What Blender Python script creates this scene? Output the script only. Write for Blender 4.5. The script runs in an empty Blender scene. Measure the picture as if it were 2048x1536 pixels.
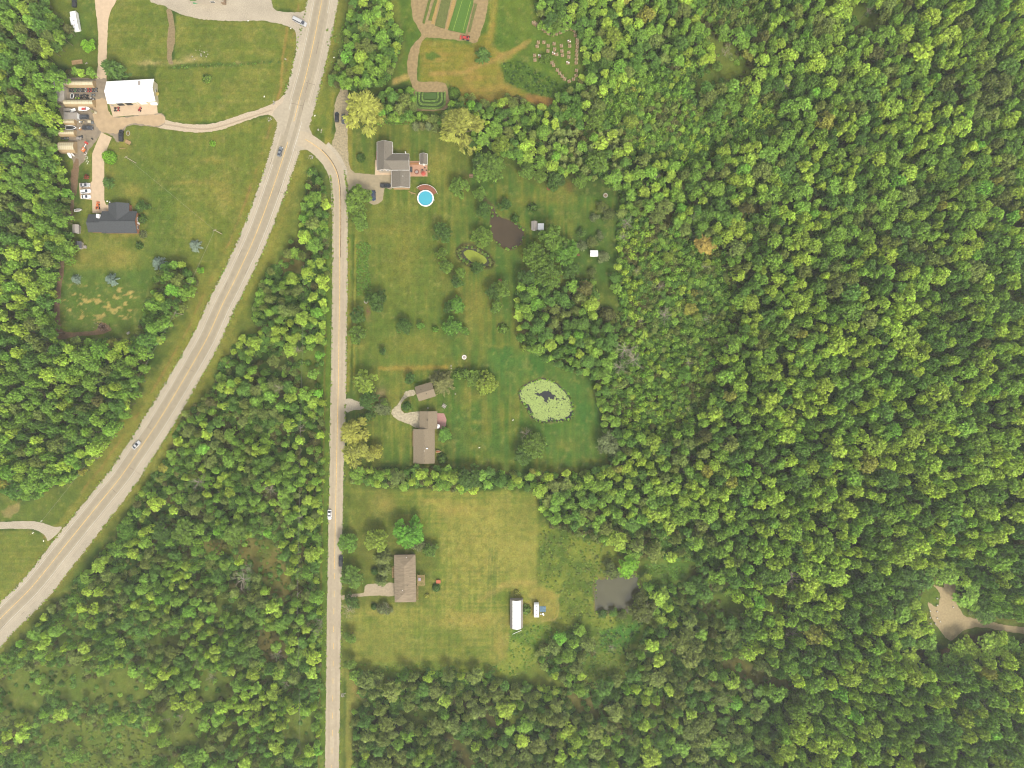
import bpy, bmesh, math, random
import numpy as np
from mathutils import Vector, Matrix
from mathutils.geometry import tessellate_polygon

# ------------------------------------------------------------------ camera, sky, sun, exposure
S = 0.24            # metres on the ground per photo pixel
H = 341.0           # drone height
scene = bpy.context.scene
C = scene.collection
R = math.radians
cam_d = bpy.data.cameras.new('drone_camera')
cam = bpy.data.objects.new('drone_camera', cam_d)
C.objects.link(cam)
cam.location = (0, 0, H)
cam.rotation_euler = (0, 0, 0)
cam_d.sensor_fit = 'HORIZONTAL'
cam_d.angle = 2 * math.atan(1024 * S / H)
cam_d.clip_start = 1.0
cam_d.clip_end = 9000
scene.camera = cam

SUN_EL, SUN_AZ = 50.0, 155.0      # high, from the south-south-east
world = bpy.data.worlds.new("World")
scene.world = world
world.use_nodes = True
wn = world.node_tree
for n in list(wn.nodes): wn.nodes.remove(n)
sky = wn.nodes.new('ShaderNodeTexSky'); sky.sky_type = 'NISHITA'; sky.sun_disc = False
sky.sun_elevation = R(SUN_EL); sky.sun_rotation = R(SUN_AZ)
sky.dust_density = 4.0; sky.air_density = 1.0; sky.ozone_density = 0.6
hs = wn.nodes.new('ShaderNodeHueSaturation'); hs.inputs['Saturation'].default_value = 0.28
bg = wn.nodes.new('ShaderNodeBackground'); bg.inputs['Strength'].default_value = 0.15
wo = wn.nodes.new('ShaderNodeOutputWorld')
wn.links.new(sky.outputs[0], hs.inputs['Color'])
wn.links.new(hs.outputs[0], bg.inputs['Color'])
wn.links.new(bg.outputs[0], wo.inputs['Surface'])
sun_d = bpy.data.lights.new('sun', 'SUN')
sun_d.energy = 1.25; sun_d.angle = R(12); sun_d.color = (1.0, 0.93, 0.80)
sun = bpy.data.objects.new('sun', sun_d); C.objects.link(sun)
az = R(SUN_AZ); el = R(SUN_EL)
d = Vector((math.sin(az) * math.cos(el), math.cos(az) * math.cos(el), math.sin(el)))
sun.rotation_euler = d.to_track_quat('Z', 'Y').to_euler()
sun.location = d * 600
scene.view_settings.view_transform = 'Standard'
scene.view_settings.look = 'None'
scene.view_settings.exposure = 1.04
scene.view_settings.gamma = 1.0
scene.cycles.max_bounces = 5
scene.cycles.diffuse_bounces = 3
scene.cycles.transparent_max_bounces = 4
scene.cycles.volume_bounces = 0
scene.cycles.filter_width = 1.1

ILL = (1.66, 1.64, 1.60)          # what a white card outdoors comes out at; turns an observed colour into a base colour
def alb(r, g, b, k=1.0):
    out = []
    for c, i in zip((r, g, b), ILL):
        c /= 255.0
        l = c / 12.92 if c <= 0.04045 else ((c + 0.055) / 1.055) ** 2.4
        out.append(min(0.85, l / i * k))
    return tuple(out)

def obs(r, g, b, k=1.0):
    return tuple(min(.85, c * .75 * k) for c in alb(r, g, b))

def P(px, py, z=0.0):
    k = S * (H - z) / H
    return Vector(((px - 1024) * k, (768 - py) * k, z))

rng = np.random.default_rng(7)
random.seed(7)

# ------------------------------------------------------------------ tags and mesh helpers
def tag(o, label=None, cat=None, group=None, kind=None):
    if label: o['label'] = label
    if cat: o['category'] = cat
    if group: o['group'] = group
    if kind: o['kind'] = kind
    return o
def empty(name, loc=(0, 0, 0), rz=0.0):
    o = bpy.data.objects.new(name, None); C.objects.link(o)
    o.location = loc; o.rotation_euler = (0, 0, rz); o.empty_display_size = 0.5
    return o
def thing(name, loc, rz, label, cat, group=None):
    return tag(empty(name, loc, rz), label, cat, group)
def copy_tree(o, parent=None):
    c = o.copy(); C.objects.link(c)
    if parent is not None: c.parent = parent
    for ch in list(o.children): copy_tree(ch, c)
    return c

class MB:
    def __init__(s): s.v = []; s.f = []
    def add(s, vs, fs):
        n = len(s.v); s.v += [tuple(v) for v in vs]; s.f += [tuple(i + n for i in f) for f in fs]; return s
    def box(s, cx, cy, cz, sx, sy, sz, rz=0.0, tx=1.0, ty=1.0):
        vs = []; c, q = math.cos(rz), math.sin(rz)
        for z, kx, ky in ((-1, 1, 1), (1, tx, ty)):
            for x, y in ((-1, -1), (1, -1), (1, 1), (-1, 1)):
                a, b = x * sx / 2 * kx, y * sy / 2 * ky
                vs.append((cx + a * c - b * q, cy + a * q + b * c, cz + z * sz / 2))
        return s.add(vs, [(3, 2, 1, 0), (4, 5, 6, 7), (0, 1, 5, 4), (1, 2, 6, 5), (2, 3, 7, 6), (3, 0, 4, 7)])
    def tube(s, p0, p1, r0, r1=None, n=6, cap=True):
        r1 = r0 if r1 is None else r1
        p0 = Vector(p0); p1 = Vector(p1); d = (p1 - p0)
        if d.length < 1e-6: return s
        d.normalize(); a = d.orthogonal().normalized(); b = d.cross(a)
        vs = []
        for p, r in ((p0, r0), (p1, r1)):
            for i in range(n):
                t = 2 * math.pi * i / n; vs.append(p + a * math.cos(t) * r + b * math.sin(t) * r)
        fs = [(i, (i + 1) % n, n + (i + 1) % n, n + i) for i in range(n)]
        if cap: fs += [tuple(range(n))[::-1], tuple(range(n, 2 * n))]
        return s.add(vs, fs)
    def prism(s, poly, z0, z1, top=1.0):
        n = len(poly); cx = sum(p[0] for p in poly) / n; cy = sum(p[1] for p in poly) / n
        a = sum(poly[i][0] * poly[(i + 1) % n][1] - poly[(i + 1) % n][0] * poly[i][1] for i in range(n))
        if a < 0: poly = poly[::-1]
        vs = [(p[0], p[1], z0) for p in poly] + [(cx + (p[0] - cx) * top, cy + (p[1] - cy) * top, z1) for p in poly]
        tri = tessellate_polygon([[Vector((p[0], p[1], 0)) for p in poly]])
        fs = []
        for t in tri:
            t = tuple(t)
            a, b, c = (poly[i] for i in t)
            if (b[0] - a[0]) * (c[1] - a[1]) - (b[1] - a[1]) * (c[0] - a[0]) < 0: t = t[::-1]
            fs.append(t[::-1]); fs.append(tuple(i + n for i in t))
        fs += [(i, (i + 1) % n, n + (i + 1) % n, n + i) for i in range(n)]
        return s.add(vs, fs)
    def loft(s, rings, close=True, cap=True):
        n = len(rings[0]); vs = [p for r in rings for p in r]; fs = []
        for k in range(len(rings) - 1):
            for i in range(n if close else n - 1):
                j = (i + 1) % n
                fs.append((k * n + i, k * n + j, (k + 1) * n + j, (k + 1) * n + i))
        if cap: fs += [tuple(range(n))[::-1], tuple(range((len(rings) - 1) * n, len(rings) * n))]
        return s.add(vs, fs)
    def build(s, name, mat, parent=None, smooth=False):
        me = bpy.data.meshes.new(name); me.from_pydata(s.v, [], s.f); me.update()
        me.materials.append(mat)
        if smooth: me.polygons.foreach_set('use_smooth', [True] * len(me.polygons))
        o = bpy.data.objects.new(name, me); C.objects.link(o)
        if parent is not None: o.parent = parent
        return o

# ------------------------------------------------------------------ materials
MATS = {}
def nodes_of(name):
    m = bpy.data.materials.new(name); m.use_nodes = True
    nt = m.node_tree
    return m, nt, nt.nodes['Principled BSDF']
def mat(name, col, rough=0.7, var=0.12, scale=1.5, metal=0.0, bump=0.0, spec=0.3, stretch=None, detail=4):
    """base colour with a procedural variation in object space"""
    if name in MATS: return MATS[name]
    m, nt, b = nodes_of(name)
    L = nt.links.new
    tc = nt.nodes.new('ShaderNodeTexCoord')
    mp = nt.nodes.new('ShaderNodeMapping')
    mp.inputs['Scale'].default_value = stretch or (1, 1, 1)
    nz = nt.nodes.new('ShaderNodeTexNoise'); nz.inputs['Scale'].default_value = scale; nz.inputs['Detail'].default_value = detail
    rmp = nt.nodes.new('ShaderNodeMapRange'); rmp.inputs['From Min'].default_value = .3; rmp.inputs['From Max'].default_value = .7
    rmp.inputs['To Min'].default_value = 1 - var; rmp.inputs['To Max'].default_value = 1 + var
    mx = nt.nodes.new('ShaderNodeVectorMath'); mx.operation = 'SCALE'
    mx.inputs[0].default_value = col[:3]
    L(tc.outputs['Object'], mp.inputs[0]); L(mp.outputs[0], nz.inputs['Vector']); L(nz.outputs['Fac'], rmp.inputs[0])
    L(rmp.outputs[0], mx.inputs['Scale']); L(mx.outputs[0], b.inputs['Base Color'])
    b.inputs['Roughness'].default_value = rough; b.inputs['Metallic'].default_value = metal
    b.inputs['Specular IOR Level'].default_value = spec
    if bump:
        bp = nt.nodes.new('ShaderNodeBump'); bp.inputs['Strength'].default_value = bump; bp.inputs['Distance'].default_value = .05
        L(nz.outputs['Fac'], bp.inputs['Height']); L(bp.outputs[0], b.inputs['Normal'])
    MATS[name] = m
    return m

def foliage(name, rough=0.55, trans=0.36, contrast=0.62):
    """leaf colour comes from the tree's own 'tint'; each leaf clump differs through 'lv'"""
    m, nt, b = nodes_of(name); L = nt.links.new
    at = nt.nodes.new('ShaderNodeAttribute'); at.attribute_type = 'INSTANCER'; at.attribute_name = 'tint'
    lv = nt.nodes.new('ShaderNodeAttribute'); lv.attribute_name = 'lv'
    rm = nt.nodes.new('ShaderNodeMapRange'); rm.inputs['To Min'].default_value = 1 - contrast; rm.inputs['To Max'].default_value = 1 + contrast
    L(lv.outputs['Fac'], rm.inputs[0])
    sc = nt.nodes.new('ShaderNodeVectorMath'); sc.operation = 'SCALE'
    L(at.outputs['Color'], sc.inputs[0]); L(rm.outputs[0], sc.inputs['Scale'])
    b.inputs['Roughness'].default_value = rough; b.inputs['Specular IOR Level'].default_value = 0.18
    L(sc.outputs[0], b.inputs['Base Color'])
    tr = nt.nodes.new('ShaderNodeBsdfTranslucent')
    sc2 = nt.nodes.new('ShaderNodeVectorMath'); sc2.operation = 'MULTIPLY'; sc2.inputs[1].default_value = (1.25, 1.35, .6)
    L(sc.outputs[0], sc2.inputs[0]); L(sc2.outputs[0], tr.inputs['Color'])
    ms = nt.nodes.new('ShaderNodeMixShader'); ms.inputs[0].default_value = trans
    L(b.outputs[0], ms.inputs[1]); L(tr.outputs[0], ms.inputs[2])
    L(ms.outputs[0], nt.nodes['Material Output'].inputs['Surface'])
    return m
M_LEAF = foliage('leaf')
M_NEEDLE = foliage('needle', rough=.7, trans=.05, contrast=.45)
M_BARK = mat('bark', (.14, .11, .08), .9, .3, 3)
M_DEADWOOD = mat('dead_wood', (.34, .28, .22), .9, .25, 2)

# ------------------------------------------------------------------ numpy noise and masks over the ground, in photo pixels
def lattice(seed): return np.random.default_rng(seed).random((256, 256)).astype(np.float32)
def vn(X, Y, sx, sy=None, seed=0):
    sy = sy or sx
    T = lattice(seed); x = X / sx + 1000.3; y = Y / sy + 1000.7
    ix = np.floor(x).astype(int); iy = np.floor(y).astype(int); fx = x - ix; fy = y - iy
    fx = fx * fx * (3 - 2 * fx); fy = fy * fy * (3 - 2 * fy)
    a = T[ix & 255, iy & 255]; b = T[(ix + 1) & 255, iy & 255]; c = T[ix & 255, (iy + 1) & 255]; e = T[(ix + 1) & 255, (iy + 1) & 255]
    return (a * (1 - fx) + b * fx) * (1 - fy) + (c * (1 - fx) + e * fx) * fy
def fbm(X, Y, s, seed=0, o=4, sy=None):
    r = 0; a = .5; t = 0; sy = sy or s
    for k in range(o):
        r = r + a * vn(X, Y, s, sy, seed + k * 17); t += a; a *= .55; s /= 2.1; sy /= 2.1
    return r / t
def seg_dist(X, Y, pts, closed):
    d = np.full(np.shape(X), 1e9, dtype=np.float64); n = len(pts)
    for i in range(n if closed else n - 1):
        x0, y0 = pts[i][:2]; x1, y1 = pts[(i + 1) % n][:2]
        dx, dy = x1 - x0, y1 - y0; l = dx * dx + dy * dy + 1e-9
        t = np.clip(((X - x0) * dx + (Y - y0) * dy) / l, 0, 1)
        d = np.minimum(d, (X - x0 - t * dx) ** 2 + (Y - y0 - t * dy) ** 2)
    return np.sqrt(d)
def inside(X, Y, pts):
    r = np.zeros(np.shape(X), dtype=bool); n = len(pts)
    for i in range(n):
        x0, y0 = pts[i][:2]; x1, y1 = pts[(i + 1) % n][:2]
        if y0 == y1: continue
        c = ((y0 > Y) != (y1 > Y)) & (X < (x1 - x0) * (Y - y0) / (y1 - y0) + x0)
        r ^= c
    return r
def sm(a, b, x):
    t = np.clip((x - a) / (b - a), 0, 1); return t * t * (3 - 2 * t)

def spline(pts, n=8, closed=False):
    """Catmull-Rom through control tuples"""
    out = []; m = len(pts)
    for i in range(m if closed else m - 1):
        p = [pts[(i + k) % m] if closed else pts[min(max(i + k, 0), m - 1)] for k in (-1, 0, 1, 2)]
        for j in range(n):
            t = j / n
            out.append(tuple(.5 * ((2 * b) + (c - a) * t + (2 * a - 5 * b + 4 * c - d_) * t * t + (-a + 3 * b - 3 * c + d_) * t ** 3)
                             for a, b, c, d_ in zip(*p)))
    if not closed: out.append(tuple(pts[-1]))
    return out

# ------------------------------------------------------------------ the lie of the land, in photo pixels
HWY = [(700, -290, 30, 28), (662, -90, 30, 28), (644, 0, 32, 29), (629.4, 74, 33, 30), (612.7, 148, 33, 30), (599.7, 195, 34, 31), (587.7, 243, 32, 31), (576, 283, 29, 29),
       (560, 334, 27, 28), (534, 410, 26, 28), (506.8, 480, 26, 28), (471.3, 556.6, 26, 28), (443.9, 611, 26, 28), (413.8, 677, 27, 28),
       (375.5, 745, 28, 28), (340, 805, 29, 28), (312, 850, 30, 28), (277, 902, 31, 26), (242, 953, 33, 25), (200, 1005, 35, 24),
       (137, 1083, 37, 24), (64.5, 1173, 38, 23), (0, 1238, 38, 23), (-70, 1318, 38, 23), (-260, 1530, 38, 23)]
SIDE = [(598, 276), (612.7, 280), (638, 297), (657.7, 317), (671.3, 340.5), (677, 362), (679.5, 389), (680, 436), (679.5, 500), (679.5, 580), (678, 660),
        (677.3, 740), (674.6, 860), (672.4, 965), (670, 1080), (669, 1147), (667, 1280), (666.2, 1350), (663.7, 1536), (662, 1640), (658, 1830)]
LILY = [(1037.8, 788), (1045, 774), (1059, 765), (1085, 757), (1100, 760), (1114, 768), (1131, 784), (1140, 797), (1144, 812), (1146, 831), (1138, 838), (1122, 842), (1100, 842),
        (1082, 844), (1066, 836), (1057, 822), (1053, 812), (1042, 802)]
POND2 = [(985, 413), (993, 428), (1003, 436), (1018, 441), (1032, 449), (1047, 459), (1046, 472), (1041, 488), (1030, 495), (1020, 498), (1008, 495), (996, 486), (988, 476), (983, 462), (981, 445), (983, 428)]
ALGAE = [(918, 500), (928, 492), (944, 494), (960, 502), (974, 510), (984, 524), (980, 531), (968, 532), (952, 532), (938, 528), (926, 520), (918, 510)]
RPOND = [(1191, 1156), (1205, 1161), (1218, 1155), (1238, 1151), (1256, 1156), (1270, 1147), (1277, 1156), (1280, 1177), (1277, 1192), (1270, 1206), (1262, 1226), (1246, 1222), (1230, 1226), (1208, 1224), (1192, 1224), (1190, 1190)]
PONDS = [LILY, POND2, ALGAE, RPOND]

# canopy areas and clearings (photo pixels)
W_LEFT = [(-260, -260), (80, -260), (90, 0), (93, 30), (116, 35), (140, 62), (138, 82), (100, 96), (88, 116), (100, 136), (150, 134), (186, 140), (188, 148), (124, 150),
          (104, 175), (104, 207), (110, 224), (112, 246), (104, 259), (104, 282), (114, 325), (130, 350), (122, 368), (134, 390), (134, 416), (126, 450), (143, 482),
          (146, 505), (120, 519), (106, 571), (102, 602), (102, 652), (112, 680), (140, 682), (201, 680), (262, 680), (277, 660), (290, 622), (290, 600), (308, 584), (306, 560),
          (320, 537), (340, 525), (368, 531), (378, 556), (396, 562), (394, 575), (376, 592), (356, 620), (338, 642), (328, 675), (304, 700), (290, 745), (262, 803), (230, 861),
          (180, 920), (168, 945), (118, 968), (84, 985), (48, 1000), (0, 985), (-260, 990)]
W_TRI = [(617, 335), (640, 345), (650, 375), (654, 420), (655, 520), (652, 560), (650, 620), (648, 800), (644, 950), (640, 1100), (640, 1300), (634, 1500), (632, 1800), (-260, 1800),
         (-260, 1390), (0, 1316), (25, 1298), (70, 1250), (130, 1195), (160, 1152), (205, 1100), (230, 1073), (252, 1042), (266, 1009), (284, 981), (330, 920), (346, 876), (362, 842),
         (392, 800), (425, 782), (432, 760), (440, 725), (462, 700), (480, 680), (515, 668), (512, 645), (503, 633), (512, 598), (533, 537), (570, 520), (568, 508), (575, 487), (597, 471), (604, 436), (610, 378)]
W_TOP = [(705, -260), (705, 0), (695, 39), (693, 88), (680, 104), (666, 137), (662, 160), (672, 172), (719, 178), (748, 170), (770, 166), (788, 127), (804, 86), (795, 55), (780, 29), (777, -260)]
W_TOP2 = [(752, 190), (770, 176), (826, 176), (826, 200), (828, 222), (824, 240), (765, 246), (748, 230), (756, 210)]
W_HEDGE = [(826, 228), (880, 228), (905, 200), (935, 190), (980, 208), (1010, 190), (1036, 190), (1060, 212), (1100, 216), (1080, 240), (960, 240), (940, 262), (900, 250), (826, 236)]
W_EAST = [(1068, -260), (1072, 10), (1085, 48), (1100, 64), (1125, 60), (1135, 52), (1158, 60), (1166, 80), (1168, 150), (1150, 172), (1120, 186), (1104, 212), (1040, 212), (950, 232),
          (944, 262), (950, 300), (975, 296), (1010, 300), (1038, 322), (1060, 345), (1090, 355), (1125, 352), (1150, 345), (1185, 360), (1232, 372), (1246, 395), (1238, 440), (1235, 520),
          (1228, 565), (1240, 610), (1236, 640), (1200, 650), (1196, 600), (1190, 560), (1150, 555), (1120, 580), (1040, 548), (1032, 580), (1036, 660), (1050, 698), (1080, 712),
          (1128, 738), (1172, 748), (1192, 775), (1206, 850), (1222, 900), (1214, 935), (1150, 950), (1060, 945), (940, 945), (870, 935), (780, 940), (702, 935), (700, 965),
          (760, 972), (850, 976), (935, 984), (1000, 972), (1068, 978), (1084, 1010), (1095, 1050), (1150, 1068), (1200, 1085), (1240, 1095), (1262, 1118), (1300, 1120), (1340, 1115), (1385, 1132),
          (1370, 1152), (1330, 1160), (1292, 1165), (1288, 1200), (1312, 1220), (1318, 1245), (1290, 1262), (1262, 1290), (1250, 1320), (1262, 1345), (1240, 1362), (1180, 1365), (1140, 1372), (1100, 1350),
          (1075, 1320), (1088, 1290), (1120, 1268), (1160, 1262), (1190, 1290), (1195, 1330), (1150, 1370), (1120, 1382), (1060, 1372), (1010, 1372), (960, 1340), (930, 1330), (880, 1338), (800, 1345), (770, 1356),
          (745, 1350), (715, 1340), (708, 1352), (716, 1390), (740, 1400), (700, 1430), (708, 1480), (706, 1800), (2320, 1800), (2320, -260)]
CLEAR = [
    ([(400, 1080), (480, 1075), (560, 1085), (575, 1130), (585, 1190), (560, 1205), (530, 1190), (520, 1150), (470, 1120), (410, 1105)], .9),
    ([(70, 1330), (150, 1335), (210, 1370), (200, 1400), (130, 1400), (90, 1370)], .8),
    ([(80, 1452), (200, 1440), (300, 1470), (310, 1540), (280, 1620), (60, 1620)], .85),
    ([(505, 1255), (560, 1262), (580, 1320), (540, 1330), (505, 1300)], .8),
    ([(290, 1250), (350, 1260), (350, 1300), (300, 1300)], .7),
    ([(555, 1430), (630, 1420), (632, 1500), (570, 1500)], .6),
    ([(575, 700), (650, 690), (650, 800), (610, 790), (595, 740)], .55),
    ([(560, 515), (612, 515), (610, 550), (566, 548)], .9),
    # grassy gaps inside the east wood
    ([(1418, 40), (1440, 60), (1500, 95), (1530, 110), (1500, 150), (1440, 165), (1400, 175), (1410, 200), (1470, 225), (1450, 235), (1395, 205), (1385, 160), (1430, 120), (1415, 80)], .93),
    ([(1630, -20), (1690, 0), (1760, 5), (1780, 45), (1745, 60), (1710, 55), (1690, 25), (1640, 10)], .95),
    ([(1780, 45), (1830, 70), (1870, 100), (1868, 108), (1820, 82), (1775, 55)], .9),
    ([(1740, 70), (1790, 115), (1802, 132), (1792, 134), (1750, 98), (1730, 78)], .9),
    ([(1150, 160), (1240, 175), (1240, 180), (1150, 172)], .9),
    ([(1400, 1195), (1440, 1185), (1490, 1200), (1500, 1240), (1440, 1250), (1410, 1230)], .75),
    ([(1540, 1180), (1575, 1185), (1570, 1230), (1540, 1250), (1528, 1230)], .75),
    ([(1180, 1290), (1200, 1305), (1250, 1320), (1262, 1345), (1240, 1362), (1185, 1370), (1165, 1340)], .97),
    ([(1846, 1165), (1885, 1150), (1920, 1165), (1926, 1205), (1940, 1226), (1990, 1236), (2110, 1250), (2110, 1286), (1985, 1272), (1940, 1276), (1905, 1300), (1872, 1285), (1854, 1250), (1840, 1200)], 1.0),
    ([(1930, 1268), (1990, 1262), (1990, 1285), (1950, 1300), (1915, 1295)], .5),
    ([(1880, 1300), (1900, 1296), (1900, 1340), (1885, 1340)], .9),
    ([(1430, 1330), (1470, 1310), (1540, 1350), (1600, 1370), (1580, 1385), (1500, 1370)], .55),
    ([(1145, 1385), (1180, 1400), (1235, 1440), (1215, 1450), (1150, 1420), (1130, 1395)], .85),
    ([(888, 1460), (915, 1475), (950, 1520), (960, 1560), (935, 1560), (905, 1505), (884, 1470)], .92),
    ([(810, 1420), (870, 1418), (880, 1440), (840, 1460), (810, 1450)], .95),
    ([(1010, 1415), (1050, 1415), (1050, 1440), (1020, 1450)], .9),
    ([(760, 1345), (785, 1345), (785, 1385), (760, 1375)], .9),
    ([(1330, 410), (1350, 420), (1348, 442), (1330, 440)], .9),
    ([(1508, 410), (1528, 405), (1530, 440), (1512, 450)], .9),
    ([(0, 1330), (60, 1345), (90, 1400), (60, 1450), (0, 1440)], .85), ([(200, 1330), (280, 1345), (300, 1390), (230, 1420), (190, 1390)], .8), ([(380, 1330), (450, 1340), (470, 1400), (400, 1410)], .8),
    ([(100, 1240), (150, 1230), (170, 1280), (120, 1300)], .7), ([(320, 1400), (400, 1430), (420, 1500), (330, 1490)], .75), ([(150, 1180), (210, 1190), (200, 1220), (150, 1215)], .7), ([(430, 1190), (480, 1200), (470, 1240), (420, 1230)], .7),
    ([(1285, 1115), (1395, 1122), (1375, 1168), (1300, 1172), (1284, 1150)], 1.0), ([(1195, 1240), (1305, 1236), (1280, 1292), (1250, 1318), (1200, 1306)], 1.0),
    ([(704, 1318), (1012, 1328), (1012, 1352), (880, 1346), (780, 1350), (705, 1346)], 1.0), ([(1010, 1262), (1085, 1245), (1110, 1262), (1080, 1300), (1060, 1370), (1010, 1370)], .97),
]
# low scrub: small shrubs instead of tall crowns
SCRUB = [[(1235, 430), (1290, 420), (1370, 470), (1450, 500), (1470, 560), (1480, 640), (1440, 700), (1440, 780), (1380, 860), (1300, 880), (1240, 850), (1210, 760), (1240, 700), (1245, 600)],
         [(1250, 150), (1400, 120), (1420, 240), (1500, 230), (1520, 170), (1580, 190), (1560, 260), (1440, 300), (1380, 340), (1300, 320), (1230, 270), (1200, 210)],
         [(1400, 0), (1520, 0), (1520, 50), (1440, 60), (1400, 50)]]
OLIVE = [[(1060, 1050), (1420, 1040), (1460, 1180), (1480, 1300), (1620, 1390), (1560, 1460), (1480, 1620), (690, 1620), (690, 1330), (1100, 1240), (1290, 1230), (1290, 1120), (1080, 1080)]]
clearings = [(np.array([[c[0] for c in p], [c[1] for c in p]]), p, s) for p, s in CLEAR]

def wood_mask(X, Y):
    m = np.zeros(np.shape(X), bool)
    for w in (W_LEFT, W_TRI, W_TOP, W_TOP2, W_HEDGE, W_EAST): m |= inside(X, Y, w)
    return m

# ------------------------------------------------------------------ ground: one sheet out to the horizon, fine where the photo looks
def build_ground():
    st = 2.0
    fx = np.arange(-60, 2108 + st, st); fy = np.arange(-60, 1596 + st, st)
    far = [-26000, -12000, -5000, -2200, -900, -400, -180, -100]
    xs = np.concatenate([np.array(far), fx, 2048 - np.array(far)[::-1]])
    ys = np.concatenate([np.array(far), fy, 1536 - np.array(far)[::-1]])
    X, Y = np.meshgrid(xs, ys)
    n1 = fbm(X, Y, 140, 1); n2 = fbm(X, Y, 34, 5); n3 = fbm(X, Y, 9, 9, 3)
    wx = X + (fbm(X, Y, 16, 21, 3) - .5) * 9 + (n3 - .5) * 5; wy = Y + (fbm(X, Y, 16, 31, 3) - .5) * 9 + (vn(X, Y, 6, seed=3) - .5) * 4
    col = np.zeros(X.shape + (3,))
    def A(r, g, b): return np.array(alb(r, g, b))
    def paint(m, c):
        rr = np.where(m.max(1) > 1e-3)[0]; cc_ = np.where(m.max(0) > 1e-3)[0]
        if not len(rr): return
        sl = slice(rr[0], rr[-1] + 1), slice(cc_[0], cc_[-1] + 1)
        c = c[sl] if isinstance(c, np.ndarray) and c.ndim == 3 else np.array(c)
        m = m[sl][..., None]; col[sl] = col[sl] * (1 - m) + c * m
    def mixc(c0, c1, t): return np.array(c0) * (1 - t[..., None]) + np.array(c1) * t[..., None]
    def win(p, pad):
        x0, x1 = np.searchsorted(xs, [min(q[0] for q in p) - pad, max(q[0] for q in p) + pad])
        y0, y1 = np.searchsorted(ys, [min(q[1] for q in p) - pad, max(q[1] for q in p) + pad])
        return slice(max(0, y0 - 1), y1 + 1), slice(max(0, x0 - 1), x1 + 1)
    def poly(p, soft=3, warp=1.0):
        sl = win(p, soft + 12); m = np.zeros(X.shape)
        x = X[sl] + (wx[sl] - X[sl]) * warp; y = Y[sl] + (wy[sl] - Y[sl]) * warp
        d = seg_dist(x, y, p, True); i = inside(x, y, p)
        m[sl] = sm(-soft, soft, np.where(i, d, -d)); return m
    def line(p, w, soft=2, warp=.5):
        sl = win(p, w + soft + 12); m = np.zeros(X.shape)
        x = X[sl] + (wx[sl] - X[sl]) * warp; y = Y[sl] + (wy[sl] - Y[sl]) * warp
        m[sl] = 1 - sm(w - soft, w + soft, seg_dist(x, y, p[::3] + [p[-1]] if len(p) > 60 else p, False)); return m
    def blob(x0, y0, rx, ry=None, ang=0, pw=1):
        ry = ry or rx; c, s_ = math.cos(R(ang)), math.sin(R(ang))
        q_ = max(rx, ry) * 2.6 + 8; sl = win([(x0 - q_, y0 - q_), (x0 + q_, y0 + q_)], 0)
        dx, dy = wx[sl] - x0, wy[sl] - y0; m = np.zeros(X.shape)
        q = ((dx * c + dy * s_) / rx) ** 2 + ((-dx * s_ + dy * c) / ry) ** 2
        m[sl] = np.exp(-q * pw); return m
    # meadow everywhere
    col[:] = mixc(A(74, 92, 34), A(118, 122, 48), sm(.35, .65, n2 * .6 + n1 * .4))
    # floor of the woods: shade-tolerant green and leaf litter
    w = np.zeros(X.shape)
    for p in (W_LEFT, W_TRI, W_TOP, W_TOP2, W_HEDGE, W_EAST): w = np.maximum(w, poly(p, 5))
    paint(w, mixc(A(54, 76, 26), A(86, 78, 42), sm(.5, .68, n2)))
    for _, p, s_ in clearings:
        paint(poly(p, 6) * .95, mixc(A(96, 118, 42), A(122, 124, 50), n2))
    paint(poly([(0, 1290), (160, 1180), (420, 1180), (640, 1240), (640, 1600), (-60, 1600), (-60, 1300)], 40) * .6, mixc(A(90, 108, 40), A(118, 120, 50), n2))
    # brownish clearings
    paint(poly(CLEAR[0][0], 9) * .8, mixc(A(98, 100, 42), A(122, 104, 58), sm(.4, .6, n2)))
    for k in (3, 7, 19, 20): paint(poly(CLEAR[k][0], 6) * .75, mixc(A(92, 88, 44), A(120, 92, 56), n2))
    for k in (21, 25, 26): paint(poly(CLEAR[k][0], 5) * .8, A(82, 66, 42))
    paint(poly(CLEAR[17][0], 6), A(96, 72, 46)); paint(poly(CLEAR[18][0], 5), A(150, 116, 80))
    # lawns -------------------------------------------------------------
    G1, G2, G3, Y1, Y2, DRY = A(88, 108, 38), A(106, 115, 41), A(62, 98, 34), A(128, 126, 52), A(150, 134, 66), A(178, 142, 80)
    mow_h = (fbm(X, Y, 90, 41, 2, sy=4.2) - .5) * 1.3; mow_v = (fbm(X, Y, 4.2, 47, 2, sy=90) - .5) * 1.3
    def lawn(p, a, b, t, soft=3, warp=.6, k=1.0):
        paint(poly(p, soft, warp) * k, mixc(a, b, np.clip(t, 0, 1)))
    # north-west yards
    lawn([(96, 0), (200, 0), (203, 160), (196, 160), (140, 130), (92, 128), (95, 98), (140, 84), (148, 62), (116, 32)], G1, G2, sm(.3, .7, n2), 4)
    lawn([(216, -60), (340, -60), (342, 120), (330, 130), (216, 128)], G2, Y1, sm(.4, .7, n2) * .8 + mow_h)
    lawn([(352, 28), (440, 42), (560, 46), (585, 58), (590, 75), (572, 200), (520, 225), (440, 245), (340, 240), (310, 200), (312, 130), (350, 120)], G2, Y1, sm(.35, .65, n2) * .9 + mow_h * .8)
    lawn([(540, -60), (612, -60), (612, 10), (598, 20), (545, 15)], G2, Y1, n2)
    lawn([(262, 250), (380, 262), (480, 245), (545, 232), (540, 260), (520, 340), (470, 450), (420, 540), (380, 600), (340, 640), (270, 670), (120, 668), (112, 560), (135, 500), (150, 430),
          (180, 350), (200, 300), (236, 280)], G2, Y1, sm(.35, .68, n2) * .85 + mow_v * 1.0, 4)
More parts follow.
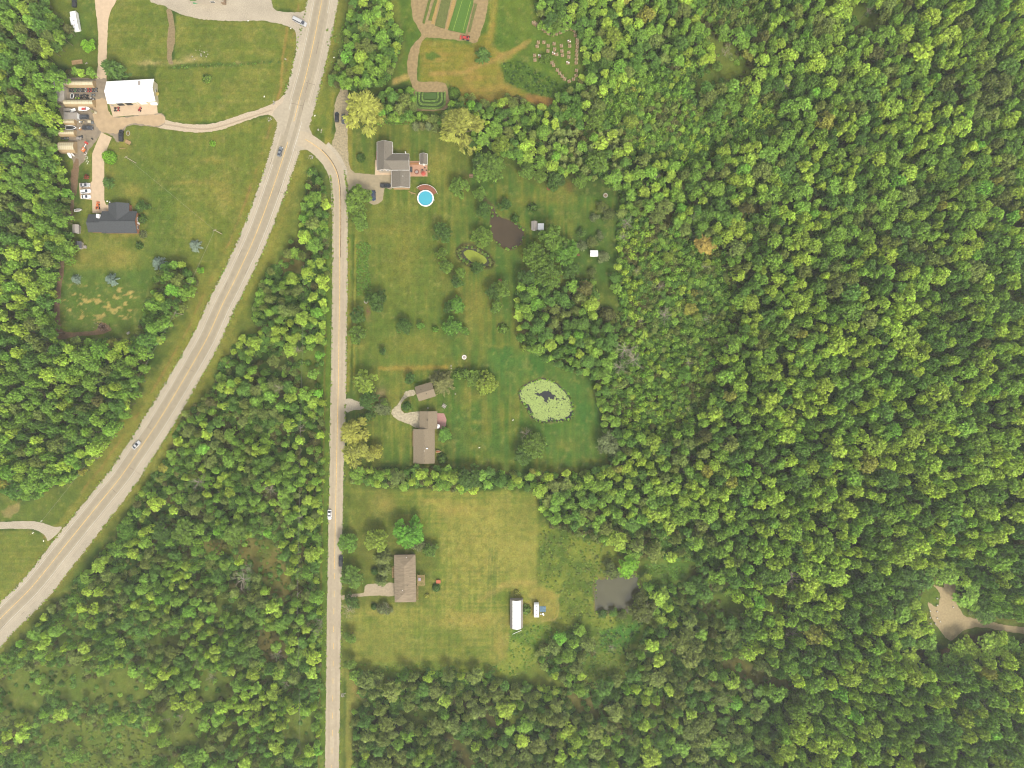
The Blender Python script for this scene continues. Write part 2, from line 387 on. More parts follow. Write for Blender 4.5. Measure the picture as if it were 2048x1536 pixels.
    paint(poly([(218, 300), (262, 256), (300, 262), (280, 380), (265, 410), (210, 405)], 14) * .6, mixc(G1, Y1, n2))
    paint(poly([(280, 330), (360, 380), (350, 560), (300, 590), (270, 560), (290, 460)], 26) * .6, G1)
    paint(poly([(120, 540), (300, 540), (300, 600), (260, 668), (130, 664)], 8) * .85, mixc(A(76, 108, 40), A(100, 114, 44), n2))
    for a in ((240, 515, 34, 14), (170, 515, 14, 10), (262, 470, 40, 5), (222, 345, 10, 10), (265, 380, 16, 9), (380, 365, 60, 5), (420, 320, 30, 6), (450, 390, 20, 30), (250, 290, 10, 20)):
        paint(blob(*a) * .55, A(158, 138, 66))
    spk = sm(.60, .70, fbm(X, Y, 11, 77, 3, sy=6)) * poly([(124, 570), (265, 572), (290, 600), (262, 640), (200, 652), (130, 640)], 8)
    paint(spk * .8, A(190, 158, 90))
    # ditch lines beside the highway
    for off, c, wd in ((-42, A(150, 116, 62), 2.6), (38, A(140, 124, 58), 2.2)):
        ln = []
        for x, y, dx, dy, wl, wr in hwy_frames:
            ln.append((x - dy * off * -1, y + dx * off * -1) if False else (x + dy * off, y - dx * off))
        paint(line(ln, 12, 8) * .55, mixc(A(118, 118, 44), A(138, 124, 52), n2))
        paint(line(ln, wd, 1.6) * sm(.38, .62, fbm(X, Y, 22, 61)) * .8, c)
    for off in (-32, 31):
        ln = [(x + dy * off, y - dx * off) for x, y, dx, dy, wl, wr in hwy_frames]
        paint(line(ln, 9, 4) * .8, mixc(A(124, 124, 46), A(140, 130, 56), n2))
    # verges of the side road
    paint(line([(645, 420), (650, 600), (648, 800), (641, 1100), (636, 1536), (634, 1620)], 9, 4) * .9, A(80, 104, 32))
    paint(line([(650, 480), (651, 600), (649, 800), (643, 1100), (637, 1536)], 1.2, 1, .3) * .6, A(140, 110, 54))
    paint(line([(660, 520), (659, 700), (655, 900), (650, 1100), (645, 1536), (644, 1620)], 5, 2) * .9, A(96, 116, 36))
    # central lots
    lawn([(702, 250), (745, 250), (880, 232), (945, 270), (950, 330), (935, 470), (900, 560), (890, 720), (900, 790), (880, 935), (700, 930), (697, 800), (697, 480), (700, 380)],
         G1, Y1, sm(.3, .7, n1 * .5 + n2 * .5) * .6 + .12 + mow_v * 1.3, 5)
    lawn([(940, 300), (1000, 330), (1100, 390), (1240, 395), (1232, 560), (1180, 560), (1120, 520), (1060, 470), (1040, 560), (1040, 680), (1080, 715), (1170, 755), (1205, 850),
          (1210, 930), (1060, 940), (900, 940), (880, 700), (890, 500), (930, 400)], A(80, 106, 38), A(118, 118, 46), sm(.3, .7, n1 * .4 + n2 * .6) * .75 + mow_v * 1.2, 5)
    paint(poly([(985, 690), (1060, 700), (1120, 740), (1180, 770), (1200, 850), (1150, 860), (1150, 800), (1110, 755), (1060, 755), (1030, 790), (985, 770), (960, 730)], 20) * .5, A(62, 110, 44))
    paint(poly([(1030, 840), (1150, 850), (1205, 860), (1200, 930), (1090, 930), (1080, 870)], 12) * .5, A(78, 112, 44))
    paint(poly([(900, 830), (936, 830), (936, 925), (900, 925)], 4) * .5, A(76, 104, 40))
    paint(poly([(1160, 420), (1235, 430), (1235, 570), (1190, 560), (1150, 520)], 10) * .6, A(72, 98, 38))
    lawn([(720, 470), (740, 400), (870, 420), (890, 520), (880, 700), (760, 740), (720, 700)], A(98, 112, 40), A(124, 120, 48), sm(.35, .65, n1) * .6 + mow_h * .8, 20, 1, .6)
    for a in ((810, 500, 30, 80), (770, 460, 30, 12), (853, 600, 3, 30), (940, 640, 22, 60), (830, 690, 50, 20), (880, 733, 50, 5), (800, 740, 50, 10), (790, 790, 22, 16), (1000, 690, 24, 4),
              (955, 845, 14, 4), (950, 868, 10, 5), (951, 895, 10, 5), (950, 790, 20, 14), (1130, 890, 20, 10), (1180, 920, 30, 6), (830, 870, 20, 12), (865, 940, 30, 8), (905, 900, 5, 20), (800, 300, 18, 14),
              (870, 330, 20, 24), (885, 300, 12, 30), (1110, 400, 26, 8), (1135, 380, 12, 12), (1045, 400, 30, 10), (955, 600, 16, 30), (720, 690, 16, 10), (1160, 720, 16, 8), (896, 868, 9, 3), (893, 888, 12, 4)):
        paint(blob(*a) * .42, A(146, 130, 56))
    paint(line([(893, 735), (760, 737)], 4, 3) * .5, A(178, 140, 64))
    paint(line([(1180, 768), (1125, 764), (1128, 772)], 1.4, 1) * .4, A(58, 84, 30))
    paint(line([(707, 470), (706, 560), (704, 700), (702, 800)], 1.8, 1, .2) * .5, A(58, 66, 24))
    paint(line([(711, 480), (710, 640), (708, 780)], 1.6, 1, .3) * .5, A(158, 140, 58))
    paint(line([(697, 480), (697, 640), (696, 780)], 4, 2, .3) * .7, A(146, 132, 54))
    paint(line([(689, 200), (697, 260), (698, 340)], 6, 3) * .7, A(156, 138, 58))
    paint(line([(664, 190), (657, 260), (655, 290)], 6, 3) * .7, A(160, 142, 58))
    paint(poly([(640, 190), (665, 170), (662, 280), (640, 270), (622, 255), (625, 200)], 5) * .7, mixc(A(92, 112, 36), A(140, 132, 52), n2))
    paint(line([(655, 0), (648, 60), (640, 130)], 8, 5) * .8, A(136, 128, 50))
    # north gardens
    lawn([(780, -60), (800, 10), (805, 60), (815, 90), (800, 130), (790, 165), (830, 165), (1000, 190), (1100, 215), (1165, 170), (1165, 60), (1075, 50), (1070, -60)], A(84, 108, 34), A(104, 118, 40), sm(.3, .7, n2), 5)
    lawn([(838, 80), (900, 82), (940, 90), (980, 60), (990, 10), (985, -60), (1000, -60), (990, 60), (985, 90), (1010, 110), (1060, 80), (1052, 92), (1000, 130), (1010, 165), (1100, 200), (1110, 214),
          (1060, 205), (1000, 215), (920, 208), (900, 170), (840, 163)], A(132, 124, 44), A(160, 132, 62), sm(.3, .7, n2) * .8 + mow_h, 6)
    paint(line([(1060, 82), (1040, 95), (985, 120), (930, 145), (860, 148)], 4, 4) * .7, A(176, 138, 76))
    paint(line([(984, 0), (984, 60), (975, 85), (960, 120), (935, 130)], 5, 4) * .5, A(160, 136, 60))
    paint(line([(1060, 195), (1100, 206), (1108, 212)], 9, 4) * .8, A(158, 112, 64))
    paint(line([(920, 200), (1000, 212)], 7, 4) * .7, A(176, 130, 72))
    paint(poly([(1000, 125), (1040, 120), (1110, 160), (1165, 170), (1120, 195), (1060, 190), (1010, 165)], 8) * .7, A(72, 98, 32))
    paint(poly([(1060, 40), (1160, 60), (1165, 170), (1120, 165), (1060, 110)], 8) * .4, A(98, 122, 40))
    paint(poly([(852, 103), (870, 105), (882, 115), (870, 120), (852, 118)], 3) * .9, A(82, 108, 34))
    paint(line([(790, 163), (818, 152)], 6, 4) * .7, A(200, 160, 94))
    # south lot
    lawn([(702, 978), (1060, 982), (1080, 1010), (1072, 1160), (1110, 1180), (1118, 1200), (1112, 1240), (1080, 1242), (1040, 1248), (1018, 1262), (1014, 1310), (990, 1328), (880, 1322), (760, 1326), (708, 1322), (694, 1230), (700, 1100)],
         A(106, 118, 42), A(143, 137, 60), sm(.3, .62, n1 * .5 + n2 * .5) + mow_h * 1.1 + mow_v * 1.1, 4)
    paint(poly([(700, 985), (790, 985), (800, 1060), (860, 1060), (880, 1110), (850, 1210), (700, 1215)], 16) * .75, mixc(A(84, 100, 36), A(108, 108, 42), n2))
    paint(poly([(720, 1250), (1000, 1230), (1010, 1310), (980, 1326), (720, 1322)], 16) * .5, mixc(A(104, 118, 42), A(134, 130, 56), n2))
    paint(poly([(885, 1000), (1070, 1000), (1070, 1150), (900, 1150)], 26) * .5, A(156, 142, 68))
    for x0 in (977, 982, 988, 992): paint(line([(x0 + 3, 1095), (x0, 1150), (x0 - 3, 1205)], .9, .8, .1) * .55, A(72, 98, 46))
    paint(line([(960, 1200), (1010, 1170), (1068, 1165)], 6, 6) * .4, A(178, 148, 82))
    paint(line([(1117, 1190), (1117, 1230), (1108, 1240), (1085, 1242)], 2, 1.5, .3) * .6, A(186, 156, 88))
    paint(poly([(1055, 1175), (1105, 1180), (1114, 1195), (1112, 1232), (1100, 1240), (1060, 1236)], 4) * .6, A(150, 130, 62))
    for a in ((1045, 1168, 14, 6), (1010, 1172, 10, 5), (910, 1020, 34, 12), (770, 1010, 20, 20), (940, 1240, 80, 16), (1000, 1290, 12, 30), (1015, 1280, 3, 26), (860, 1000, 20, 6), (745, 1225, 14, 5), (728, 1330, 8, 4)):
        paint(blob(*a) * .55, A(172, 146, 74))
    # rough field by the square pond
    lawn([(1082, 1045), (1160, 1072), (1250, 1100), (1260, 1120), (1195, 1150), (1188, 1230), (1290, 1225), (1290, 1260), (1250, 1300), (1180, 1300), (1130, 1265), (1118, 1240), (1118, 1190), (1074, 1165)],
         A(86, 104, 36), A(126, 130, 48), sm(.35, .65, n2), 6)
    lawn([(1290, 1120), (1390, 1125), (1370, 1160), (1290, 1175), (1282, 1150)], A(72, 112, 36), A(104, 118, 46), n2, 8)
    lawn([(1200, 1260), (1290, 1240), (1270, 1280), (1240, 1300), (1200, 1300)], A(66, 116, 40), A(92, 120, 42), n2, 8)
    lawn([(1018, 1262), (1080, 1246), (1150, 1260), (1110, 1300), (1060, 1330), (1000, 1370), (960, 1345), (800, 1345), (720, 1345), (712, 1325), (990, 1330), (1016, 1312)], A(92, 118, 38), A(136, 140, 54), sm(.3, .7, n2), 5)
    paint(line([(680, 1345), (700, 1350), (704, 1400), (697, 1440), (698, 1560)], 8, 5) * .7, A(144, 134, 62))
    paint(blob(724, 1390, 9, 6) * .9, A(196, 148, 98)); paint(blob(710, 1375, 6, 12) * .6, A(176, 142, 84))
    paint(line([(690, 1345), (690, 1420), (688, 1560)], 2.4, 1.5, .3) * .5, A(64, 88, 28))
    # southwest
    lawn([(-60, 1062), (60, 1062), (92, 1076), (88, 1095), (0, 1195), (-60, 1240)], G2, Y1, n2 * .8 + mow_h, 3)
    lawn([(-60, 1000), (50, 1010), (120, 985), (175, 950), (160, 990), (108, 1055), (60, 1040), (-60, 1040)], A(86, 108, 38), A(116, 118, 44), n2, 5)
    paint(poly([(0, 1025), (18, 1010), (38, 1003), (42, 1012), (35, 1028), (22, 1036), (5, 1030)], 2) * .8, A(158, 136, 84))
    # stray bare spots and one painted patch of shade
    paint(blob(736, 625, 6, 14) * .7, A(140, 104, 74)); paint(blob(761, 790, 10, 14, 30) * .75, A(168, 138, 100))
    paint(blob(930, 352, 8, 14) * .5, A(96, 74, 46)); paint(blob(1138, 372, 9, 10) * .6, A(110, 74, 44))  # first blob paints the dark shade next to the picnic table into the ground
    paint(blob(400, 113, 8, 6) * .0, A(0, 0, 0))
    for a in ((300, 126, 26, 5), (385, 118, 16, 8), (360, 125, 14, 5), (480, 124, 9, 2)): paint(blob(*a) * .75, A(186, 160, 104))
    paint(line([(340, 134), (400, 130), (470, 128), (545, 122)], 4, 4) * .7, A(72, 92, 34))
    paint(line([(575, 55), (566, 110), (562, 170), (556, 200)], 2.4, 2) * .6, A(170, 130, 66))
    # mud around ponds
    for p, wd, c in ((LILY, 2.5, A(92, 78, 50)), (POND2, 3, A(104, 92, 54)), (ALGAE, 7, A(66, 58, 34)), (RPOND, 4, A(116, 102, 66))):
        paint(line(list(p) + [p[0]], wd, 2) * .85, c)
    paint(line([(966, 395), (975, 404), (985, 415)], 5, 3) * .7, A(104, 86, 62))
    # weeds and mowing texture
    weed = sm(.62, .74, fbm(X, Y, 7, 131, 3)); paint(weed * .28, A(70, 98, 34)); paint(sm(.64, .76, fbm(X, Y, 8, 141, 3)) * .3, A(158, 146, 78))
    g = .74 + .52 * n3; col *= g[..., None] * np.array([1.0, 1.09, 1.03])
    tint = (fbm(X, Y, 5, 91, 2) - .5)[..., None] * np.array([.22, .06, -.02]); col *= 1 + tint
    away = np.maximum(np.maximum(-X, X - 2048), np.maximum(-Y, Y - 1536)); paint(sm(250, 420, away), A(84, 104, 38))
    # relief
    Z = np.zeros(X.shape)
    for p, dep in ((LILY, .9), (POND2, 1.2), (ALGAE, 1.3), (RPOND, 1.2)):
        sl = win(p, 8); sd = seg_dist(X[sl], Y[sl], p, True)
        Z[sl] -= dep * sm(-3, 5, np.where(inside(X[sl], Y[sl], p), sd, -sd))
    Z -= w * .25 * n2
    vs = np.stack([(X - 1024) * S, (768 - Y) * S, Z], -1).reshape(-1, 3).astype(np.float32)
    ny, nx = X.shape
    i = np.arange(ny * nx).reshape(ny, nx)
    q = np.stack([i[1:, :-1], i[1:, 1:], i[:-1, 1:], i[:-1, :-1]], -1).reshape(-1, 4)
    me = bpy.data.meshes.new('ground')
    me.vertices.add(len(vs)); me.vertices.foreach_set('co', vs.ravel())
    me.loops.add(q.size); me.loops.foreach_set('vertex_index', q.ravel().astype(np.int32))
    me.polygons.add(len(q)); me.polygons.foreach_set('loop_start', np.arange(0, q.size, 4, dtype=np.int32))
    me.update(); me.validate()
    a = me.color_attributes.new('col', 'FLOAT_COLOR', 'POINT')
    cc = np.ones((len(vs), 4), np.float32); cc[:, :3] = np.clip(col, .004, .8).reshape(-1, 3)
    a.data.foreach_set('color', cc.ravel())
    me.polygons.foreach_set('use_smooth', np.ones(len(q), bool))
    m, nt, b = nodes_of('ground_cover'); L = nt.links.new
    at = nt.nodes.new('ShaderNodeAttribute'); at.attribute_name = 'col'
    tc = nt.nodes.new('ShaderNodeTexCoord')
    nz = nt.nodes.new('ShaderNodeTexNoise'); nz.inputs['Scale'].default_value = 1.4; nz.inputs['Detail'].default_value = 5; nz.inputs['Roughness'].default_value = .7
    L(tc.outputs['Object'], nz.inputs['Vector'])
    mr = nt.nodes.new('ShaderNodeMapRange'); mr.inputs['From Min'].default_value = .3; mr.inputs['From Max'].default_value = .7
    mr.inputs['To Min'].default_value = .72; mr.inputs['To Max'].default_value = 1.28
    L(nz.outputs['Fac'], mr.inputs[0])
    sc = nt.nodes.new('ShaderNodeVectorMath'); sc.operation = 'SCALE'; L(at.outputs['Color'], sc.inputs[0]); L(mr.outputs[0], sc.inputs['Scale'])
    L(sc.outputs[0], b.inputs['Base Color']); b.inputs['Roughness'].default_value = .95; b.inputs['Specular IOR Level'].default_value = .08
    bp = nt.nodes.new('ShaderNodeBump'); bp.inputs['Strength'].default_value = .5; bp.inputs['Distance'].default_value = .15
    L(nz.outputs['Fac'], bp.inputs['Height']); L(bp.outputs[0], b.inputs['Normal'])
    me.materials.append(m)
    o = bpy.data.objects.new('ground', me); C.objects.link(o)
    tag(o, kind='structure')

def frames(pts):
    out = []
    for i, p in enumerate(pts):
        a = pts[max(i - 1, 0)]; b = pts[min(i + 1, len(pts) - 1)]
        dx, dy = b[0] - a[0], b[1] - a[1]; l = math.hypot(dx, dy)
        out.append((p[0], p[1], dx / l, dy / l) + tuple(p[2:]))
    return out
hwy_frames = frames(spline(HWY, 10))
side_frames = frames(spline(SIDE, 10))
build_ground()

# ------------------------------------------------------------------ roads
def ribbon(name, fr, offL, offR, z, m, jag=0.0, fine=3, t=0.0):
    """offsets in photo pixels across the travel direction; left = towards (dy,-dx)"""
    pts = []
    for k in range(len(fr) - 1):
        a, b = fr[k], fr[k + 1]
        for j in range(fine):
            u = j / fine; pts.append(tuple(a[i] * (1 - u) + b[i] * u for i in range(len(a))))
    pts.append(fr[-1])
    mb = MB(); vs = []; n = len(pts)
    for k, p in enumerate(pts):
        x, y, dx, dy = p[:4]
        l = offL(p) if callable(offL) else offL; r = offR(p) if callable(offR) else offR
        l += random.uniform(-1, 1) * jag + math.sin(k * .7) * jag * .3; r += random.uniform(-1, 1) * jag + math.sin(k * .9 + 2) * jag * .3
        for o in (l, r):
            q = P(x + dy * o, y - dx * o); vs.append((q.x, q.y, z))
    fs = [(2 * k, 2 * k + 1, 2 * k + 3, 2 * k + 2) for k in range(n - 1)]
    mb.add(vs, fs); o = mb.build(name, m)
    me = o.data; bm = bmesh.new(); bm.from_mesh(me); bmesh.ops.recalc_face_normals(bm, faces=bm.faces)
    if bm.faces and bm.faces[0].normal.z < 0: bmesh.ops.reverse_faces(bm, faces=bm.faces)
    bm.to_mesh(me); bm.free()
    return tag(o, kind='structure')

M_GRAVEL = mat('pale_gravel', alb(194, 180, 154), .95, .16, 2.2, bump=.4)
M_ASPH = mat('worn_asphalt', alb(182, 168, 139), .9, .07, .7, bump=.1)
M_SHLD = mat('paved_shoulder', alb(192, 178, 151), .9, .08, .8)
M_SIDE = mat('side_road_asphalt', alb(197, 180, 150), .9, .07, .8)
def wear(m, amt=.10):
    nt = m.node_tree; b = nt.nodes['Principled BSDF']; L = nt.links.new; src = b.inputs['Base Color'].links[0].from_socket
    tc = nt.nodes.new('ShaderNodeTexCoord'); v = nt.nodes.new('ShaderNodeTexNoise'); v.inputs['Scale'].default_value = .09; v.inputs['Detail'].default_value = 7; v.inputs['Roughness'].default_value = .68; L(tc.outputs['Object'], v.inputs['Vector'])
    mr = nt.nodes.new('ShaderNodeMapRange'); mr.inputs['From Min'].default_value = .35; mr.inputs['From Max'].default_value = .65; mr.inputs['To Min'].default_value = 1 - amt; mr.inputs['To Max'].default_value = 1 + amt; L(v.outputs['Fac'], mr.inputs[0])
    sc = nt.nodes.new('ShaderNodeVectorMath'); sc.operation = 'SCALE'; L(src, sc.inputs[0]); L(mr.outputs[0], sc.inputs['Scale']); L(sc.outputs[0], b.inputs['Base Color'])
for m_ in (M_ASPH, M_SHLD, M_SIDE, M_GRAVEL): wear(m_)
M_YEL = mat('yellow_paint', alb(238, 196, 118), .7, .25, 1.2)
M_WHT = mat('white_paint', alb(226, 218, 200), .7, .2, 1.2)
M_TAR = mat('tar_seam', alb(120, 100, 78), .8, .2, 1)
M_TRK = mat('wheel_track', alb(206, 190, 162), .9, .1, 1)
M_CONC = mat('concrete_paving', alb(222, 194, 158), .9, .08, .6)
M_DRIVE = mat('drive_asphalt', alb(176, 160, 126), .9, .1, .6)
M_DIRT = mat('trodden_dirt', alb(150, 130, 92), .95, .2, 1.3)
M_DIRT2 = mat('brown_dirt', alb(138, 110, 80), .95, .2, 1.3)
M_YARD = mat('yard_gravel', alb(200, 172, 132), .95, .14, .35, bump=.2)
M_YARDG = mat('grey_yard_gravel', alb(158, 142, 118), .95, .18, .5)

ribbon('highway_shoulder', hwy_frames, lambda p: p[4], lambda p: -p[5], .02, M_GRAVEL, 1.7, 5)
ribbon('highway_apron', hwy_frames, lambda p: min(p[4] - 5, 26), lambda p: -min(p[5] - 6, 24), .026, M_SHLD, .25, 2)
ribbon('highway', hwy_frames, 16.5, -16, .034, M_ASPH, 0.1, 2)
for o_, w_ in ((19.5, .8), (22.5, .6), (-18.5, .8)):
    ribbon('wheel_track', hwy_frames, o_ + w_, o_ - w_, .030, M_TRK, .15, 1)
ribbon('highway_centre_line', [f for f in hwy_frames if f[1] > 320 or f[1] < 250], .6, -.6, .040, M_YEL) if False else None
def sub_frames(fr, y0, y1): return [f for f in fr if y0 <= f[1] <= y1]
ribbon('highway_centre_line', sub_frames(hwy_frames, -300, 246), .62, -.62, .040, M_YEL, .06)
ribbon('highway_centre_line', sub_frames(hwy_frames, 281, 1600), .62, -.62, .040, M_YEL, .06)
ribbon('highway_edge_line', sub_frames(hwy_frames, -300, 30), 16, 15.3, .040, M_WHT, .05)
ribbon('highway_edge_line', sub_frames(hwy_frames, 235, 1600), 16, 15.3, .040, M_WHT, .05)
ribbon('highway_edge_line', sub_frames(hwy_frames, 330, 1600), -14.8, -15.4, .040, M_WHT, .05)
ribbon('highway_edge_line', sub_frames(hwy_frames, -300, 225), -14.8, -15.4, .040, M_WHT, .05)

def side_w(p):
    y = p[1]; return 14.6 if y < 900 else 13.2
ribbon('side_road_shoulder', sub_frames(side_frames, 300, 1900), lambda p: side_w(p) + (1.2 if p[1] > 380 else 7), lambda p: -side_w(p) - (.6 if p[1] > 420 else 2.5), .044, M_GRAVEL, .6, 4)
ribbon('side_road', side_frames, side_w, lambda p: -side_w(p) - (1.5 if p[1] < 430 else 0), .048, M_SIDE, .12, 2)
ribbon('side_road_centre_line', [f for f in side_frames if 279 < f[1] < 1145], .62, -.62, .056, M_YEL, .06)
ribbon('tar_seam', [f for f in side_frames if 300 < f[1] < 520], 2.6, 1.2, .053, M_TAR, .3)
for k, (o_, y0, y1) in enumerate(((8, -300, 1600), (-8, -300, 1600))):
    ribbon('tyre_darkened_lane', sub_frames(hwy_frames, y0, y1), o_ + 3.6, o_ - 3.6, .0365, mat('tyre_darkened_asphalt', alb(174, 160, 133), .9, .08, .6), .25, 2)
for o_ in (6.5, -7):
    ribbon('tyre_darkened_lane', sub_frames(side_frames, 330, 1900), o_ + 2.4, o_ - 2.4, .051, mat('tyre_darkened_side', alb(190, 173, 145), .9, .08, .6), .3, 2)
for k in range(26):      # crack seals
    f = random.choice(hwy_frames[30:]); o_ = random.uniform(-22, 24); mbd = MB(); q0 = P(f[0] + f[3] * o_, f[1] - f[2] * o_); l = random.uniform(2, 7)
    pr = Vector((q0.x, q0.y, .0375)); dd = Vector((f[2], -f[3], 0)) if random.random() < .5 else Vector((f[3], f[2], 0))
    vs = []
    for j in range(7): c_ = pr + dd * l * j / 6 + Vector((random.uniform(-.1, .1), random.uniform(-.1, .1), 0)); n_ = Vector((-dd.y, dd.x, 0)) * .07; vs += [c_ - n_, c_ + n_]
    mbd.add(vs, [(2 * j, 2 * j + 2, 2 * j + 3, 2 * j + 1) for j in range(6)]); tag(mbd.build('crack_seal', M_TAR), kind='structure')
mbd = MB()
for k in range(14):
    y = 1153 + k * 34.8 if k else 1152
    fx = min(side_frames, key=lambda f: abs(f[1] - y))[0]
    a = P(fx, y); mbd.box(a.x, a.y, .055, .24, 2.9, .006)
mbd.build('side_road_dashes', M_YEL); tag(bpy.data.objects['side_road_dashes'], kind='structure')

def patch(name, pts, z, m, jag=.8, smooth=True, h=None, kind='structure', n=5):
    p = spline(pts, n, True) if smooth else pts
    q = []
    for i in range(len(p)):
        a, b = p[i], p[(i + 1) % len(p)]; l = math.hypot(b[0] - a[0], b[1] - a[1]); k = max(1, int(l / 4)) if jag else 1
        for j in range(k): q.append((a[0] + (b[0] - a[0]) * j / k, a[1] + (b[1] - a[1]) * j / k))
    q = [(x + random.uniform(-jag, jag), y + random.uniform(-jag, jag)) for x, y in q]
    w = [P(x, y) for x, y in q]
    mb = MB()
    if h is None:
        tri = tessellate_polygon([[Vector((v.x, v.y, 0)) for v in w]])
        fs = []
        for t in tri:
            a, b, c = (w[i] for i in t)
            t = tuple(t)
            if (b.x - a.x) * (c.y - a.y) - (b.y - a.y) * (c.x - a.x) < 0: t = t[::-1]
            fs.append(t)
        mb.add([(v.x, v.y, z) for v in w], fs)
    else: mb.prism([(v.x, v.y) for v in w], z, z + h)
    o = mb.build(name, m)
    if kind: tag(o, kind=kind)
    return o
zc = [0.008]
def nz():
    zc[0] += .0015; return zc[0]
# junctions and drives
patch('junction_apron', [(566, 205), (545, 228), (555, 245), (580, 300), (600, 300), (622, 302), (645, 320), (660, 345), (664, 372), (690, 380), (693, 345), (683, 318), (664, 300), (640, 285), (624, 268), (618, 245), (622, 215), (600, 200)], .036, M_SHLD, .7)
patch('turning_strip', [(672, 200), (684, 176), (694, 176), (697, 210), (695, 260), (696, 300), (700, 335), (712, 348), (712, 358), (696, 378), (678, 340), (668, 300), (664, 286), (671, 262), (668, 230)], .042, mat('rough_gravel', alb(176, 160, 124), .95, .28, 1.2, bump=.4), 1.0)
patch('farm_drive', [(340, -40), (300, 0), (330, 12), (350, 24), (400, 38), (470, 42), (530, 42), (580, 54), (592, 70), (592, 110), (600, 110), (622, 60), (618, 20), (600, 24), (570, 24), (545, 14), (538, -40), (480, -50), (460, -40)], nz(), M_GRAVEL, 1)
patch('track', [(332, 20), (342, 20), (348, 40), (350, 80), (344, 110), (346, 128), (336, 124), (334, 80), (338, 50)], nz(), M_DIRT, 1)
patch('farm_track', [(197, -40), (190, 0), (196, 60), (196, 120), (194, 160), (200, 200), (210, 205), (213, 160), (214, 100), (216, 50), (220, 25), (232, 2), (250, -40)], nz(), M_CONC, .7)
patch('yard', [(122, 160), (196, 158), (213, 160), (214, 205), (228, 234), (316, 226), (330, 240), (318, 254), (262, 250), (248, 262), (236, 285), (225, 272), (205, 266), (190, 285), (175, 305), (170, 320), (160, 330),
       (156, 340), (148, 330), (140, 300), (130, 250), (118, 215)], nz(), M_YARDG, 1)
patch('yard', [(190, 200), (213, 200), (228, 234), (316, 228), (330, 240), (316, 252), (262, 248), (240, 265), (222, 266), (200, 262), (190, 245), (186, 225)], nz(), M_YARD, 1.5)
patch('drive', [(316, 236), (345, 244), (390, 249), (430, 246), (480, 230), (530, 214), (556, 200), (575, 190), (580, 245), (556, 245), (548, 234), (530, 230), (480, 246), (440, 260), (395, 265), (345, 260), (306, 252)], .012, mat('drive_gravel', alb(206, 186, 156), .95, .12, 1.5), .7)
patch('drive_ruts', [(330, 247), (390, 256), (430, 254), (490, 236), (540, 220), (541, 222), (490, 239), (430, 257), (390, 259), (330, 250)], .016, mat('rut_gravel', alb(184, 164, 134), .95, .1, 2), .3)
patch('concrete_slab', [(213, 200), (218, 206), (226, 234), (262, 231), (306, 228.6), (315.5, 226.5), (313, 198)], .024, M_CONC, .1, False)
patch('concrete_drive', [(202.5, 264.6), (223.6, 275), (213.7, 299), (208.6, 321), (208.6, 400), (212, 409.5), (264, 410.5), (265, 424), (185, 426), (184.4, 400), (160, 397), (158, 366), (181, 366), (184.4, 362), (184.4, 307.4), (193, 286)], .024, M_CONC, .1, False)
patch('dirt_track', [(150, 320), (158, 320), (157, 345), (154, 380), (149, 400), (146, 430), (143, 445), (141, 430), (142, 390), (142, 350)], nz(), M_DIRT2, 1)
patch('dirt_track', [(122, 520), (128, 521), (127, 545), (121, 590), (120, 640), (127, 662), (150, 664), (190, 661), (200, 646), (214, 648), (222, 660), (200, 669), (150, 673), (122, 679), (112, 666), (108, 630), (112, 580), (118, 545)], nz(), M_DIRT2, 1)
patch('house_drive', [(694, 346), (712, 346), (750, 349), (784, 348), (784, 378), (770, 376), (767, 390), (764, 402), (750, 409), (738, 404), (736, 384), (712, 372), (694, 382)], .046, M_DRIVE, .5)
patch('front_drive', [(692, 800), (702, 798), (714, 803), (728, 806), (726, 818), (706, 820), (692, 824)], .046, M_GRAVEL, 1)
patch('round_drive', [(806, 792), (796, 808), (783, 823), (790, 836), (815, 847), (840, 856), (840, 826), (822, 824), (808, 826), (801, 812), (812, 796), (830, 790), (828, 780), (812, 783)], nz(), mat('thin_gravel', alb(194, 180, 148), .95, .28, 1), .8)
patch('drive', [(684, 1192), (700, 1188), (726, 1186), (730, 1172), (742, 1168), (790, 1167), (790, 1191), (750, 1191), (700, 1196), (684, 1200)], nz(), mat('brown_drive', alb(186, 168, 136), .95, .12, 1), .5)
patch('farm_road', [(-60, 1044), (0, 1044), (60, 1042), (86, 1046), (108, 1054), (124, 1054), (112, 1070), (96, 1082), (92, 1074), (80, 1064), (60, 1058), (0, 1058), (-60, 1060)], .03, M_GRAVEL, .5)
patch('garden_soil', [(822, -60), (822, 0), (826, 35), (838, 60), (842, 72), (826, 90), (816, 115), (815, 140), (822, 165), (826, 185), (826, 215), (834, 222), (888, 220), (898, 205), (897, 190), (893, 170), (880, 164),
       (838, 163), (834, 150), (838, 105), (848, 78), (870, 76), (930, 82), (950, 86), (958, 76), (968, 45), (975, 12), (970, -60)], .016, mat('garden_soil', alb(166, 142, 98), .95, .2, .8, bump=.3), .9)
patch('gravel_clearing', [(1856, 1205), (1866, 1210), (1875, 1212), (1880, 1190), (1872, 1176), (1868, 1170), (1885, 1175), (1892, 1162), (1903, 1160), (1911, 1170), (1912, 1195), (1920, 1220), (1935, 1234), (1975, 1240), (1982, 1255), (1950, 1255), (1925, 1262), (1905, 1280), (1888, 1272), (1872, 1250), (1862, 1232)], .02, mat('tan_gravel', alb(190, 168, 124), .95, .14, 1.1), 1.2)
patch('gravel_track', [(1975, 1240), (2010, 1250), (2110, 1262), (2110, 1276), (2010, 1262), (1976, 1255)], .018, mat('tan_gravel', alb(196, 164, 124)), .8)
patch('dirt_path', [(1888, 1300), (1897, 1310), (1892, 1335), (1886, 1338)], .012, M_DIRT2, .8)
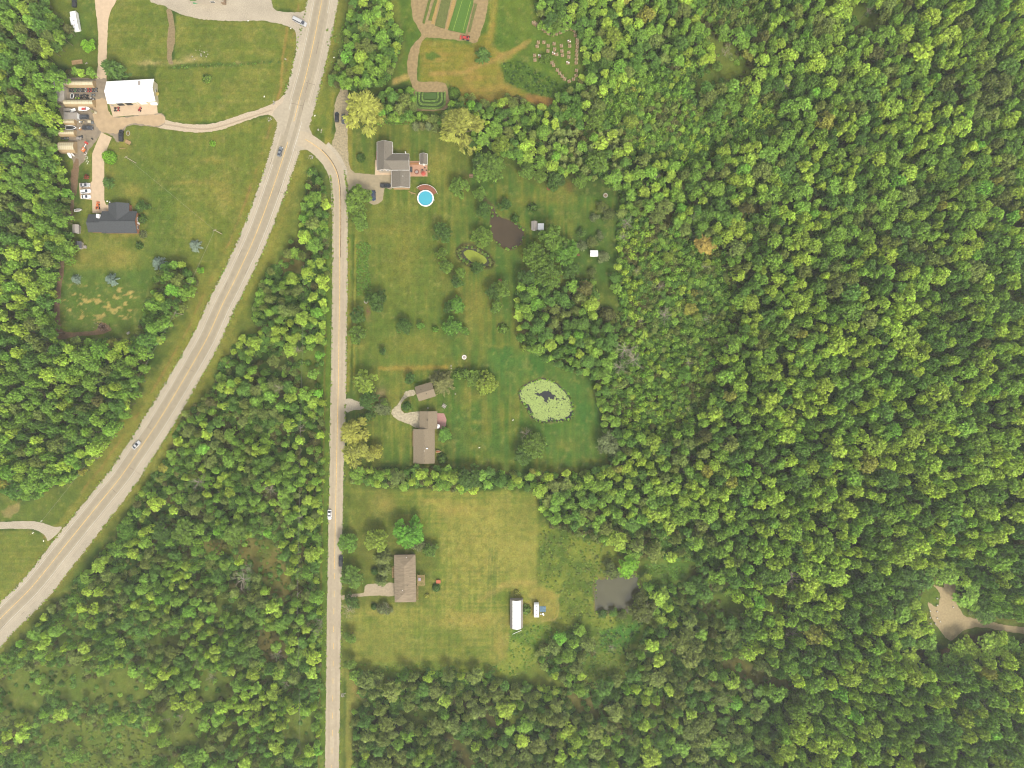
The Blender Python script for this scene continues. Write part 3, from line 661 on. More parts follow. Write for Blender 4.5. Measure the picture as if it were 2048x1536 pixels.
patch('stone_patio', [(818, 322), (855, 322), (855, 353), (818, 353)], .035, mat('patio_pavers', alb(206, 160, 128), .85, .14, 3), .1, False)
patch('walkway', [(750, 320), (757, 320), (757, 342), (784, 343), (784, 350), (750, 350)], .050, M_CONC, .1, False)
patch('stone_patio', [(872, 826), (888, 827), (893, 838), (892, 850), (888, 857), (872, 857)], .035, mat('pink_pavers', alb(188, 142, 130), .85, .14, 3), .2, False)

# ponds
def water(name, pts, z, col, rough=.08):
    m, nt, b = nodes_of(name); b.inputs['Base Color'].default_value = col + (1,); b.inputs['Roughness'].default_value = rough
    b.inputs['Specular IOR Level'].default_value = .3; L = nt.links.new
    n2_ = nt.nodes.new('ShaderNodeTexNoise'); n2_.inputs['Scale'].default_value = .16; n2_.inputs['Detail'].default_value = 3; tc2 = nt.nodes.new('ShaderNodeTexCoord'); L(tc2.outputs['Object'], n2_.inputs['Vector'])
    mx = nt.nodes.new('ShaderNodeMix'); mx.data_type = 'RGBA'; mx.inputs[6].default_value = tuple(c * .72 for c in col) + (1,); mx.inputs[7].default_value = tuple(c * 1.25 for c in col) + (1,); L(n2_.outputs['Fac'], mx.inputs[0]); L(mx.outputs[2], b.inputs['Base Color'])
    n = nt.nodes.new('ShaderNodeTexNoise'); n.inputs['Scale'].default_value = .9; n.inputs['Detail'].default_value = 4
    bp = nt.nodes.new('ShaderNodeBump'); bp.inputs['Strength'].default_value = .06; bp.inputs['Distance'].default_value = .05
    tc = nt.nodes.new('ShaderNodeTexCoord'); L(tc.outputs['Object'], n.inputs['Vector']); L(n.outputs['Fac'], bp.inputs['Height']); L(bp.outputs[0], b.inputs['Normal'])
    c = (sum(p[0] for p in pts) / len(pts), sum(p[1] for p in pts) / len(pts))
    big = [(c[0] + (x - c[0]) * 1.03, c[1] + (y - c[1]) * 1.03) for x, y in pts]
    return patch(name, big, z, m, .15)
water('lily_pond_water', LILY, -.2, (.022, .022, .024)); water('pond_water', POND2, -.25, alb(96, 80, 56, .8)); water('algae_pond_water', ALGAE, -.35, (.04, .04, .02)); water('square_pond_water', RPOND, -.25, alb(104, 101, 68, .8))
M_DUCK = mat('duckweed', alb(150, 162, 56), .9, .12, 1.2)
tag(patch('duckweed', [(927.4, 505), (934, 500), (944, 500), (958, 506), (972, 517), (973, 524), (966, 528), (948, 526), (940, 521), (932, 514)], -.335, M_DUCK, .7, kind='stuff'), 'bright green duckweed sheet on the small dark pond', 'duckweed')

def leaf_mesh(name, pts, nrm, size, lv, m, aspect=1.5, tang=None):
    """one small kite-shaped leaf clump per point"""
    n = len(pts); nrm = nrm / (np.linalg.norm(nrm, axis=1, keepdims=True) + 1e-9)
    t = rng.normal(size=(n, 3)) if tang is None else tang + rng.normal(size=(n, 3)) * .35
    t -= nrm * (t * nrm).sum(1, keepdims=True); t /= np.linalg.norm(t, axis=1, keepdims=True) + 1e-9
    b = np.cross(nrm, t); s = size[:, None] if np.ndim(size) else size
    V = np.stack([pts - t * s * aspect * .5, pts + b * s * .5 + t * s * .1, pts + t * s * aspect * .6, pts - b * s * .5 + t * s * .1], 1).reshape(-1, 3).astype(np.float32)
    me = bpy.data.meshes.new(name)
    me.vertices.add(4 * n); me.vertices.foreach_set('co', V.ravel())
    me.loops.add(4 * n); me.loops.foreach_set('vertex_index', np.arange(4 * n, dtype=np.int32))
    me.polygons.add(n); me.polygons.foreach_set('loop_start', np.arange(0, 4 * n, 4, dtype=np.int32))
    me.update(); me.validate()
    a = me.attributes.new('lv', 'FLOAT', 'POINT'); a.data.foreach_set('value', np.repeat(np.clip(lv, 0, 1), 4).astype(np.float32))
    me.materials.append(m)
    return me

# lily pads: thousands of floating leaves
def lily_pads():
    X = rng.uniform(1036, 1147, 60000); Y = rng.uniform(755, 846, 60000)
    dd = seg_dist(X, Y, LILY, True); k = inside(X, Y, LILY) & (dd > 1.5)
    hole = [(1068, 786), (1085, 785), (1092, 781), (1100, 781), (1104, 789), (1112, 791), (1104, 800), (1098, 795), (1094, 806), (1088, 800), (1084, 794), (1075, 792)]
    hx = X + (vn(X, Y, 3, seed=4) - .5) * 5; hy = Y + (vn(X, Y, 3, seed=8) - .5) * 5
    k &= ~inside(hx, hy, hole); k &= ~((dd < 6) & (fbm(X, Y, 12, 71) > .5) & ((Y > 808) & ((X < 1075) | (X > 1120) | (Y > 834))))
    k &= (vn(X, Y, 2.2, seed=12) > .22)
    X, Y = X[k], Y[k]; n = min(len(X), 15000); X, Y = X[:n], Y[:n]
    p = np.stack([(X - 1024) * S, (768 - Y) * S, -.17 + rng.random(n) * .03], 1)
    nr = np.tile([0, 0, 1.0], (n, 1)) + rng.normal(size=(n, 3)) * .12
    me = leaf_mesh('lily_pads', p, nr, rng.uniform(.22, .42, n), rng.random(n), foliage('lily_leaf', .35, .1, .35), 1.1)
    o = bpy.data.objects.new('lily_pads', me); C.objects.link(o); o['tint'] = list(alb(176, 196, 108))
    tag(o, 'pale green lily pads covering the pond around an open dark patch', 'lily pads', kind='stuff')
lily_pads()

# ------------------------------------------------------------------ vegetation meshes
def crown_mesh(name, seed, R0=4.0, H0=12.0, base=.36, nl=9, lob=(.28, .46), nt=150, per=15, tr=(.38, .8), leaf=.5, aspect=1.7, m=None, droop=.3, noise=.6, spread=.68, rough=.62, rkv=.2):
    """lobes give the crown its outline; leafy branch tips sit on them with gaps in between"""
    g = np.random.default_rng(seed)
    th = g.uniform(0, 2 * np.pi, nl) + np.arange(nl) * 2.4; rr = np.sqrt((np.arange(nl) + g.uniform(.1, .9, nl)) / nl) * spread
    lr = g.uniform(lob[0], lob[1], nl) * (1.1 - .3 * rr)
    zc = H0 * ((1 - lr * R0 / H0 * .9) - (1 - base) * (rr / spread) ** 1.8 * g.uniform(.35, .85, nl))
    rk = g.uniform(1 - rkv, 1 + rkv, nl)
    c = np.stack([np.cos(th) * rr * R0 * rk, np.sin(th) * rr * R0 * rk, zc], 1)
    k = g.choice(nl, nt, p=lr ** 2 / (lr ** 2).sum())
    d = g.normal(size=(nt, 3)); d[:, 2] = np.abs(d[:, 2]) * 1.1 - .3 * g.random(nt); d /= np.linalg.norm(d, axis=1, keepdims=True)
    t = c[k] + d * (lr[k] * R0)[:, None] * (1 + rough * (g.random((nt, 1)) - .55))
    keep = np.ones(nt, bool)
    for j in range(nl):
        q = np.linalg.norm((t - c[j]) / (lr[j] * R0), axis=1); keep &= ~((q < .55) & (k != j))
    t, d, k = t[keep], d[keep], k[keep]; nt = len(t)
    trd = g.uniform(tr[0], tr[1], nt); cnt = np.maximum(4, (per * (trd / np.mean(tr)) ** 2).astype(int)); ix = np.repeat(np.arange(nt), cnt); n = len(ix)
    e = g.normal(size=(n, 3)) + d[ix] * .9 + np.array([0, 0, .5]); e /= np.linalg.norm(e, axis=1, keepdims=True)
    p = t[ix] + e * trd[ix][:, None] * (g.uniform(.35, 1.1, (n, 1)) * np.array([1, 1, .7]))
    out = t[ix] * np.array([1, 1, 0]); out /= np.linalg.norm(out, axis=1, keepdims=True) + 1e-6
    nr = e * .7 + np.array([0, 0, .6]) + g.normal(size=(n, 3)) * noise
    lv = .5 + (g.random(nl)[k][ix] - .5) * .35 + (g.random(nt)[ix] - .5) * .5 + g.normal(size=n) * .13
    return leaf_mesh(name, p, nr, g.uniform(.6, 1.3, n) * leaf, lv, m or M_LEAF, aspect, out * .9 + e * .8 + np.array([0, 0, -droop]))

def conifer_mesh(name, seed, R0=2.5, H0=8.0, whorls=15, per=11, m=None, up=.1, taper=.9, leaf=.34):
    g = np.random.default_rng(seed); P_, N_, T_, L_ = [], [], [], []
    for w in range(whorls):
        f = w / whorls; z = H0 * (.08 + .9 * f); r = R0 * (1 - f) ** taper * g.uniform(.85, 1.1)
        for b in range(max(4, int(per * (1 - f * .6)))):
            a = g.uniform(0, 2 * np.pi); u = np.array([np.cos(a), np.sin(a), 0]); br = r * g.uniform(.75, 1.1); lv = g.random()
            for s in np.arange(.2, 1.02, .14):
                for _ in range(2):
                    P_.append(u * br * s + [0, 0, z - br * s * .25 * (1 - up)] + g.normal(size=3) * .10 * R0 * .4)
                    N_.append(np.array([0, 0, 1.0]) + g.normal(size=3) * .45 + u * .3); T_.append(u + g.normal(size=3) * .5 + [0, 0, -.1]); L_.append(lv * .6 + g.random() * .4)
    P_ = np.array(P_); return leaf_mesh(name, P_, np.array(N_), g.uniform(.7, 1.3, len(P_)) * leaf, np.array(L_), m or M_NEEDLE, 2.0, np.array(T_))

def shell_mesh(name, seed, n=900, leaf=.22, R0=1.0, H0=1.0, rough=.12):
    g = np.random.default_rng(seed); d = g.normal(size=(n, 3)); d[:, 2] = np.abs(d[:, 2]); d /= np.linalg.norm(d, axis=1, keepdims=True)
    bump = 1 + rough * (np.sin(d[:, 0] * 7 + seed) * np.sin(d[:, 1] * 6 + 2 * seed) + .6 * np.sin(d[:, 0] * 15 + 3) * np.cos(d[:, 1] * 13))
    p = d * np.array([R0, R0, H0]) * (bump * g.uniform(.86, 1.06, n))[:, None]
    return leaf_mesh(name, p, d + g.normal(size=(n, 3)) * .5 + [0, 0, .3], g.uniform(.6, 1.3, n) * leaf, g.random(n), M_LEAF, 1.3)

def trunk_mesh(seed, R0=4.0, H0=12.0, limbs=6, r=.2, bare=False, m=None, name='trunk'):
    g = random.Random(seed); mb = MB()
    pts = [Vector((0, 0, -.3))]
    for i in range(1, 6): pts.append(Vector((g.uniform(-.2, .2), g.uniform(-.2, .2), H0 * .17 * i)))
    for i in range(5): mb.tube(pts[i], pts[i + 1], r * (1 - i * .17), r * (1 - (i + 1) * .17), 6, False)
    for i in range(limbs):
        a = i * 2.4 + g.uniform(-.3, .3); z = H0 * g.uniform(.35, .7); L = R0 * g.uniform(.5, .9)
        p = Vector((0, 0, z)); q = p + Vector((math.cos(a) * L * .6, math.sin(a) * L * .6, L * .45)); e = q + Vector((math.cos(a + .3) * L * .45, math.sin(a + .3) * L * .45, L * .3))
        mb.tube(p, q, r * .42, r * .25, 5, False); mb.tube(q, e, r * .25, r * .06, 4, False)
        if bare:
            for k in range(7):
                t = g.uniform(.3, 1); s = p.lerp(q, t) if k % 2 else q.lerp(e, t); b = a + g.uniform(-1.2, 1.2); l2 = L * g.uniform(.25, .6)
                e2 = s + Vector((math.cos(b) * l2, math.sin(b) * l2, l2 * g.uniform(0, .5))); mb.tube(s, e2, r * .16, r * .05, 4, False)
                for kk in range(2):
                    b2 = b + g.uniform(-1, 1); l3 = l2 * .6; s2 = s.lerp(e2, g.uniform(.4, .9)); mb.tube(s2, s2 + Vector((math.cos(b2) * l3, math.sin(b2) * l3, l3 * .3)), r * .09, r * .03, 3, False)
    me = bpy.data.meshes.new(name); me.from_pydata([tuple(v) for v in mb.v], [], mb.f); me.materials.append(m or M_BARK); return me

KIND = {}
KIND['broad'] = dict(R=4.0, H=12.0, crowns=[crown_mesh('crown', 100 + i, nl=5 + i % 6, spread=.55 + .07 * (i % 3), nt=130 + 12 * i) for i in range(9)], trunks=[trunk_mesh(i) for i in range(3)])
KIND['big'] = dict(R=6.0, H=14.0, crowns=[crown_mesh('crown', 200 + i, R0=6, H0=14, nl=9 + 3 * i, lob=(.24, .42), nt=330, base=.3, spread=.72) for i in range(4)], trunks=[trunk_mesh(20 + i, 6, 14, 8, .32) for i in range(2)])
KIND['bushy'] = dict(R=4.0, H=8.0, crowns=[crown_mesh('crown', 300 + i, R0=4, H0=8, nl=12 + 2 * i, lob=(.24, .36), nt=300, per=12, tr=(.25, .55), leaf=.36, base=.1, noise=.5, spread=.76, rough=.3) for i in range(6)], trunks=[trunk_mesh(40 + i, 4, 8, 6, .16) for i in range(2)])
KIND['willow'] = dict(R=6.0, H=13.0, crowns=[crown_mesh('crown', 400 + i, R0=6, H0=13, nl=16, lob=(.2, .36), nt=420, per=13, tr=(.35, .75), leaf=.36, aspect=3.2, base=.12, droop=.9, noise=.5, spread=.78, rough=.45) for i in range(3)], trunks=[trunk_mesh(60 + i, 6, 13, 9, .4) for i in range(2)])
KIND['round'] = dict(R=5.0, H=11.0, crowns=[crown_mesh('crown', 500 + i, R0=5, H0=11, nl=26, lob=(.24, .32), nt=420, per=12, tr=(.3, .6), leaf=.4, base=.22, noise=.5, spread=.76, rough=.3, rkv=.06) for i in range(2)], trunks=[trunk_mesh(70, 5, 11, 8, .3)])
KIND['spruce'] = dict(R=2.5, H=8.0, crowns=[conifer_mesh('crown', 600 + i) for i in range(3)], trunks=[trunk_mesh(80, 1, 8, 0, .16)])
KIND['pine'] = dict(R=2.5, H=7.0, crowns=[conifer_mesh('crown', 620 + i, R0=2.5, H0=7, whorls=9, per=10, up=.8, taper=.6, leaf=.4) for i in range(3)], trunks=[trunk_mesh(81, 1, 7, 0, .14)])
KIND['shrub'] = dict(R=1.0, H=1.0, crowns=[shell_mesh('crown', 700 + i, 420, .26, rough=.22) for i in range(6)], trunks=[])
KIND['ball'] = dict(R=1.0, H=1.0, crowns=[shell_mesh('crown', 720, 1500, .13, rough=.03)], trunks=[])
KIND['dead'] = dict(R=4.0, H=8.0, crowns=[trunk_mesh(90 + i, 4, 8, 9, .2, True, M_DEADWOOD, 'branches') for i in range(3)], trunks=[])

TINT = {'yg': (.37, .49, .066), 'bright': (.23, .44, .056), 'mid': (.235, .38, .054), 'deep': (.135, .25, .042), 'olive': (.21, .265, .06), 'yellow': (.34, .34, .06), 'rust': (.42, .31, .07),
        'pale': (.25, .30, .11), 'blue': (.17, .225, .16), 'willow': (.37, .385, .075), 'dusky': (.15, .155, .045), 'red': (.25, .07, .03), 'lime': (.22, .42, .03), 'leafgreen': (.145, .33, .03), 'grass': (.07, .15, .03)}
TONE = {'yg': 'yellow-green', 'bright': 'fresh green', 'mid': 'mid green', 'deep': 'dark green', 'olive': 'olive green', 'yellow': 'bright yellow', 'rust': 'rusty orange', 'pale': 'pale grey-green', 'blue': 'blue-grey',
        'willow': 'pale yellow-green', 'dusky': 'dull brown-green', 'red': 'dark red', 'lime': 'vivid lime green', 'leafgreen': 'vivid leaf green', 'grass': 'grass green'}
def jit(t, k=.14):
    f = random.uniform(1 - k, 1 + k); a = random.uniform(-.05, .05)
    return (t[0] * f * (1 + a), t[1] * f, t[2] * f * (1 - a))

def place(kind, x, y, r, h, tint, label, cat, name, group=None, sx=1.0, rot=None, variant=None):
    """x,y metres on the ground; r crown radius, h height"""
    K = KIND[kind]; z0 = 0.0
    o = thing(name, (x, y, z0), random.uniform(0, 6.28) if rot is None else rot, label, cat, group)
    o.scale = (r / K['R'] * sx, r / K['R'] / sx, h / K['H'])
    v = random.randrange(len(K['crowns'])) if variant is None else variant
    c = bpy.data.objects.new('branches' if kind == 'dead' else ('foliage' if kind in ('shrub', 'ball') else 'crown'), K['crowns'][v]); C.objects.link(c); c.parent = o
    c['tint'] = [float(a) for a in tint]
    if K['trunks']:
        t = bpy.data.objects.new('trunk', random.choice(K['trunks'])); C.objects.link(t); t.parent = o
    return o

def img(px, py, h):      # crown seen at this photo pixel, tree h tall -> foot of its trunk
    v = P(px, py, .8 * h); return v.x, v.y

# ------------------------------------------------------------------ single trees and shrubs on the lots
n_broad = [0]
LONE = [  # px, py, radius px, kind, tint, height, label
 (728, 220, 40, 'willow', 'willow', 14, 'huge spreading pale yellow-green willow beside the gravel strip with two parked cars'),
 (918, 254, 43, 'willow', 'willow', 15, 'huge pale yellow-green willow at the corner of the pool house lawn'),
 (706, 864, 28, 'willow', 'willow', 12, 'pale yellow-green willow overhanging the side road, upper of the touching pair'),
 (710, 908, 31, 'willow', 'willow', 12, 'pale yellow-green willow overhanging the side road, lower of the touching pair'),
 (751, 904, 14.5, 'round', 'yellow', 7, 'small bright yellow-green tree right of the lower roadside willow'),
 (716, 398, 30, 'big', 'mid', 9, 'broad mid green tree hiding the left end of the pool house drive'),
 (718, 440, 17, 'broad', 'mid', 8, 'mid green tree just below the broad tree at the pool house drive'),
 (752, 598, 21, 'big', 'deep', 8, 'dark green tree near the side road, level with the bare oval spot'),
 (713, 630, 16, 'broad', 'deep', 8, 'dark green tree against the side road beside the bare oval spot'),
 (714, 667, 18, 'bushy', 'mid', 6, 'mid green bushy tree against the side road below the bare spot'),
 (808, 652, 16, 'round', 'deep', 7, 'dense dark green tree standing alone in the middle of the long lawn'),
 (841, 653, 8, 'broad', 'bright', 4, 'small green tree right of the dense dark tree on the long lawn'),
 (870, 658, 5.5, 'shrub', 'bright', 2, 'small round green shrub in the row across the long lawn'),
 (764, 703, 8, 'broad', 'deep', 4, 'small dark sapling alone on the lower left of the long lawn'),
 (903, 654, 19, 'big', 'bright', 7, 'fresh green tree in the row across the long lawn, largest of the row'),
 (928, 665, 10, 'broad', 'bright', 5, 'small fresh green tree at the right end of the lawn row'),
 (914, 611, 17, 'broad', 'bright', 7, 'fresh green tree above the row on the long lawn'),
 (897, 614, 11, 'broad', 'deep', 6, 'darker tree touching the fresh green tree above the lawn row'),
 (913, 562, 13, 'broad', 'deep', 7, 'dark green tree below the left side of the algae pond'),
 (987, 583, 16, 'broad', 'deep', 8, 'dark green tree left in the clump between algae pond and lily pond'),
 (1005, 577, 17, 'broad', 'mid', 8, 'mid green tree right in the clump between algae pond and lily pond'),
 (988, 612, 13, 'broad', 'mid', 6, 'smaller mid green tree below the clump between the two ponds'),
 (1006, 657, 9, 'shrub', 'mid', 2.5, 'low green shrub on the worn lawn right of the lawn row'),
 (819, 756, 11, 'broad', 'deep', 5, 'dark young tree above left of the tilted-roof garage'),
 (728, 764, 24, 'big', 'yg', 8, 'yellow-green loose tree on the left of the garage plot'),
 (737, 800, 19, 'round', 'deep', 8, 'dark green tree covering the mouth of the gravel front drive'),
 (729, 835, 17, 'bushy', 'deep', 6, 'dark green bushy tree between front drive and upper roadside willow'),
 (764, 814, 16, 'bushy', 'pale', 4, 'pale straggly shrub patch between the front drive and the gravel loop'),
 (768, 806, 9, 'bushy', 'mid', 4, 'small green bush in the pale shrub patch at the gravel loop'),
 (813, 813, 10.5, 'round', 'deep', 6, 'round dark green tree inside the gravel drive loop'),
 (881, 764, 20, 'spruce', 'dusky', 10, 'dull grey-green conifer overhanging the tilted-roof garage'),
 (917, 748, 9, 'shrub', 'mid', 2.5, 'low green hedge shrub leading right from the grey-green conifer'),
 (929, 747, 9, 'shrub', 'mid', 2.5, 'low green hedge shrub between the conifer and the spreading trees'),
 (946, 757, 17, 'broad', 'mid', 6, 'mid green spreading tree left in the pair left of the lily pond'),
 (971, 768, 23, 'round', 'yg', 8, 'feathery yellow-green tree right in the pair left of the lily pond'),
 (886, 870, 15, 'broad', 'bright', 5, 'green tree beside the pink patio house, just below the patio'),
 (884, 918, 9, 'shrub', 'deep', 2.5, 'dark shrub beside the lower right corner of the pink patio house'),
 (1068, 890, 25, 'big', 'mid', 9, 'large mid green tree below the lily pond'),
 (1042, 912, 18, 'broad', 'deep', 7, 'dark green tree left of and below the large tree under the lily pond'),
 (1052, 868, 12, 'dead', 'mid', 6, 'bare grey branches poking out beside the large tree under the lily pond'),
 (1048, 693, 7, 'shrub', 'yg', 2.5, 'small yellow-green bush at the wood edge above the lily pond'),
 (1144, 701, 12, 'round', 'bright', 8, 'round fresh green tree standing above the wood right of the lily pond'),
 (1219, 887, 25, 'bushy', 'pale', 8, 'pale olive spreading tree at the right edge of the lily pond lawn'),
 (1066, 942, 6.5, 'broad', 'yellow', 6, 'small bright yellow sapling in the hedgerow below the lily pond'),
 (919, 372, 20, 'round', 'mid', 8, 'round mid green tree right of the swimming pool'),
 (958, 386, 13, 'broad', 'mid', 6, 'mid green tree right of the round tree by the swimming pool'),
 (968, 418, 15, 'broad', 'deep', 6, 'dark green tree at the upper left bank of the grey pond'),
 (1010, 410, 13.5, 'broad', 'deep', 6, 'dark green tree at the upper right bank of the grey pond'),
 (1030, 435, 7, 'shrub', 'deep', 3, 'small dark bush on the right bank of the grey pond'),
 (1066, 414, 8, 'shrub', 'deep', 3, 'small dark shrub alone above the grey garden shed'),
 (885, 464, 20, 'big', 'deep', 8, 'dark green tree alone left of the grey pond'),
 (964, 474, 21, 'round', 'mid', 8, 'mid green tree between the grey pond and the algae pond'),
 (883, 507, 12, 'broad', 'mid', 6, 'mid green tree left of the algae pond'),
 (890, 532, 15, 'broad', 'mid', 7, 'mid green tree lower left of the algae pond'),
 (915, 546, 13, 'broad', 'mid', 7, 'mid green tree directly below left of the algae pond'),
 (955, 535, 13, 'bushy', 'deep', 5, 'dark bush overhanging the lower bank of the algae pond'),
 (978, 332, 31, 'big', 'mid', 10, 'large mid green tree at the upper lawn above the grey pond'),
 (962, 322, 17, 'broad', 'deep', 9, 'dark green tree behind the large tree at the upper lawn'),
 (1003, 290, 21, 'big', 'yg', 10, 'yellow-green tree right of the corner willow, above the upper lawn'),
 (1013, 304, 15, 'broad', 'bright', 8, 'fresh green tree below the yellow-green tree at the upper lawn'),
 (1036, 308, 14, 'broad', 'bright', 8, 'fresh green tree left of the olive pine stand'),
 (1053, 340, 17, 'round', 'mid', 7, 'mid green tree first in the row along the upper lawn edge'),
 (1087, 347, 17, 'broad', 'mid', 7, 'mid green tree second in the row along the upper lawn edge'),
 (1113, 358, 19, 'big', 'deep', 8, 'dark green tree third in the row along the upper lawn edge'),
 (1160, 359, 15, 'round', 'mid', 7, 'mid green tree last in the row along the upper lawn edge'),
 (1195, 322, 24, 'big', 'mid', 10, 'large mid green tree at the right side of the olive pine stand'),
 (1066, 502, 21, 'big', 'mid', 11, 'mid green tree at the left of the tall clump right of the grey pond'),
 (1106, 476, 28, 'big', 'mid', 13, 'tallest green tree at the top of the clump right of the grey pond'),
 (1127, 508, 30, 'big', 'bright', 12, 'broad fresh green tree at the right of the clump right of the grey pond'),
 (1076, 520, 25, 'big', 'mid', 12, 'mid green tree in the middle of the clump right of the grey pond'),
 (1098, 548, 27, 'big', 'mid', 12, 'green tree at the lower middle of the clump right of the grey pond'),
 (1142, 540, 18, 'broad', 'deep', 9, 'darker tree at the lower right of the clump right of the grey pond'),
 (1054, 548, 18, 'broad', 'deep', 9, 'darker tree at the lower left of the clump right of the grey pond'),
 (945, 292, 10, 'broad', 'deep', 7, 'dark narrow tree tucked right of the corner willow'),
 (695, 1088, 20, 'round', 'bright', 6, 'fresh green tree overhanging the side road above the parked dark pickup'),
 (752, 1084, 23.5, 'round', 'yg', 9, 'round green tree with yellowish edge above the hip roof house'),
 (815, 1066, 31, 'round', 'leafgreen', 10, 'big round vivid green tree directly above the hip roof house'),
 (860, 1100, 15, 'bushy', 'mid', 5, 'mid green bushy tree right of the vivid green tree'),
 (838, 1093, 12, 'bushy', 'pale', 4, 'pale small tree between the vivid green tree and the bushy tree'),
 (763, 1120, 15, 'spruce', 'olive', 8, 'olive conifer left of the hip roof house, upper of the column'),
 (765, 1144, 12, 'spruce', 'olive', 7, 'olive conifer left of the hip roof house, middle of the column'),
 (760, 1166, 10, 'spruce', 'olive', 6, 'olive conifer at the hip roof house drive, lowest of the column'),
 (748, 1144, 7, 'ball', 'deep', 3, 'small round dark shrub left of the middle olive conifer'),
 (706, 1155, 23, 'big', 'mid', 7, 'mid green tree overhanging the side road above the brown drive'),
 (701, 1204, 15, 'bushy', 'deep', 5, 'dark bushy tree at the side road below the brown drive'),
 (697, 1223, 14, 'dead', 'pale', 6, 'bare bleached dead tree beside the side road below the brown drive'),
 (768, 1220, 14, 'bushy', 'pale', 4, 'pale grey-green bush on the lawn lower left of the hip roof house'),
 (772, 1214, 9, 'dead', 'pale', 4, 'bare dead twigs rising from the pale bush on the lawn'),
 (747, 1215, 6, 'ball', 'deep', 2.5, 'small dark shrub left of the pale bush on the lawn'),
 (701, 1272, 13.5, 'broad', 'mid', 6, 'mid green tree by the side road, alone beside the hay field'),
 (698, 1325, 13, 'broad', 'mid', 6, 'mid green tree by the side road at the field corner'),
 (872, 1177, 7.5, 'ball', 'deep', 2, 'small dark round shrub below the orange crate on the lawn'),
 (854, 1192, 4, 'shrub', 'yellow', 1, 'tiny yellow bush right of the hip roof house'),
 (173.5, 88, 14, 'round', 'lime', 6, 'vivid lime green tree below the white camper'),
 (213, 130, 18, 'pine', 'deep', 12, 'dark spiky pine overhanging the farm track'),
 (212.5, 311, 12, 'ball', 'lime', 5, 'clipped round lime green tree on the edge of the concrete drive'),
 (210, 362, 9, 'pine', 'deep', 5, 'dark small pine at the edge of the concrete drive'),
 (171, 353, 4.5, 'shrub', 'red', 1.2, 'small dark red bush on the strip left of the concrete drive'),
 (282, 412, 13, 'bushy', 'deep', 4, 'dark green bush off the upper right corner of the brick house'),
 (282, 436, 8, 'shrub', 'deep', 2, 'dark shrub against the brick gable of the left house'),
 (285, 468, 7, 'shrub', 'pale', 1.2, 'pale flowering bush at the lower right corner of the brick house'),
 (400, 541, 7.5, 'broad', 'lime', 4, 'tiny lime green tree beside the highway ditch'),
 (385.5, 489, 10, 'spruce', 'blue', 5, 'blue-grey spruce on the right of the lawn, nearest the highway'),
 (310, 524, 11, 'spruce', 'blue', 6, 'blue-grey spruce touching the dark tree clump'),
 (215, 557, 10, 'spruce', 'blue', 6, 'blue-grey spruce in the middle of the rough lawn'),
 (146, 557, 7.5, 'spruce', 'blue', 4, 'small blue-grey spruce at the left of the rough lawn'),
 (277, 490, 6.5, 'shrub', 'deep', 2, 'small dark shrub on the lawn below the brick house'),
 (412, 155, 8, 'shrub', 'mid', 2, 'small green shrub on the lawn above the curved drive'),
 (424, 286, 5, 'shrub', 'lime', 1.5, 'small lime shrub on the lawn below the curved drive'),
 (908, 183, 11, 'ball', 'mid', 4, 'dense round green bush right of the hedged garden plot'),
 (965, 103, 13, 'pine', 'deep', 8, 'dark pine alone in the mown field below the plots'),
 (1092, 115, 10, 'bushy', 'mid', 4, 'small green tree among the hive pallets'),
 (1100, 38, 17, 'broad', 'deep', 8, 'dark green tree above the upper line of hive pallets'),
 (1118, 48, 14, 'broad', 'mid', 8, 'mid green tree right of the dark one above the hive pallets'),
 (830, 248, 7, 'pine', 'pale', 6, 'pale narrow conifer, first of four in a row on the lawn edge'),
 (842, 248, 6, 'pine', 'dusky', 6, 'brownish narrow conifer, second of four in a row on the lawn edge'),
 (856, 248, 6.5, 'pine', 'pale', 6, 'pale brown narrow conifer, third of four in a row on the lawn edge'),
 (870, 250, 7.5, 'pine', 'olive', 6, 'olive narrow conifer, last of four in a row on the lawn edge'),
 (720, 313, 8, 'ball', 'deep', 3.5, 'small round near-black conifer left of the pool house'),
 (1255, 1135, 21, 'broad', 'lime', 7, 'lime green lobed tree at the top edge of the square pond'),
 (1292, 1154, 11, 'broad', 'yg', 5, 'yellow-green small tree right of the square pond'),
 (1223, 1140, 18, 'bushy', 'olive', 5, 'olive bush at the upper left bank of the square pond'),
 (1287, 1222, 26, 'bushy', 'olive', 8, 'large olive tree at the lower right corner of the square pond'),
 (1284, 1200, 14, 'bushy', 'olive', 6, 'olive bush on the right bank of the square pond'),
 (1205, 1229, 9, 'bushy', 'deep', 3, 'dark bush at the lower left bank of the square pond'),
 (1227, 1226, 9, 'bushy', 'bright', 4, 'fresh green bush in the middle of the lower pond bank'),
 (1246, 1232, 9, 'bushy', 'olive', 3.5, 'olive bush right of the middle on the lower pond bank'),
 (1225, 1296, 8, 'dead', 'pale', 3, 'bare whitish bush on the green strip below the square pond'),
 (1052, 1221, 8.5, 'shrub', 'mid', 2, 'green shrub between the hoop barn and the camper'),
 (1033, 1186, 5, 'shrub', 'yellow', 1.2, 'tiny yellow shrub above the hoop barn'),
 (1205, 414, 12, 'bushy', 'olive', 3.5, 'olive bush, topmost in the grassy bay right of the garden shed'),
 (1218, 430, 13, 'bushy', 'olive', 3.5, 'olive bush on the right of the grassy bay'),
 (1190, 434, 9, 'bushy', 'pale', 3, 'pale bush in the middle of the grassy bay'),
 (1163, 466, 10, 'bushy', 'deep', 3, 'dark bush left in the grassy bay'),
 (1186, 484, 11, 'bushy', 'olive', 3, 'olive bush above the white shed'),
 (1200, 470, 9, 'bushy', 'pale', 3, 'pale bush above and right of the white shed'),
 (1163, 492, 10, 'bushy', 'pale', 3, 'pale bush left of the white shed'),
 (1207, 515, 12, 'bushy', 'pale', 3, 'pale bush touching the right side of the white shed'),
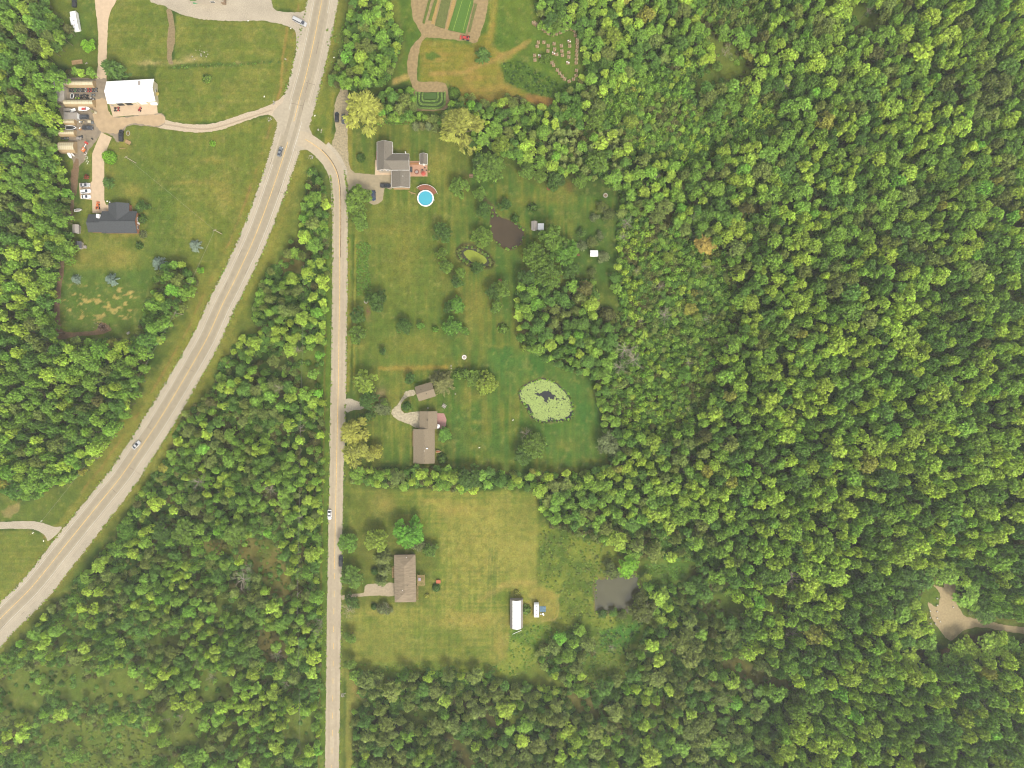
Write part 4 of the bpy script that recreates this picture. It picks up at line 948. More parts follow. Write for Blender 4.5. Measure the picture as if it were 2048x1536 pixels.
 (1185, 545, 9, 'bushy', 'olive', 3, 'olive bush below the white shed'),
 (1216, 630, 16, 'ball', 'dusky', 5, 'dome-shaped brownish-olive tree in the wood notch'),
 (935, 955, 24, 'round', 'deep', 9, 'large dark green round tree in the hedgerow between the two lots'),
 (1413, 487, 21, 'broad', 'rust', 8, 'rusty orange tree in the wood, the only orange crown'),
 (1384, 618, 14, 'broad', 'yellow', 7, 'bright yellow-green crown in the low scrub'),
 (1395, 634, 10, 'broad', 'yg', 7, 'yellow-green crown touching the bright yellow one in the scrub'),
 (1390, 585, 7, 'shrub', 'yellow', 4, 'small yellow shrub top in the low scrub'),
 (1337, 511, 11, 'round', 'yg', 7, 'olive-yellow round crown in the upper part of the scrub'),
 (1413, 524, 9, 'broad', 'yg', 6, 'yellow-green crown below the orange tree'),
 (1371, 752, 14, 'round', 'bright', 7, 'round fresh green crown at the lower edge of the scrub'),
 (1421, 756, 11, 'round', 'yg', 6, 'round yellow-green crown right of the fresh green one'),
 (1496, 108, 14, 'broad', 'yellow', 7, 'bright yellow tree beside the grassy glade'),
 (1293, 28, 17, 'big', 'yellow', 12, 'bright yellow-topped tall tree above the hive yard wood'),
 (1435, 132, 11, 'bushy', 'mid', 5, 'round green bush standing in the grassy glade'),
 (1502, 66, 16, 'broad', 'bright', 8, 'fresh green tree on the upper side of the grassy glade'),
 (1228, 72, 20, 'big', 'yg', 10, 'yellow-green tree right of the hive yard'),
 (1148, 225, 20, 'big', 'bright', 10, 'fresh green tree below the brown field tip'),
 (1193, 238, 22, 'big', 'mid', 11, 'spiky mid green tree right of the brown field tip'),
 (1262, 240, 15, 'round', 'yg', 8, 'yellow-green round tree between hive yard and pine stand'),
 (1276, 123, 17, 'round', 'bright', 10, 'large fresh green tree right of the hive yard wood'),
 (248, 1067, 20, 'round', 'bright', 8, 'fresh green round tree alone near the highway verge'),
 (320, 1060, 22, 'round', 'deep', 8, 'dark green tree in the roadside triangle near the brown clearing'),
 (370, 1065, 26, 'big', 'mid', 9, 'large mid green tree left of the brown clearing'),
 (470, 1065, 27, 'big', 'mid', 9, 'large mid green tree above the brown clearing'),
 (485, 1160, 22, 'dead', 'pale', 5, 'bare pale fallen branches in the brown clearing'),
 (495, 1140, 12, 'dead', 'pale', 5, 'bare bleached dead tree in the brown clearing'),
 (555, 1310, 14, 'dead', 'pale', 5, 'bare bleached dead tree near the lower part of the side road'),
 (395, 965, 16, 'dead', 'pale', 6, 'bare grey dead tree in the roadside triangle'),
 (540, 980, 13, 'dead', 'pale', 6, 'bare grey dead branches in the middle of the triangle wood'),
 (1250, 700, 20, 'dead', 'pale', 6, 'bare bleached dead tree, upper of the grey group in the wood'),
 (1268, 720, 18, 'dead', 'pale', 6, 'bare bleached dead tree, middle of the grey group in the wood'),
 (1240, 735, 15, 'dead', 'pale', 5, 'bare bleached dead tree, lower of the grey group in the wood'),
 (1330, 630, 16, 'dead', 'pale', 6, 'bare grey dead tree in the middle of the low scrub'),
 (1255, 445, 14, 'dead', 'pale', 6, 'bare grey dead tree at the wood edge right of the grassy bay'),
 (1320, 573, 9, 'dead', 'pale', 5, 'small bare dead tree left in the low scrub'),
 (1590, 1160, 20, 'dead', 'pale', 12, 'tall bare pale dead tree by the small grassy gap'),
 (1587, 1270, 18, 'dead', 'pale', 10, 'tall bare grey dead tree below the small grassy gap'),
 (1455, 100, 12, 'dead', 'pale', 7, 'bare leaning dead trunk in the grassy glade'),
]
NM = {'willow': ('willow_tree', 'willow'), 'spruce': ('spruce_tree', 'spruce'), 'pine': ('pine_tree', 'pine'), 'dead': ('dead_tree', 'dead tree'), 'shrub': ('shrub', 'shrub'), 'ball': ('round_shrub', 'shrub'),
      'bushy': ('bushy_tree', 'bush'), 'broad': ('broadleaf_tree', 'tree'), 'big': ('broadleaf_tree', 'tree'), 'round': ('broadleaf_tree', 'tree')}
GRP = {'willow': 'large pale willows', 'dead': 'bare dead trees', 'spruce': 'spruces on the lawns'}
for px, py, r, kind, tn, h, lab in LONE:
    x, y = img(px, py, h); k = (H - .75 * h) / H
    place(kind, x, y, r * (1.4 if kind in ('spruce', 'pine') else 1.08) * S * k, h, [a * (.58 if tn in ('mid', 'deep', 'bright', 'pale', 'olive') else (.62 if tn == 'yg' else .92)) for a in jit(TINT[tn], .05)], lab, NM[kind][1], NM[kind][0], GRP.get(kind), 1.0, None)
    if NM[kind][0] == 'broadleaf_tree': n_broad[0] += 1

PN = {}
# the olive pine stand, each pine its own
for j in range(5):
    for i in range(11):
        px = 1098 + i * 14.5 + random.uniform(-4, 4) + (j % 2) * 6; py = 262 + j * 17 + random.uniform(-4, 4)
        if 1170 < px < 1222 and 296 < py < 350: continue
        if px < 1112 and py > 315: continue
        if 1160 < px < 1185 and py < 290: continue
        PN[j] = PN.get(j, 0) + 1
        x, y = img(px, py, 6); side = 'left half' if px < 1150 else 'right half'; row = ('top', 'upper', 'middle', 'lower', 'bottom')[j]
        place('pine', x, y, random.uniform(8, 10.5) * S, random.uniform(5, 7.5), jit(TINT['olive'], .12), 'olive pine in the %s row of the pine stand, %s from the left' % (row, ('first', 'second', 'third', 'fourth', 'fifth', 'sixth', 'seventh', 'eighth', 'ninth', 'tenth', 'eleventh')[PN[j] - 1]), 'pine', 'pine_tree', 'pines of the olive stand, %s row, %s' % (row, side))

# ------------------------------------------------------------------ the woods
LAND = [('lily pond', 1092, 800), ('square grey pond', 1236, 1190), ('gravel clearing', 1898, 1225), ('orange-leaved tree', 1413, 487), ('grassy glade', 1470, 140), ('upper meadow gap', 1710, 30), ('hive pallets', 1110, 105),
        ('white shed', 1188, 507), ('pine stand', 1170, 300), ('brick house', 228, 440), ('yard of machines', 150, 235), ('patchy rough lawn', 200, 600), ('triangle brown clearing', 500, 1130),
        ('lower left corner meadow', 190, 1490), ('road junction', 600, 290), ('highway bend', 340, 800), ('farm road mouth', 100, 1060), ('hoop barn', 1033, 1228), ('hip roof house', 812, 1155),
        ('bottom brown ditch', 920, 1510), ('white camper', 150, 42), ('lower right photo corner', 2000, 1500), ('right photo edge', 2010, 760), ('upper right photo corner', 2000, 40)]
def where(px, py):
    n, lx, ly = min(LAND, key=lambda l: (l[1] - px) ** 2 + (l[2] - py) ** 2)
    dx, dy = px - lx, py - ly; a = math.degrees(math.atan2(-dy, dx)) % 360
    d = ['right of', 'above right of', 'above', 'above left of', 'left of', 'below left of', 'below', 'below right of'][int((a + 22.5) // 45) % 8]
    if 'photo' in n: d = {'right of': 'near', }.get(d, d)
    q = math.hypot(dx, dy); far = 'close ' if q < 80 else ('' if q < 170 else 'well ')
    return far + d + ' the ' + n

def forest():
    N = 130000
    X = rng.uniform(-230, 2280, N); Y = rng.uniform(-230, 1770, N)
    m = wood_mask(X, Y)
    for _, p, s_ in clearings: m &= ~(inside(X, Y, p) & (rng.random(N) > (1 - s_) * .06))
    for p, pr in (([(1095, 250), (1250, 250), (1250, 350), (1130, 345), (1095, 320)], .93), (PONDS[3], 1), ([(1120, 140), (1210, 150), (1205, 190), (1120, 190)], 0)):
        m &= ~(inside(X, Y, p) & (rng.random(N) < pr))
    X, Y = X[m], Y[m]
    left = inside(X, Y, W_LEFT); tri = inside(X, Y, W_TRI); top = inside(X, Y, W_TOP) | inside(X, Y, W_TOP2) | inside(X, Y, W_HEDGE)
    scrub = np.zeros(len(X), bool)
    for p in SCRUB: scrub |= inside(X, Y, p)
    oliv = inside(X, Y, OLIVE[0]); dens = fbm(X, Y, 90, 301, 3); toneF = fbm(X, Y, 46, 331, 2); f = fbm(X, Y, 70, 311, 3); u = rng.random(len(X)); u2 = rng.random(len(X))
    edge = np.full(len(X), 99.0)
    for w in (W_LEFT, W_TRI, W_TOP, W_TOP2, W_HEDGE, W_EAST): edge = np.minimum(edge, seg_dist(X, Y, w, True))
    cell = {}; recs = []
    lone = [(a[0], a[1], a[2] * .85) for a in LONE]
    for x, y, r in lone: cell.setdefault((int(x // 48), int(y // 48)), []).append((x, y, r))
    for i in range(len(X)):
        x, y = X[i], Y[i]
        if left[i]: r = 11 + 10 * u[i] ** 1.4; h = 11 + 6 * u2[i]; ol = .12; pal = (.22, .50, .23, .05); ov = .68
        elif tri[i]:
            sw = min(1, max(0, (y - 1150) / 350)) * min(1, max(0, (560 - x) / 500))
            r = 8 + 9 * u[i] ** 1.5; h = 6 + 5 * u2[i]; ol = .30; pal = (.26, .42, .20, .12); ov = .70 + .35 * sw + (.5 if (f[i] < .43 + .10 * sw) else 0)
        elif top[i]: r = 9 + 9 * u[i]; h = 7 + 5 * u2[i]; ol = .35; pal = (.08, .52, .30, .1); ov = .62
        elif scrub[i]: r = 4.5 + 4.5 * u[i]; h = 2.5 + 2 * u2[i]; ol = .5; pal = (.20, .52, .14, .14); ov = .72
        elif oliv[i]: r = 9 + 13 * u[i] ** 1.3; h = 6 + 4 * u2[i]; ol = .88 if x < 1130 else .62; pal = (.04, .22, .16, .58) if x < 1130 else (.10, .30, .16, .44); ov = .70 + (.2 if f[i] < .38 else 0)
        else:
            e = min(1, max(0, (x - 1180) / 500)); s2 = min(1, max(0, (y - 350) / 500))
            r = 9.5 + (8 + 8 * e) * u[i] ** 1.5 + 2.5 * e * s2; h = 7 + 5 * e + 4 * e * s2 + 2.5 * u2[i]
            ol = .22; pal = (.22 + .16 * e * s2, .46, .22, .08); ov = .64
            if x < 1250 and 540 < y < 760: pal = (.04, .4, .5, .06)
        if edge[i] < 8: r *= .68; h *= .6
        cx, cy = int(x // 48), int(y // 48); ok = True
        for a in (-1, 0, 1):
            for b in (-1, 0, 1):
                for (x2, y2, r2) in cell.get((cx + a, cy + b), ()):
                    if (x - x2) ** 2 + (y - y2) ** 2 < (ov * (r + r2)) ** 2: ok = False; break
                if not ok: break
            if not ok: break
        if not ok: continue
        cell.setdefault((cx, cy), []).append((x, y, r))
        t = min(.999, max(0, random.random() + (.5 - toneF[i]) * 1.1)); sel = 0
        while sel < 3 and t > pal[sel]: t -= pal[sel]; sel += 1
        tn = ('yg', 'mid', 'deep', 'olive')[sel]
        if random.random() < .10 and tn == 'mid': tn = 'bright' if random.random() < .5 else 'yg'
        q = random.random()
        if q < .004: tn = 'yellow'
        elif q < .012: tn = 'dusky'
        kd = 'shrub' if (scrub[i] and random.random() < .75) else ('bushy' if random.random() < ol else (('round' if u2[i] > .45 else 'big') if r > 15 else ('round' if u2[i] > .8 else 'broad')))
        if (x - 1890) ** 2 + (y - 1235) ** 2 < 110 ** 2 or (y > 1225 and y < 1320 and x > 1930): h *= .5
        recs.append((x, y, r, h, kd, tn))
    return recs
SAME = {}
recs = forest()
print('forest', len(recs), {k: sum(1 for r in recs if r[4] == k) for k in ('broad', 'big', 'bushy', 'shrub')})
inframe = lambda r: -5 < r[0] < 2053 and -5 < r[1] < 1541
rest = {'broad': [], 'bushy': [], 'shrub': []}
for fam, kinds, cap, word in (('broad', ('broad', 'big', 'round'), 300 - n_broad[0], 'tree'), ('bushy', ('bushy',), 255, 'bushy tree'), ('shrub', ('shrub',), 200, 'shrub')):
    mine = sorted([r for r in recs if r[4] in kinds], key=lambda r: -(r[2] if inframe(r) else r[2] - 100))
    for n_, r in enumerate(mine):
        if n_ >= cap or not inframe(r): rest[fam].append(r); continue
        px, py, rp, h, kd, tn = r
        x, y = img(px, py, h); k = (H - .75 * h) / H; w = where(px, py)
        tone = TONE[tn]; size = 'large ' if rp > 19 else ('broad ' if rp > 17 else ('' if rp > 13 else 'small '))
        wood = 'scrub' if fam == 'shrub' else 'wood'
        lab = '%s%s %s %s' % (size, tone, word, w)
        o = place(kd, x, y, rp * S * k, h, jit(TINT[tn], .16), lab, NM[kd][1], NM[kd][0], '%s %ss %s' % (tone, word, w))
        SAME.setdefault(lab, []).append((px, o))

def scatter(name, pts, sources, label, cat):
    """the rest of a kind, past what can be told apart: one object that repeats the crowns above on its points"""
    me = bpy.data.meshes.new(name); n = len(pts)
    me.vertices.add(n); me.vertices.foreach_set('co', np.array([p[0] for p in pts], np.float32).ravel())
    for an, ty, ix, w in (('rot', 'FLOAT_VECTOR', 1, 3), ('scl', 'FLOAT_VECTOR', 2, 3)):
        a = me.attributes.new(an, ty, 'POINT'); a.data.foreach_set('vector', np.array([p[ix] for p in pts], np.float32).ravel())
    a = me.attributes.new('tint', 'FLOAT_COLOR', 'POINT'); a.data.foreach_set('color', np.array([tuple(p[3]) + (1,) for p in pts], np.float32).ravel())
    a = me.attributes.new('idx', 'INT', 'POINT'); a.data.foreach_set('value', np.array([p[4] for p in pts], np.int32))
    o = bpy.data.objects.new(name, me); C.objects.link(o)
    ng = bpy.data.node_groups.new(name, 'GeometryNodeTree')
    ng.interface.new_socket('Geometry', in_out='INPUT', socket_type='NodeSocketGeometry'); ng.interface.new_socket('Geometry', in_out='OUTPUT', socket_type='NodeSocketGeometry')
    gi = ng.nodes.new('NodeGroupInput'); go = ng.nodes.new('NodeGroupOutput'); L = ng.links.new
    def attr(nm, dt):
        a = ng.nodes.new('GeometryNodeInputNamedAttribute'); a.data_type = dt; a.inputs['Name'].default_value = nm; return a.outputs[0]
    rot, scl, idx = attr('rot', 'FLOAT_VECTOR'), attr('scl', 'FLOAT_VECTOR'), attr('idx', 'INT')
    jn = ng.nodes.new('GeometryNodeJoinGeometry')
    for k, grp in enumerate(sources):
        cmp_ = ng.nodes.new('FunctionNodeCompare'); cmp_.data_type = 'INT'; cmp_.operation = 'EQUAL'; L(idx, cmp_.inputs[2]); cmp_.inputs[3].default_value = k
        for src in grp:
            oi = ng.nodes.new('GeometryNodeObjectInfo'); oi.inputs['Object'].default_value = src; oi.inputs['As Instance'].default_value = True; oi.transform_space = 'ORIGINAL'
            ip = ng.nodes.new('GeometryNodeInstanceOnPoints'); L(gi.outputs[0], ip.inputs['Points']); L(cmp_.outputs[0], ip.inputs['Selection'])
            L(oi.outputs['Geometry'], ip.inputs['Instance']); L(rot, ip.inputs['Rotation']); L(scl, ip.inputs['Scale']); L(ip.outputs[0], jn.inputs[0])
    L(jn.outputs[0], go.inputs[0])
    md = o.modifiers.new('scatter', 'NODES'); md.node_group = ng
    tag(o, label, cat, kind='stuff'); return o
def find_obj(mesh):
    for o in C.objects:
        if o.data is mesh: return o
    o = bpy.data.objects.new(mesh.name, mesh); return o      # unused variant: never linked, only repeated
SRC = {}
for kd in ('broad', 'big', 'bushy', 'shrub', 'round'):
    K = KIND[kd]; SRC[kd] = [[find_obj(m)] + ([find_obj(K['trunks'][i % len(K['trunks'])])] if K['trunks'] else []) for i, m in enumerate(K['crowns'])]
def pts_of(rs, table):
    out = []
    for px, py, rp, h, kd, tn in rs:
        x, y = img(px, py, h); k = (H - .75 * h) / H; K = KIND[kd]
        base, n = table[kd]; s_ = rp * S * k / K['R']
        out.append(((x, y, 0), (0, 0, random.uniform(0, 6.28)), (s_, s_, h / K['H']), jit(TINT[tn], .16), base + random.randrange(n)))
    return out
scatter('broadleaf_wood', pts_of(rest['broad'], {'broad': (0, 9), 'big': (9, 4), 'round': (13, 2)}), SRC['broad'] + SRC['big'] + SRC['round'], 'closed canopy of green broadleaf crowns filling the woods', 'wood')
scatter('bushy_wood', pts_of(rest['bushy'], {'bushy': (0, 6)}), SRC['bushy'], 'smaller olive and green bushy crowns filling the woods', 'wood')
scatter('scrub_thicket', pts_of(rest['shrub'], {'shrub': (0, 6)}), SRC['shrub'], 'low green scrub thicket inside the east wood', 'scrub')

def undergrowth():
    N = 80000
    X = rng.uniform(-50, 2098, N); Y = rng.uniform(-50, 1586, N); m = wood_mask(X, Y)
    n1 = fbm(X, Y, 40, 401, 3); d = rng.random(N)
    sc = np.zeros(N, bool)
    for p in SCRUB: sc |= inside(X, Y, p)
    cl = np.zeros(N, bool)
    for _, p, s_ in clearings: cl |= inside(X, Y, p)
    m &= ~(cl & (d > .12)); m &= (n1 > .42) | sc | (d < .35)
    m &= ~inside(X, Y, RPOND)
    hard = [(1845, 1150), (1925, 1150), (1940, 1228), (2110, 1250), (2110, 1285), (1985, 1270), (1940, 1275), (1900, 1295), (1845, 1260)]
    m &= ~inside(X, Y, hard)
    X, Y, n1, d, sc = X[m], Y[m], n1[m], d[m], sc[m]; out = []
    for i in range(len(X)):
        r = random.uniform(.6, 1.5) * (1.25 if sc[i] else 1); hh = r * random.uniform(.5, 1.1) + (.8 if sc[i] else 0)
        v = P(X[i], Y[i], hh * .5); t = n1[i] + random.uniform(-.2, .2)
        tn = 'deep' if t > .48 else ('mid' if t > .42 else ('olive' if t > .34 else 'dusky'))
        out.append(((v.x, v.y, -.15), (0, 0, random.uniform(0, 6.28)), (r, r, hh), jit(TINT[tn], .2), random.randrange(6)))
    return out
scatter('undergrowth', undergrowth(), SRC['shrub'], 'low green undergrowth between the trees', 'undergrowth')

def tufts():
    out = []
    areas = [([(1082, 1050), (1160, 1072), (1250, 1105), (1200, 1150), (1188, 1228), (1290, 1235), (1250, 1300), (1180, 1300), (1130, 1262), (1120, 1240), (1120, 1190), (1076, 1165)], 1500, ('yg', 'mid', 'olive')),
             ([(1018, 1264), (1080, 1248), (1160, 1262), (1110, 1300), (1060, 1340), (1010, 1372), (960, 1345), (715, 1345), (712, 1328), (990, 1332), (1016, 1314)], 1500, ('yg', 'bright', 'mid')),
             ([(1000, 125), (1040, 122), (1110, 160), (1160, 172), (1120, 195), (1060, 190), (1012, 165)], 700, ('mid', 'deep', 'grass')),
             ([(712, 485), (738, 485), (742, 500), (735, 520), (742, 560), (740, 590), (715, 590)], 420, ('bright', 'mid')),
             ([(755, 228), (830, 236), (828, 250), (760, 248)], 180, ('bright', 'mid')),
             ([(650, 60), (700, 40), (690, 110), (664, 140)], 60, ('mid',)),
             ([(80, 1452), (200, 1440), (300, 1470), (310, 1540), (60, 1560)], 700, ('mid', 'yg', 'olive')),
             ([(400, 1080), (480, 1075), (580, 1090), (585, 1190), (540, 1200), (470, 1125)], 260, ('olive', 'mid')),
             ([(505, 1255), (560, 1262), (580, 1320), (540, 1330), (505, 1300)], 120, ('olive', 'dusky')),
             ([(345, 130), (560, 122), (562, 128), (345, 138)], 120, ('deep', 'mid')),
             ([(1290, 1125), (1380, 1132), (1365, 1158), (1290, 1170)], 200, ('bright', 'mid')), ([(1195, 1262), (1290, 1245), (1250, 1310), (1200, 1305)], 260, ('bright', 'grass')),
             ([(1180, 1300), (1255, 1320), (1240, 1365), (1170, 1365)], 260, ('mid', 'yg'))]
    for p, n, tns in areas:
        x0, x1 = min(a[0] for a in p), max(a[0] for a in p); y0, y1 = min(a[1] for a in p), max(a[1] for a in p)
        X = rng.uniform(x0, x1, n); Y = rng.uniform(y0, y1, n); k = inside(X, Y, p) & ~inside(X, Y, RPOND)
        for x, y in zip(X[k], Y[k]):
            v = P(x, y); r = random.uniform(.25, .6)
            out.append(((v.x, v.y, -.1), (0, 0, random.uniform(0, 6.28)), (r, r, r * random.uniform(.3, .8)), [a * .55 for a in jit(TINT[random.choice(tns)], .15)], random.randrange(6)))
    for fr_, offs in ((hwy_frames, lambda p: (p[4] + random.uniform(-2.5, 3), -p[5] - random.uniform(-2.5, 3))), (side_frames[40:], lambda p: (15 + random.uniform(-1.5, 2), -14.5 - random.uniform(-1.5, 2)))):
        for k in range(1100):
            p = random.choice(fr_)
            if 195 < p[1] < 345: continue
            o_ = random.choice(offs(p)); t_ = random.uniform(-4, 4); v = P(p[0] + p[3] * o_ + p[2] * t_, p[1] - p[2] * o_ + p[3] * t_); r = random.uniform(.15, .45)
            out.append(((v.x, v.y, -.05), (0, 0, random.uniform(0, 6.28)), (r, r, r * .5), [a * .68 for a in jit(TINT[random.choice(('yg', 'olive', 'mid'))], .2)], random.randrange(6)))
    # clumps along the banks
    for p, n, tns in ((LILY, 60, ('deep', 'mid')), (ALGAE, 110, ('deep', 'olive', 'dusky')), (POND2, 26, ('mid', 'deep')), (RPOND, 90, ('olive', 'mid', 'yg'))):
        for _ in range(n):
            i = random.randrange(len(p)); a, b = p[i], p[(i + 1) % len(p)]; t = random.random(); v = P(a[0] + (b[0] - a[0]) * t + random.uniform(-2.5, 2.5), a[1] + (b[1] - a[1]) * t + random.uniform(-2.5, 2.5))
            r = random.uniform(.25, .7); out.append(((v.x, v.y, -.3), (0, 0, random.uniform(0, 6.28)), (r, r, r), jit(TINT[random.choice(tns)], .25), random.randrange(6)))
    return out
scatter('tall_grass', tufts(), SRC['shrub'], 'rough tall grass and weeds in the unmown patches', 'tall grass')

# grey dead trees standing here and there in the woods
for i in range(34):
    px, py = random.choice(((random.uniform(1180, 2040), random.uniform(10, 1520)), (random.uniform(330, 640), random.uniform(640, 1500)), (random.uniform(1210, 1420), random.uniform(430, 850))))
    if not bool(wood_mask(np.array([px]), np.array([py]))[0]): continue
    h = random.uniform(6, 13); x, y = img(px, py, h)
    l_ = 'bare grey dead tree ' + where(px, py)
    o = place('dead', x, y, random.uniform(6, 12) * S, h, TINT['pale'], l_, 'dead tree', 'dead_tree', 'bare dead trees')
    SAME.setdefault(l_, []).append((px, o))

ORD = ('leftmost', 'second', 'third', 'fourth', 'fifth', 'sixth', 'seventh', 'eighth', 'ninth', 'tenth', 'eleventh', 'twelfth', 'thirteenth', 'fourteenth', 'fifteenth', 'sixteenth', 'seventeenth', 'eighteenth', 'nineteenth', 'twentieth')
for lab, lst in SAME.items():
    if 1 < len(lst) <= 20:
        for i, (px, o) in enumerate(sorted(lst, key=lambda q: q[0])):
            e = 'leftmost one' if i == 0 else ('rightmost one' if i == len(lst) - 1 else ORD[i] + ' from left')
            if len((lab + ' ' + e).split()) <= 16: o['label'] = lab + ', ' + e

# ------------------------------------------------------------------ buildings
M_WHITE = mat('white_metal_sheet', (.80, .79, .76), .45, .03, .3, bump=.05)
M_ROOFD = mat('dark_shingle', obs(96, 98, 98), .85, .14, 2.2)
M_ROOFG = mat('grey_shingle', obs(152, 142, 124), .85, .16, 2.4)
M_ROOFT = mat('taupe_shingle', obs(170, 152, 122), .88, .12, 2.6)
M_ROOFB = mat('brown_stained_shingle', obs(176, 156, 126), .88, .22, .9, stretch=(.25, 1.6, 1))
M_BRICK = mat('orange_brick', obs(212, 142, 100), .9, .15, 4)
M_BRICKT = mat('tan_brick', obs(178, 150, 118), .9, .15, 4)
M_SIDING = mat('cream_siding', obs(226, 210, 184), .7, .05, 1)
M_TAN = mat('tan_sheeting', obs(255, 238, 196), .6, .05, .5)
M_TRIM = mat('white_trim', (.72, .70, .66), .6, .05, 1)
M_GLASS = mat('window_glass', (.04, .05, .06), .15, .1, 1, spec=.6)
M_DARK = mat('dark_opening', (.03, .028, .025), .9, .2, 1)
M_WOOD = mat('bare_timber', obs(214, 176, 124), .85, .15, 2)
M_DECK = mat('red_brown_deck', obs(176, 112, 84), .85, .15, 2)
M_METG = mat('grey_metal', obs(206, 194, 180), .5, .06, .8)
M_STONE = mat('pale_stone', obs(206, 198, 180), .9, .18, 1.5)
M_CONW = mat('white_plastic', (.74, .73, .70), .5, .04, 1)

def rib_bump(m, scale=3.3, axis='X', strength=.25):
    nt = m.node_tree; b = nt.nodes['Principled BSDF']; L = nt.links.new
    tc = nt.nodes.new('ShaderNodeTexCoord'); w = nt.nodes.new('ShaderNodeTexWave'); w.bands_direction = axis; w.inputs['Scale'].default_value = scale; w.inputs['Distortion'].default_value = 0
    bp = nt.nodes.new('ShaderNodeBump'); bp.inputs['Strength'].default_value = strength; bp.inputs['Distance'].default_value = .04
    L(tc.outputs['Object'], w.inputs['Vector']); L(w.outputs['Fac'], bp.inputs['Height']); L(bp.outputs[0], b.inputs['Normal'])
rib_bump(M_WHITE); rib_bump(M_METG, 2.5)

def window(par, x, y, z, w=1.2, h=1.1, ang=0.0, name='window'):
    """frame and pane set into a wall; ang = the way the window faces (0 = east)"""
    f = MB().box(0, 0, 0, .12, w + .16, h + .16).build(name, M_TRIM, par); f.location = (x, y, z); f.rotation_euler = (0, 0, ang)
    MB().box(.035, 0, 0, .09, w, h).build('pane', M_GLASS, f)
    return f
def door(par, x, y, w=1.0, h=2.1, ang=0.0, m=None, name='door'):
    d_ = MB().box(0, 0, 0, .1, w, h).build(name, m or M_TRIM, par); d_.location = (x, y, h / 2 + .05); d_.rotation_euler = (0, 0, ang)
    if name == 'door': MB().box(.08, w * .35, 0, .06, .05, .14).build('handle', M_DARK, d_)
    return d_
def gable(par, cx, cy, L_, W_, eave, ridge, wall, roof, ang=0.0, over=.45, th=.18, walls=True):
    """ridge along local x"""
    c, s_ = math.cos(ang), math.sin(ang)
    T = lambda x, y, z: (cx + x * c - y * s_, cy + x * s_ + y * c, z)
    if walls:
        a, b = L_ / 2, W_ / 2; g = ridge - .12
        vs = [T(*p) for p in ((-a, -b, 0), (a, -b, 0), (a, b, 0), (-a, b, 0), (-a, -b, eave), (a, -b, eave), (a, b, eave), (-a, b, eave), (-a, 0, g), (a, 0, g))]
        MB().add(vs, [(0, 1, 5, 4), (2, 3, 7, 6), (1, 2, 6, 9, 5), (3, 0, 4, 8, 7), (4, 5, 9, 8), (6, 7, 8, 9)]).build('wall', wall, par)
    a, b = L_ / 2 + over, W_ / 2 + over; sl = (ridge - eave) / (W_ / 2); ez = eave - sl * over + .05; rz = ridge + .05
    mb = MB()
    vs = [T(*p) for p in ((-a, -b, ez), (a, -b, ez), (a, 0, rz), (-a, 0, rz), (a, b, ez), (-a, b, ez))]
    vs += [(v[0], v[1], v[2] + th) for v in vs]
    mb.add(vs, [(6, 7, 8, 9), (9, 8, 10, 11), (1, 0, 3, 2), (2, 3, 5, 4), (0, 1, 7, 6), (4, 5, 11, 10), (1, 2, 8, 7), (2, 4, 10, 8), (3, 0, 6, 9), (5, 3, 9, 11)])
    rf_ = mb.build('roof', roof, par)
    g_ = MB()
    for sy in (-1, 1):
        p_, q_ = T(-a, sy * (b + .06), ez + th * .6), T(a, sy * (b + .06), ez + th * .6); g_.tube(p_, q_, .07, .07, 4)
    for sx in (-1, 1):
        for sy in (-1, 1): g_.tube(T(sx * (a + .04), sy * b, ez + th * .6), T(sx * (a + .04), 0, rz + th * .6), .05, .05, 4)
    g_.build('gutter', M_TRIM if roof is M_ROOFG else roof, rf_)
    MB().tube(T(-a, 0, rz + th), T(a, 0, rz + th), .11, .11, 5).build('ridge_cap', roof, rf_)
    return rf_
def rp(x0, y0, x1, y1, z):
    a, b = P(x0, y0, z), P(x1, y1, z)
    return (a.x + b.x) / 2, (a.y + b.y) / 2, abs(b.x - a.x), abs(b.y - a.y)
def vent(roof, x, y, z, m=None, s=.35, name='roof_vent'):
    return MB().box(x, y, z, s, s, s * 1.2, 0, .7, .7).build(name, m or M_DARK, roof)

# white workshop
b = thing('workshop', P(262, 190), 0, 'long white metal-roofed workshop with open front beside its concrete apron', 'workshop')
ang = R(3.2)
cx, cy, L_, W_ = rp(212, 160.5, 308, 204, 5)
o_ = b.location
rf = gable(b, 0, 0, 21.6, 9.4, 4.3, 6.3, M_TAN, M_WHITE, ang, .5)
b.location = (cx, cy + .2, 0)
MB().box(1.6, -4.72, 2.0, .2, .1, 3, ang).box(7.5, -4.4, 2.0, .2, .1, 3, ang).build('door_post', M_TRIM, b)
for x in (-6.4, -2.4): d_ = MB().box(x, -4.72 + x * math.tan(ang), 1.6, 2.9, .14, 3.2, ang).build('bay_door', M_DARK, b)  # dark slabs stand in for the shade inside the open bays
MB().box(4.4, -4.66 + 4.4 * math.tan(ang), 1.6, 3.4, .18, 3.0, ang).build('bay_door', M_CONW, b)
MB().box(4.6, 2.6, 5.55, .9, 3.4, .16, ang).build('roof_ladder', M_METG, b).rotation_euler = (0, 0, 0)
window(b, 10.9, 1.2, 2.3, 1.3, 1.0, ang)
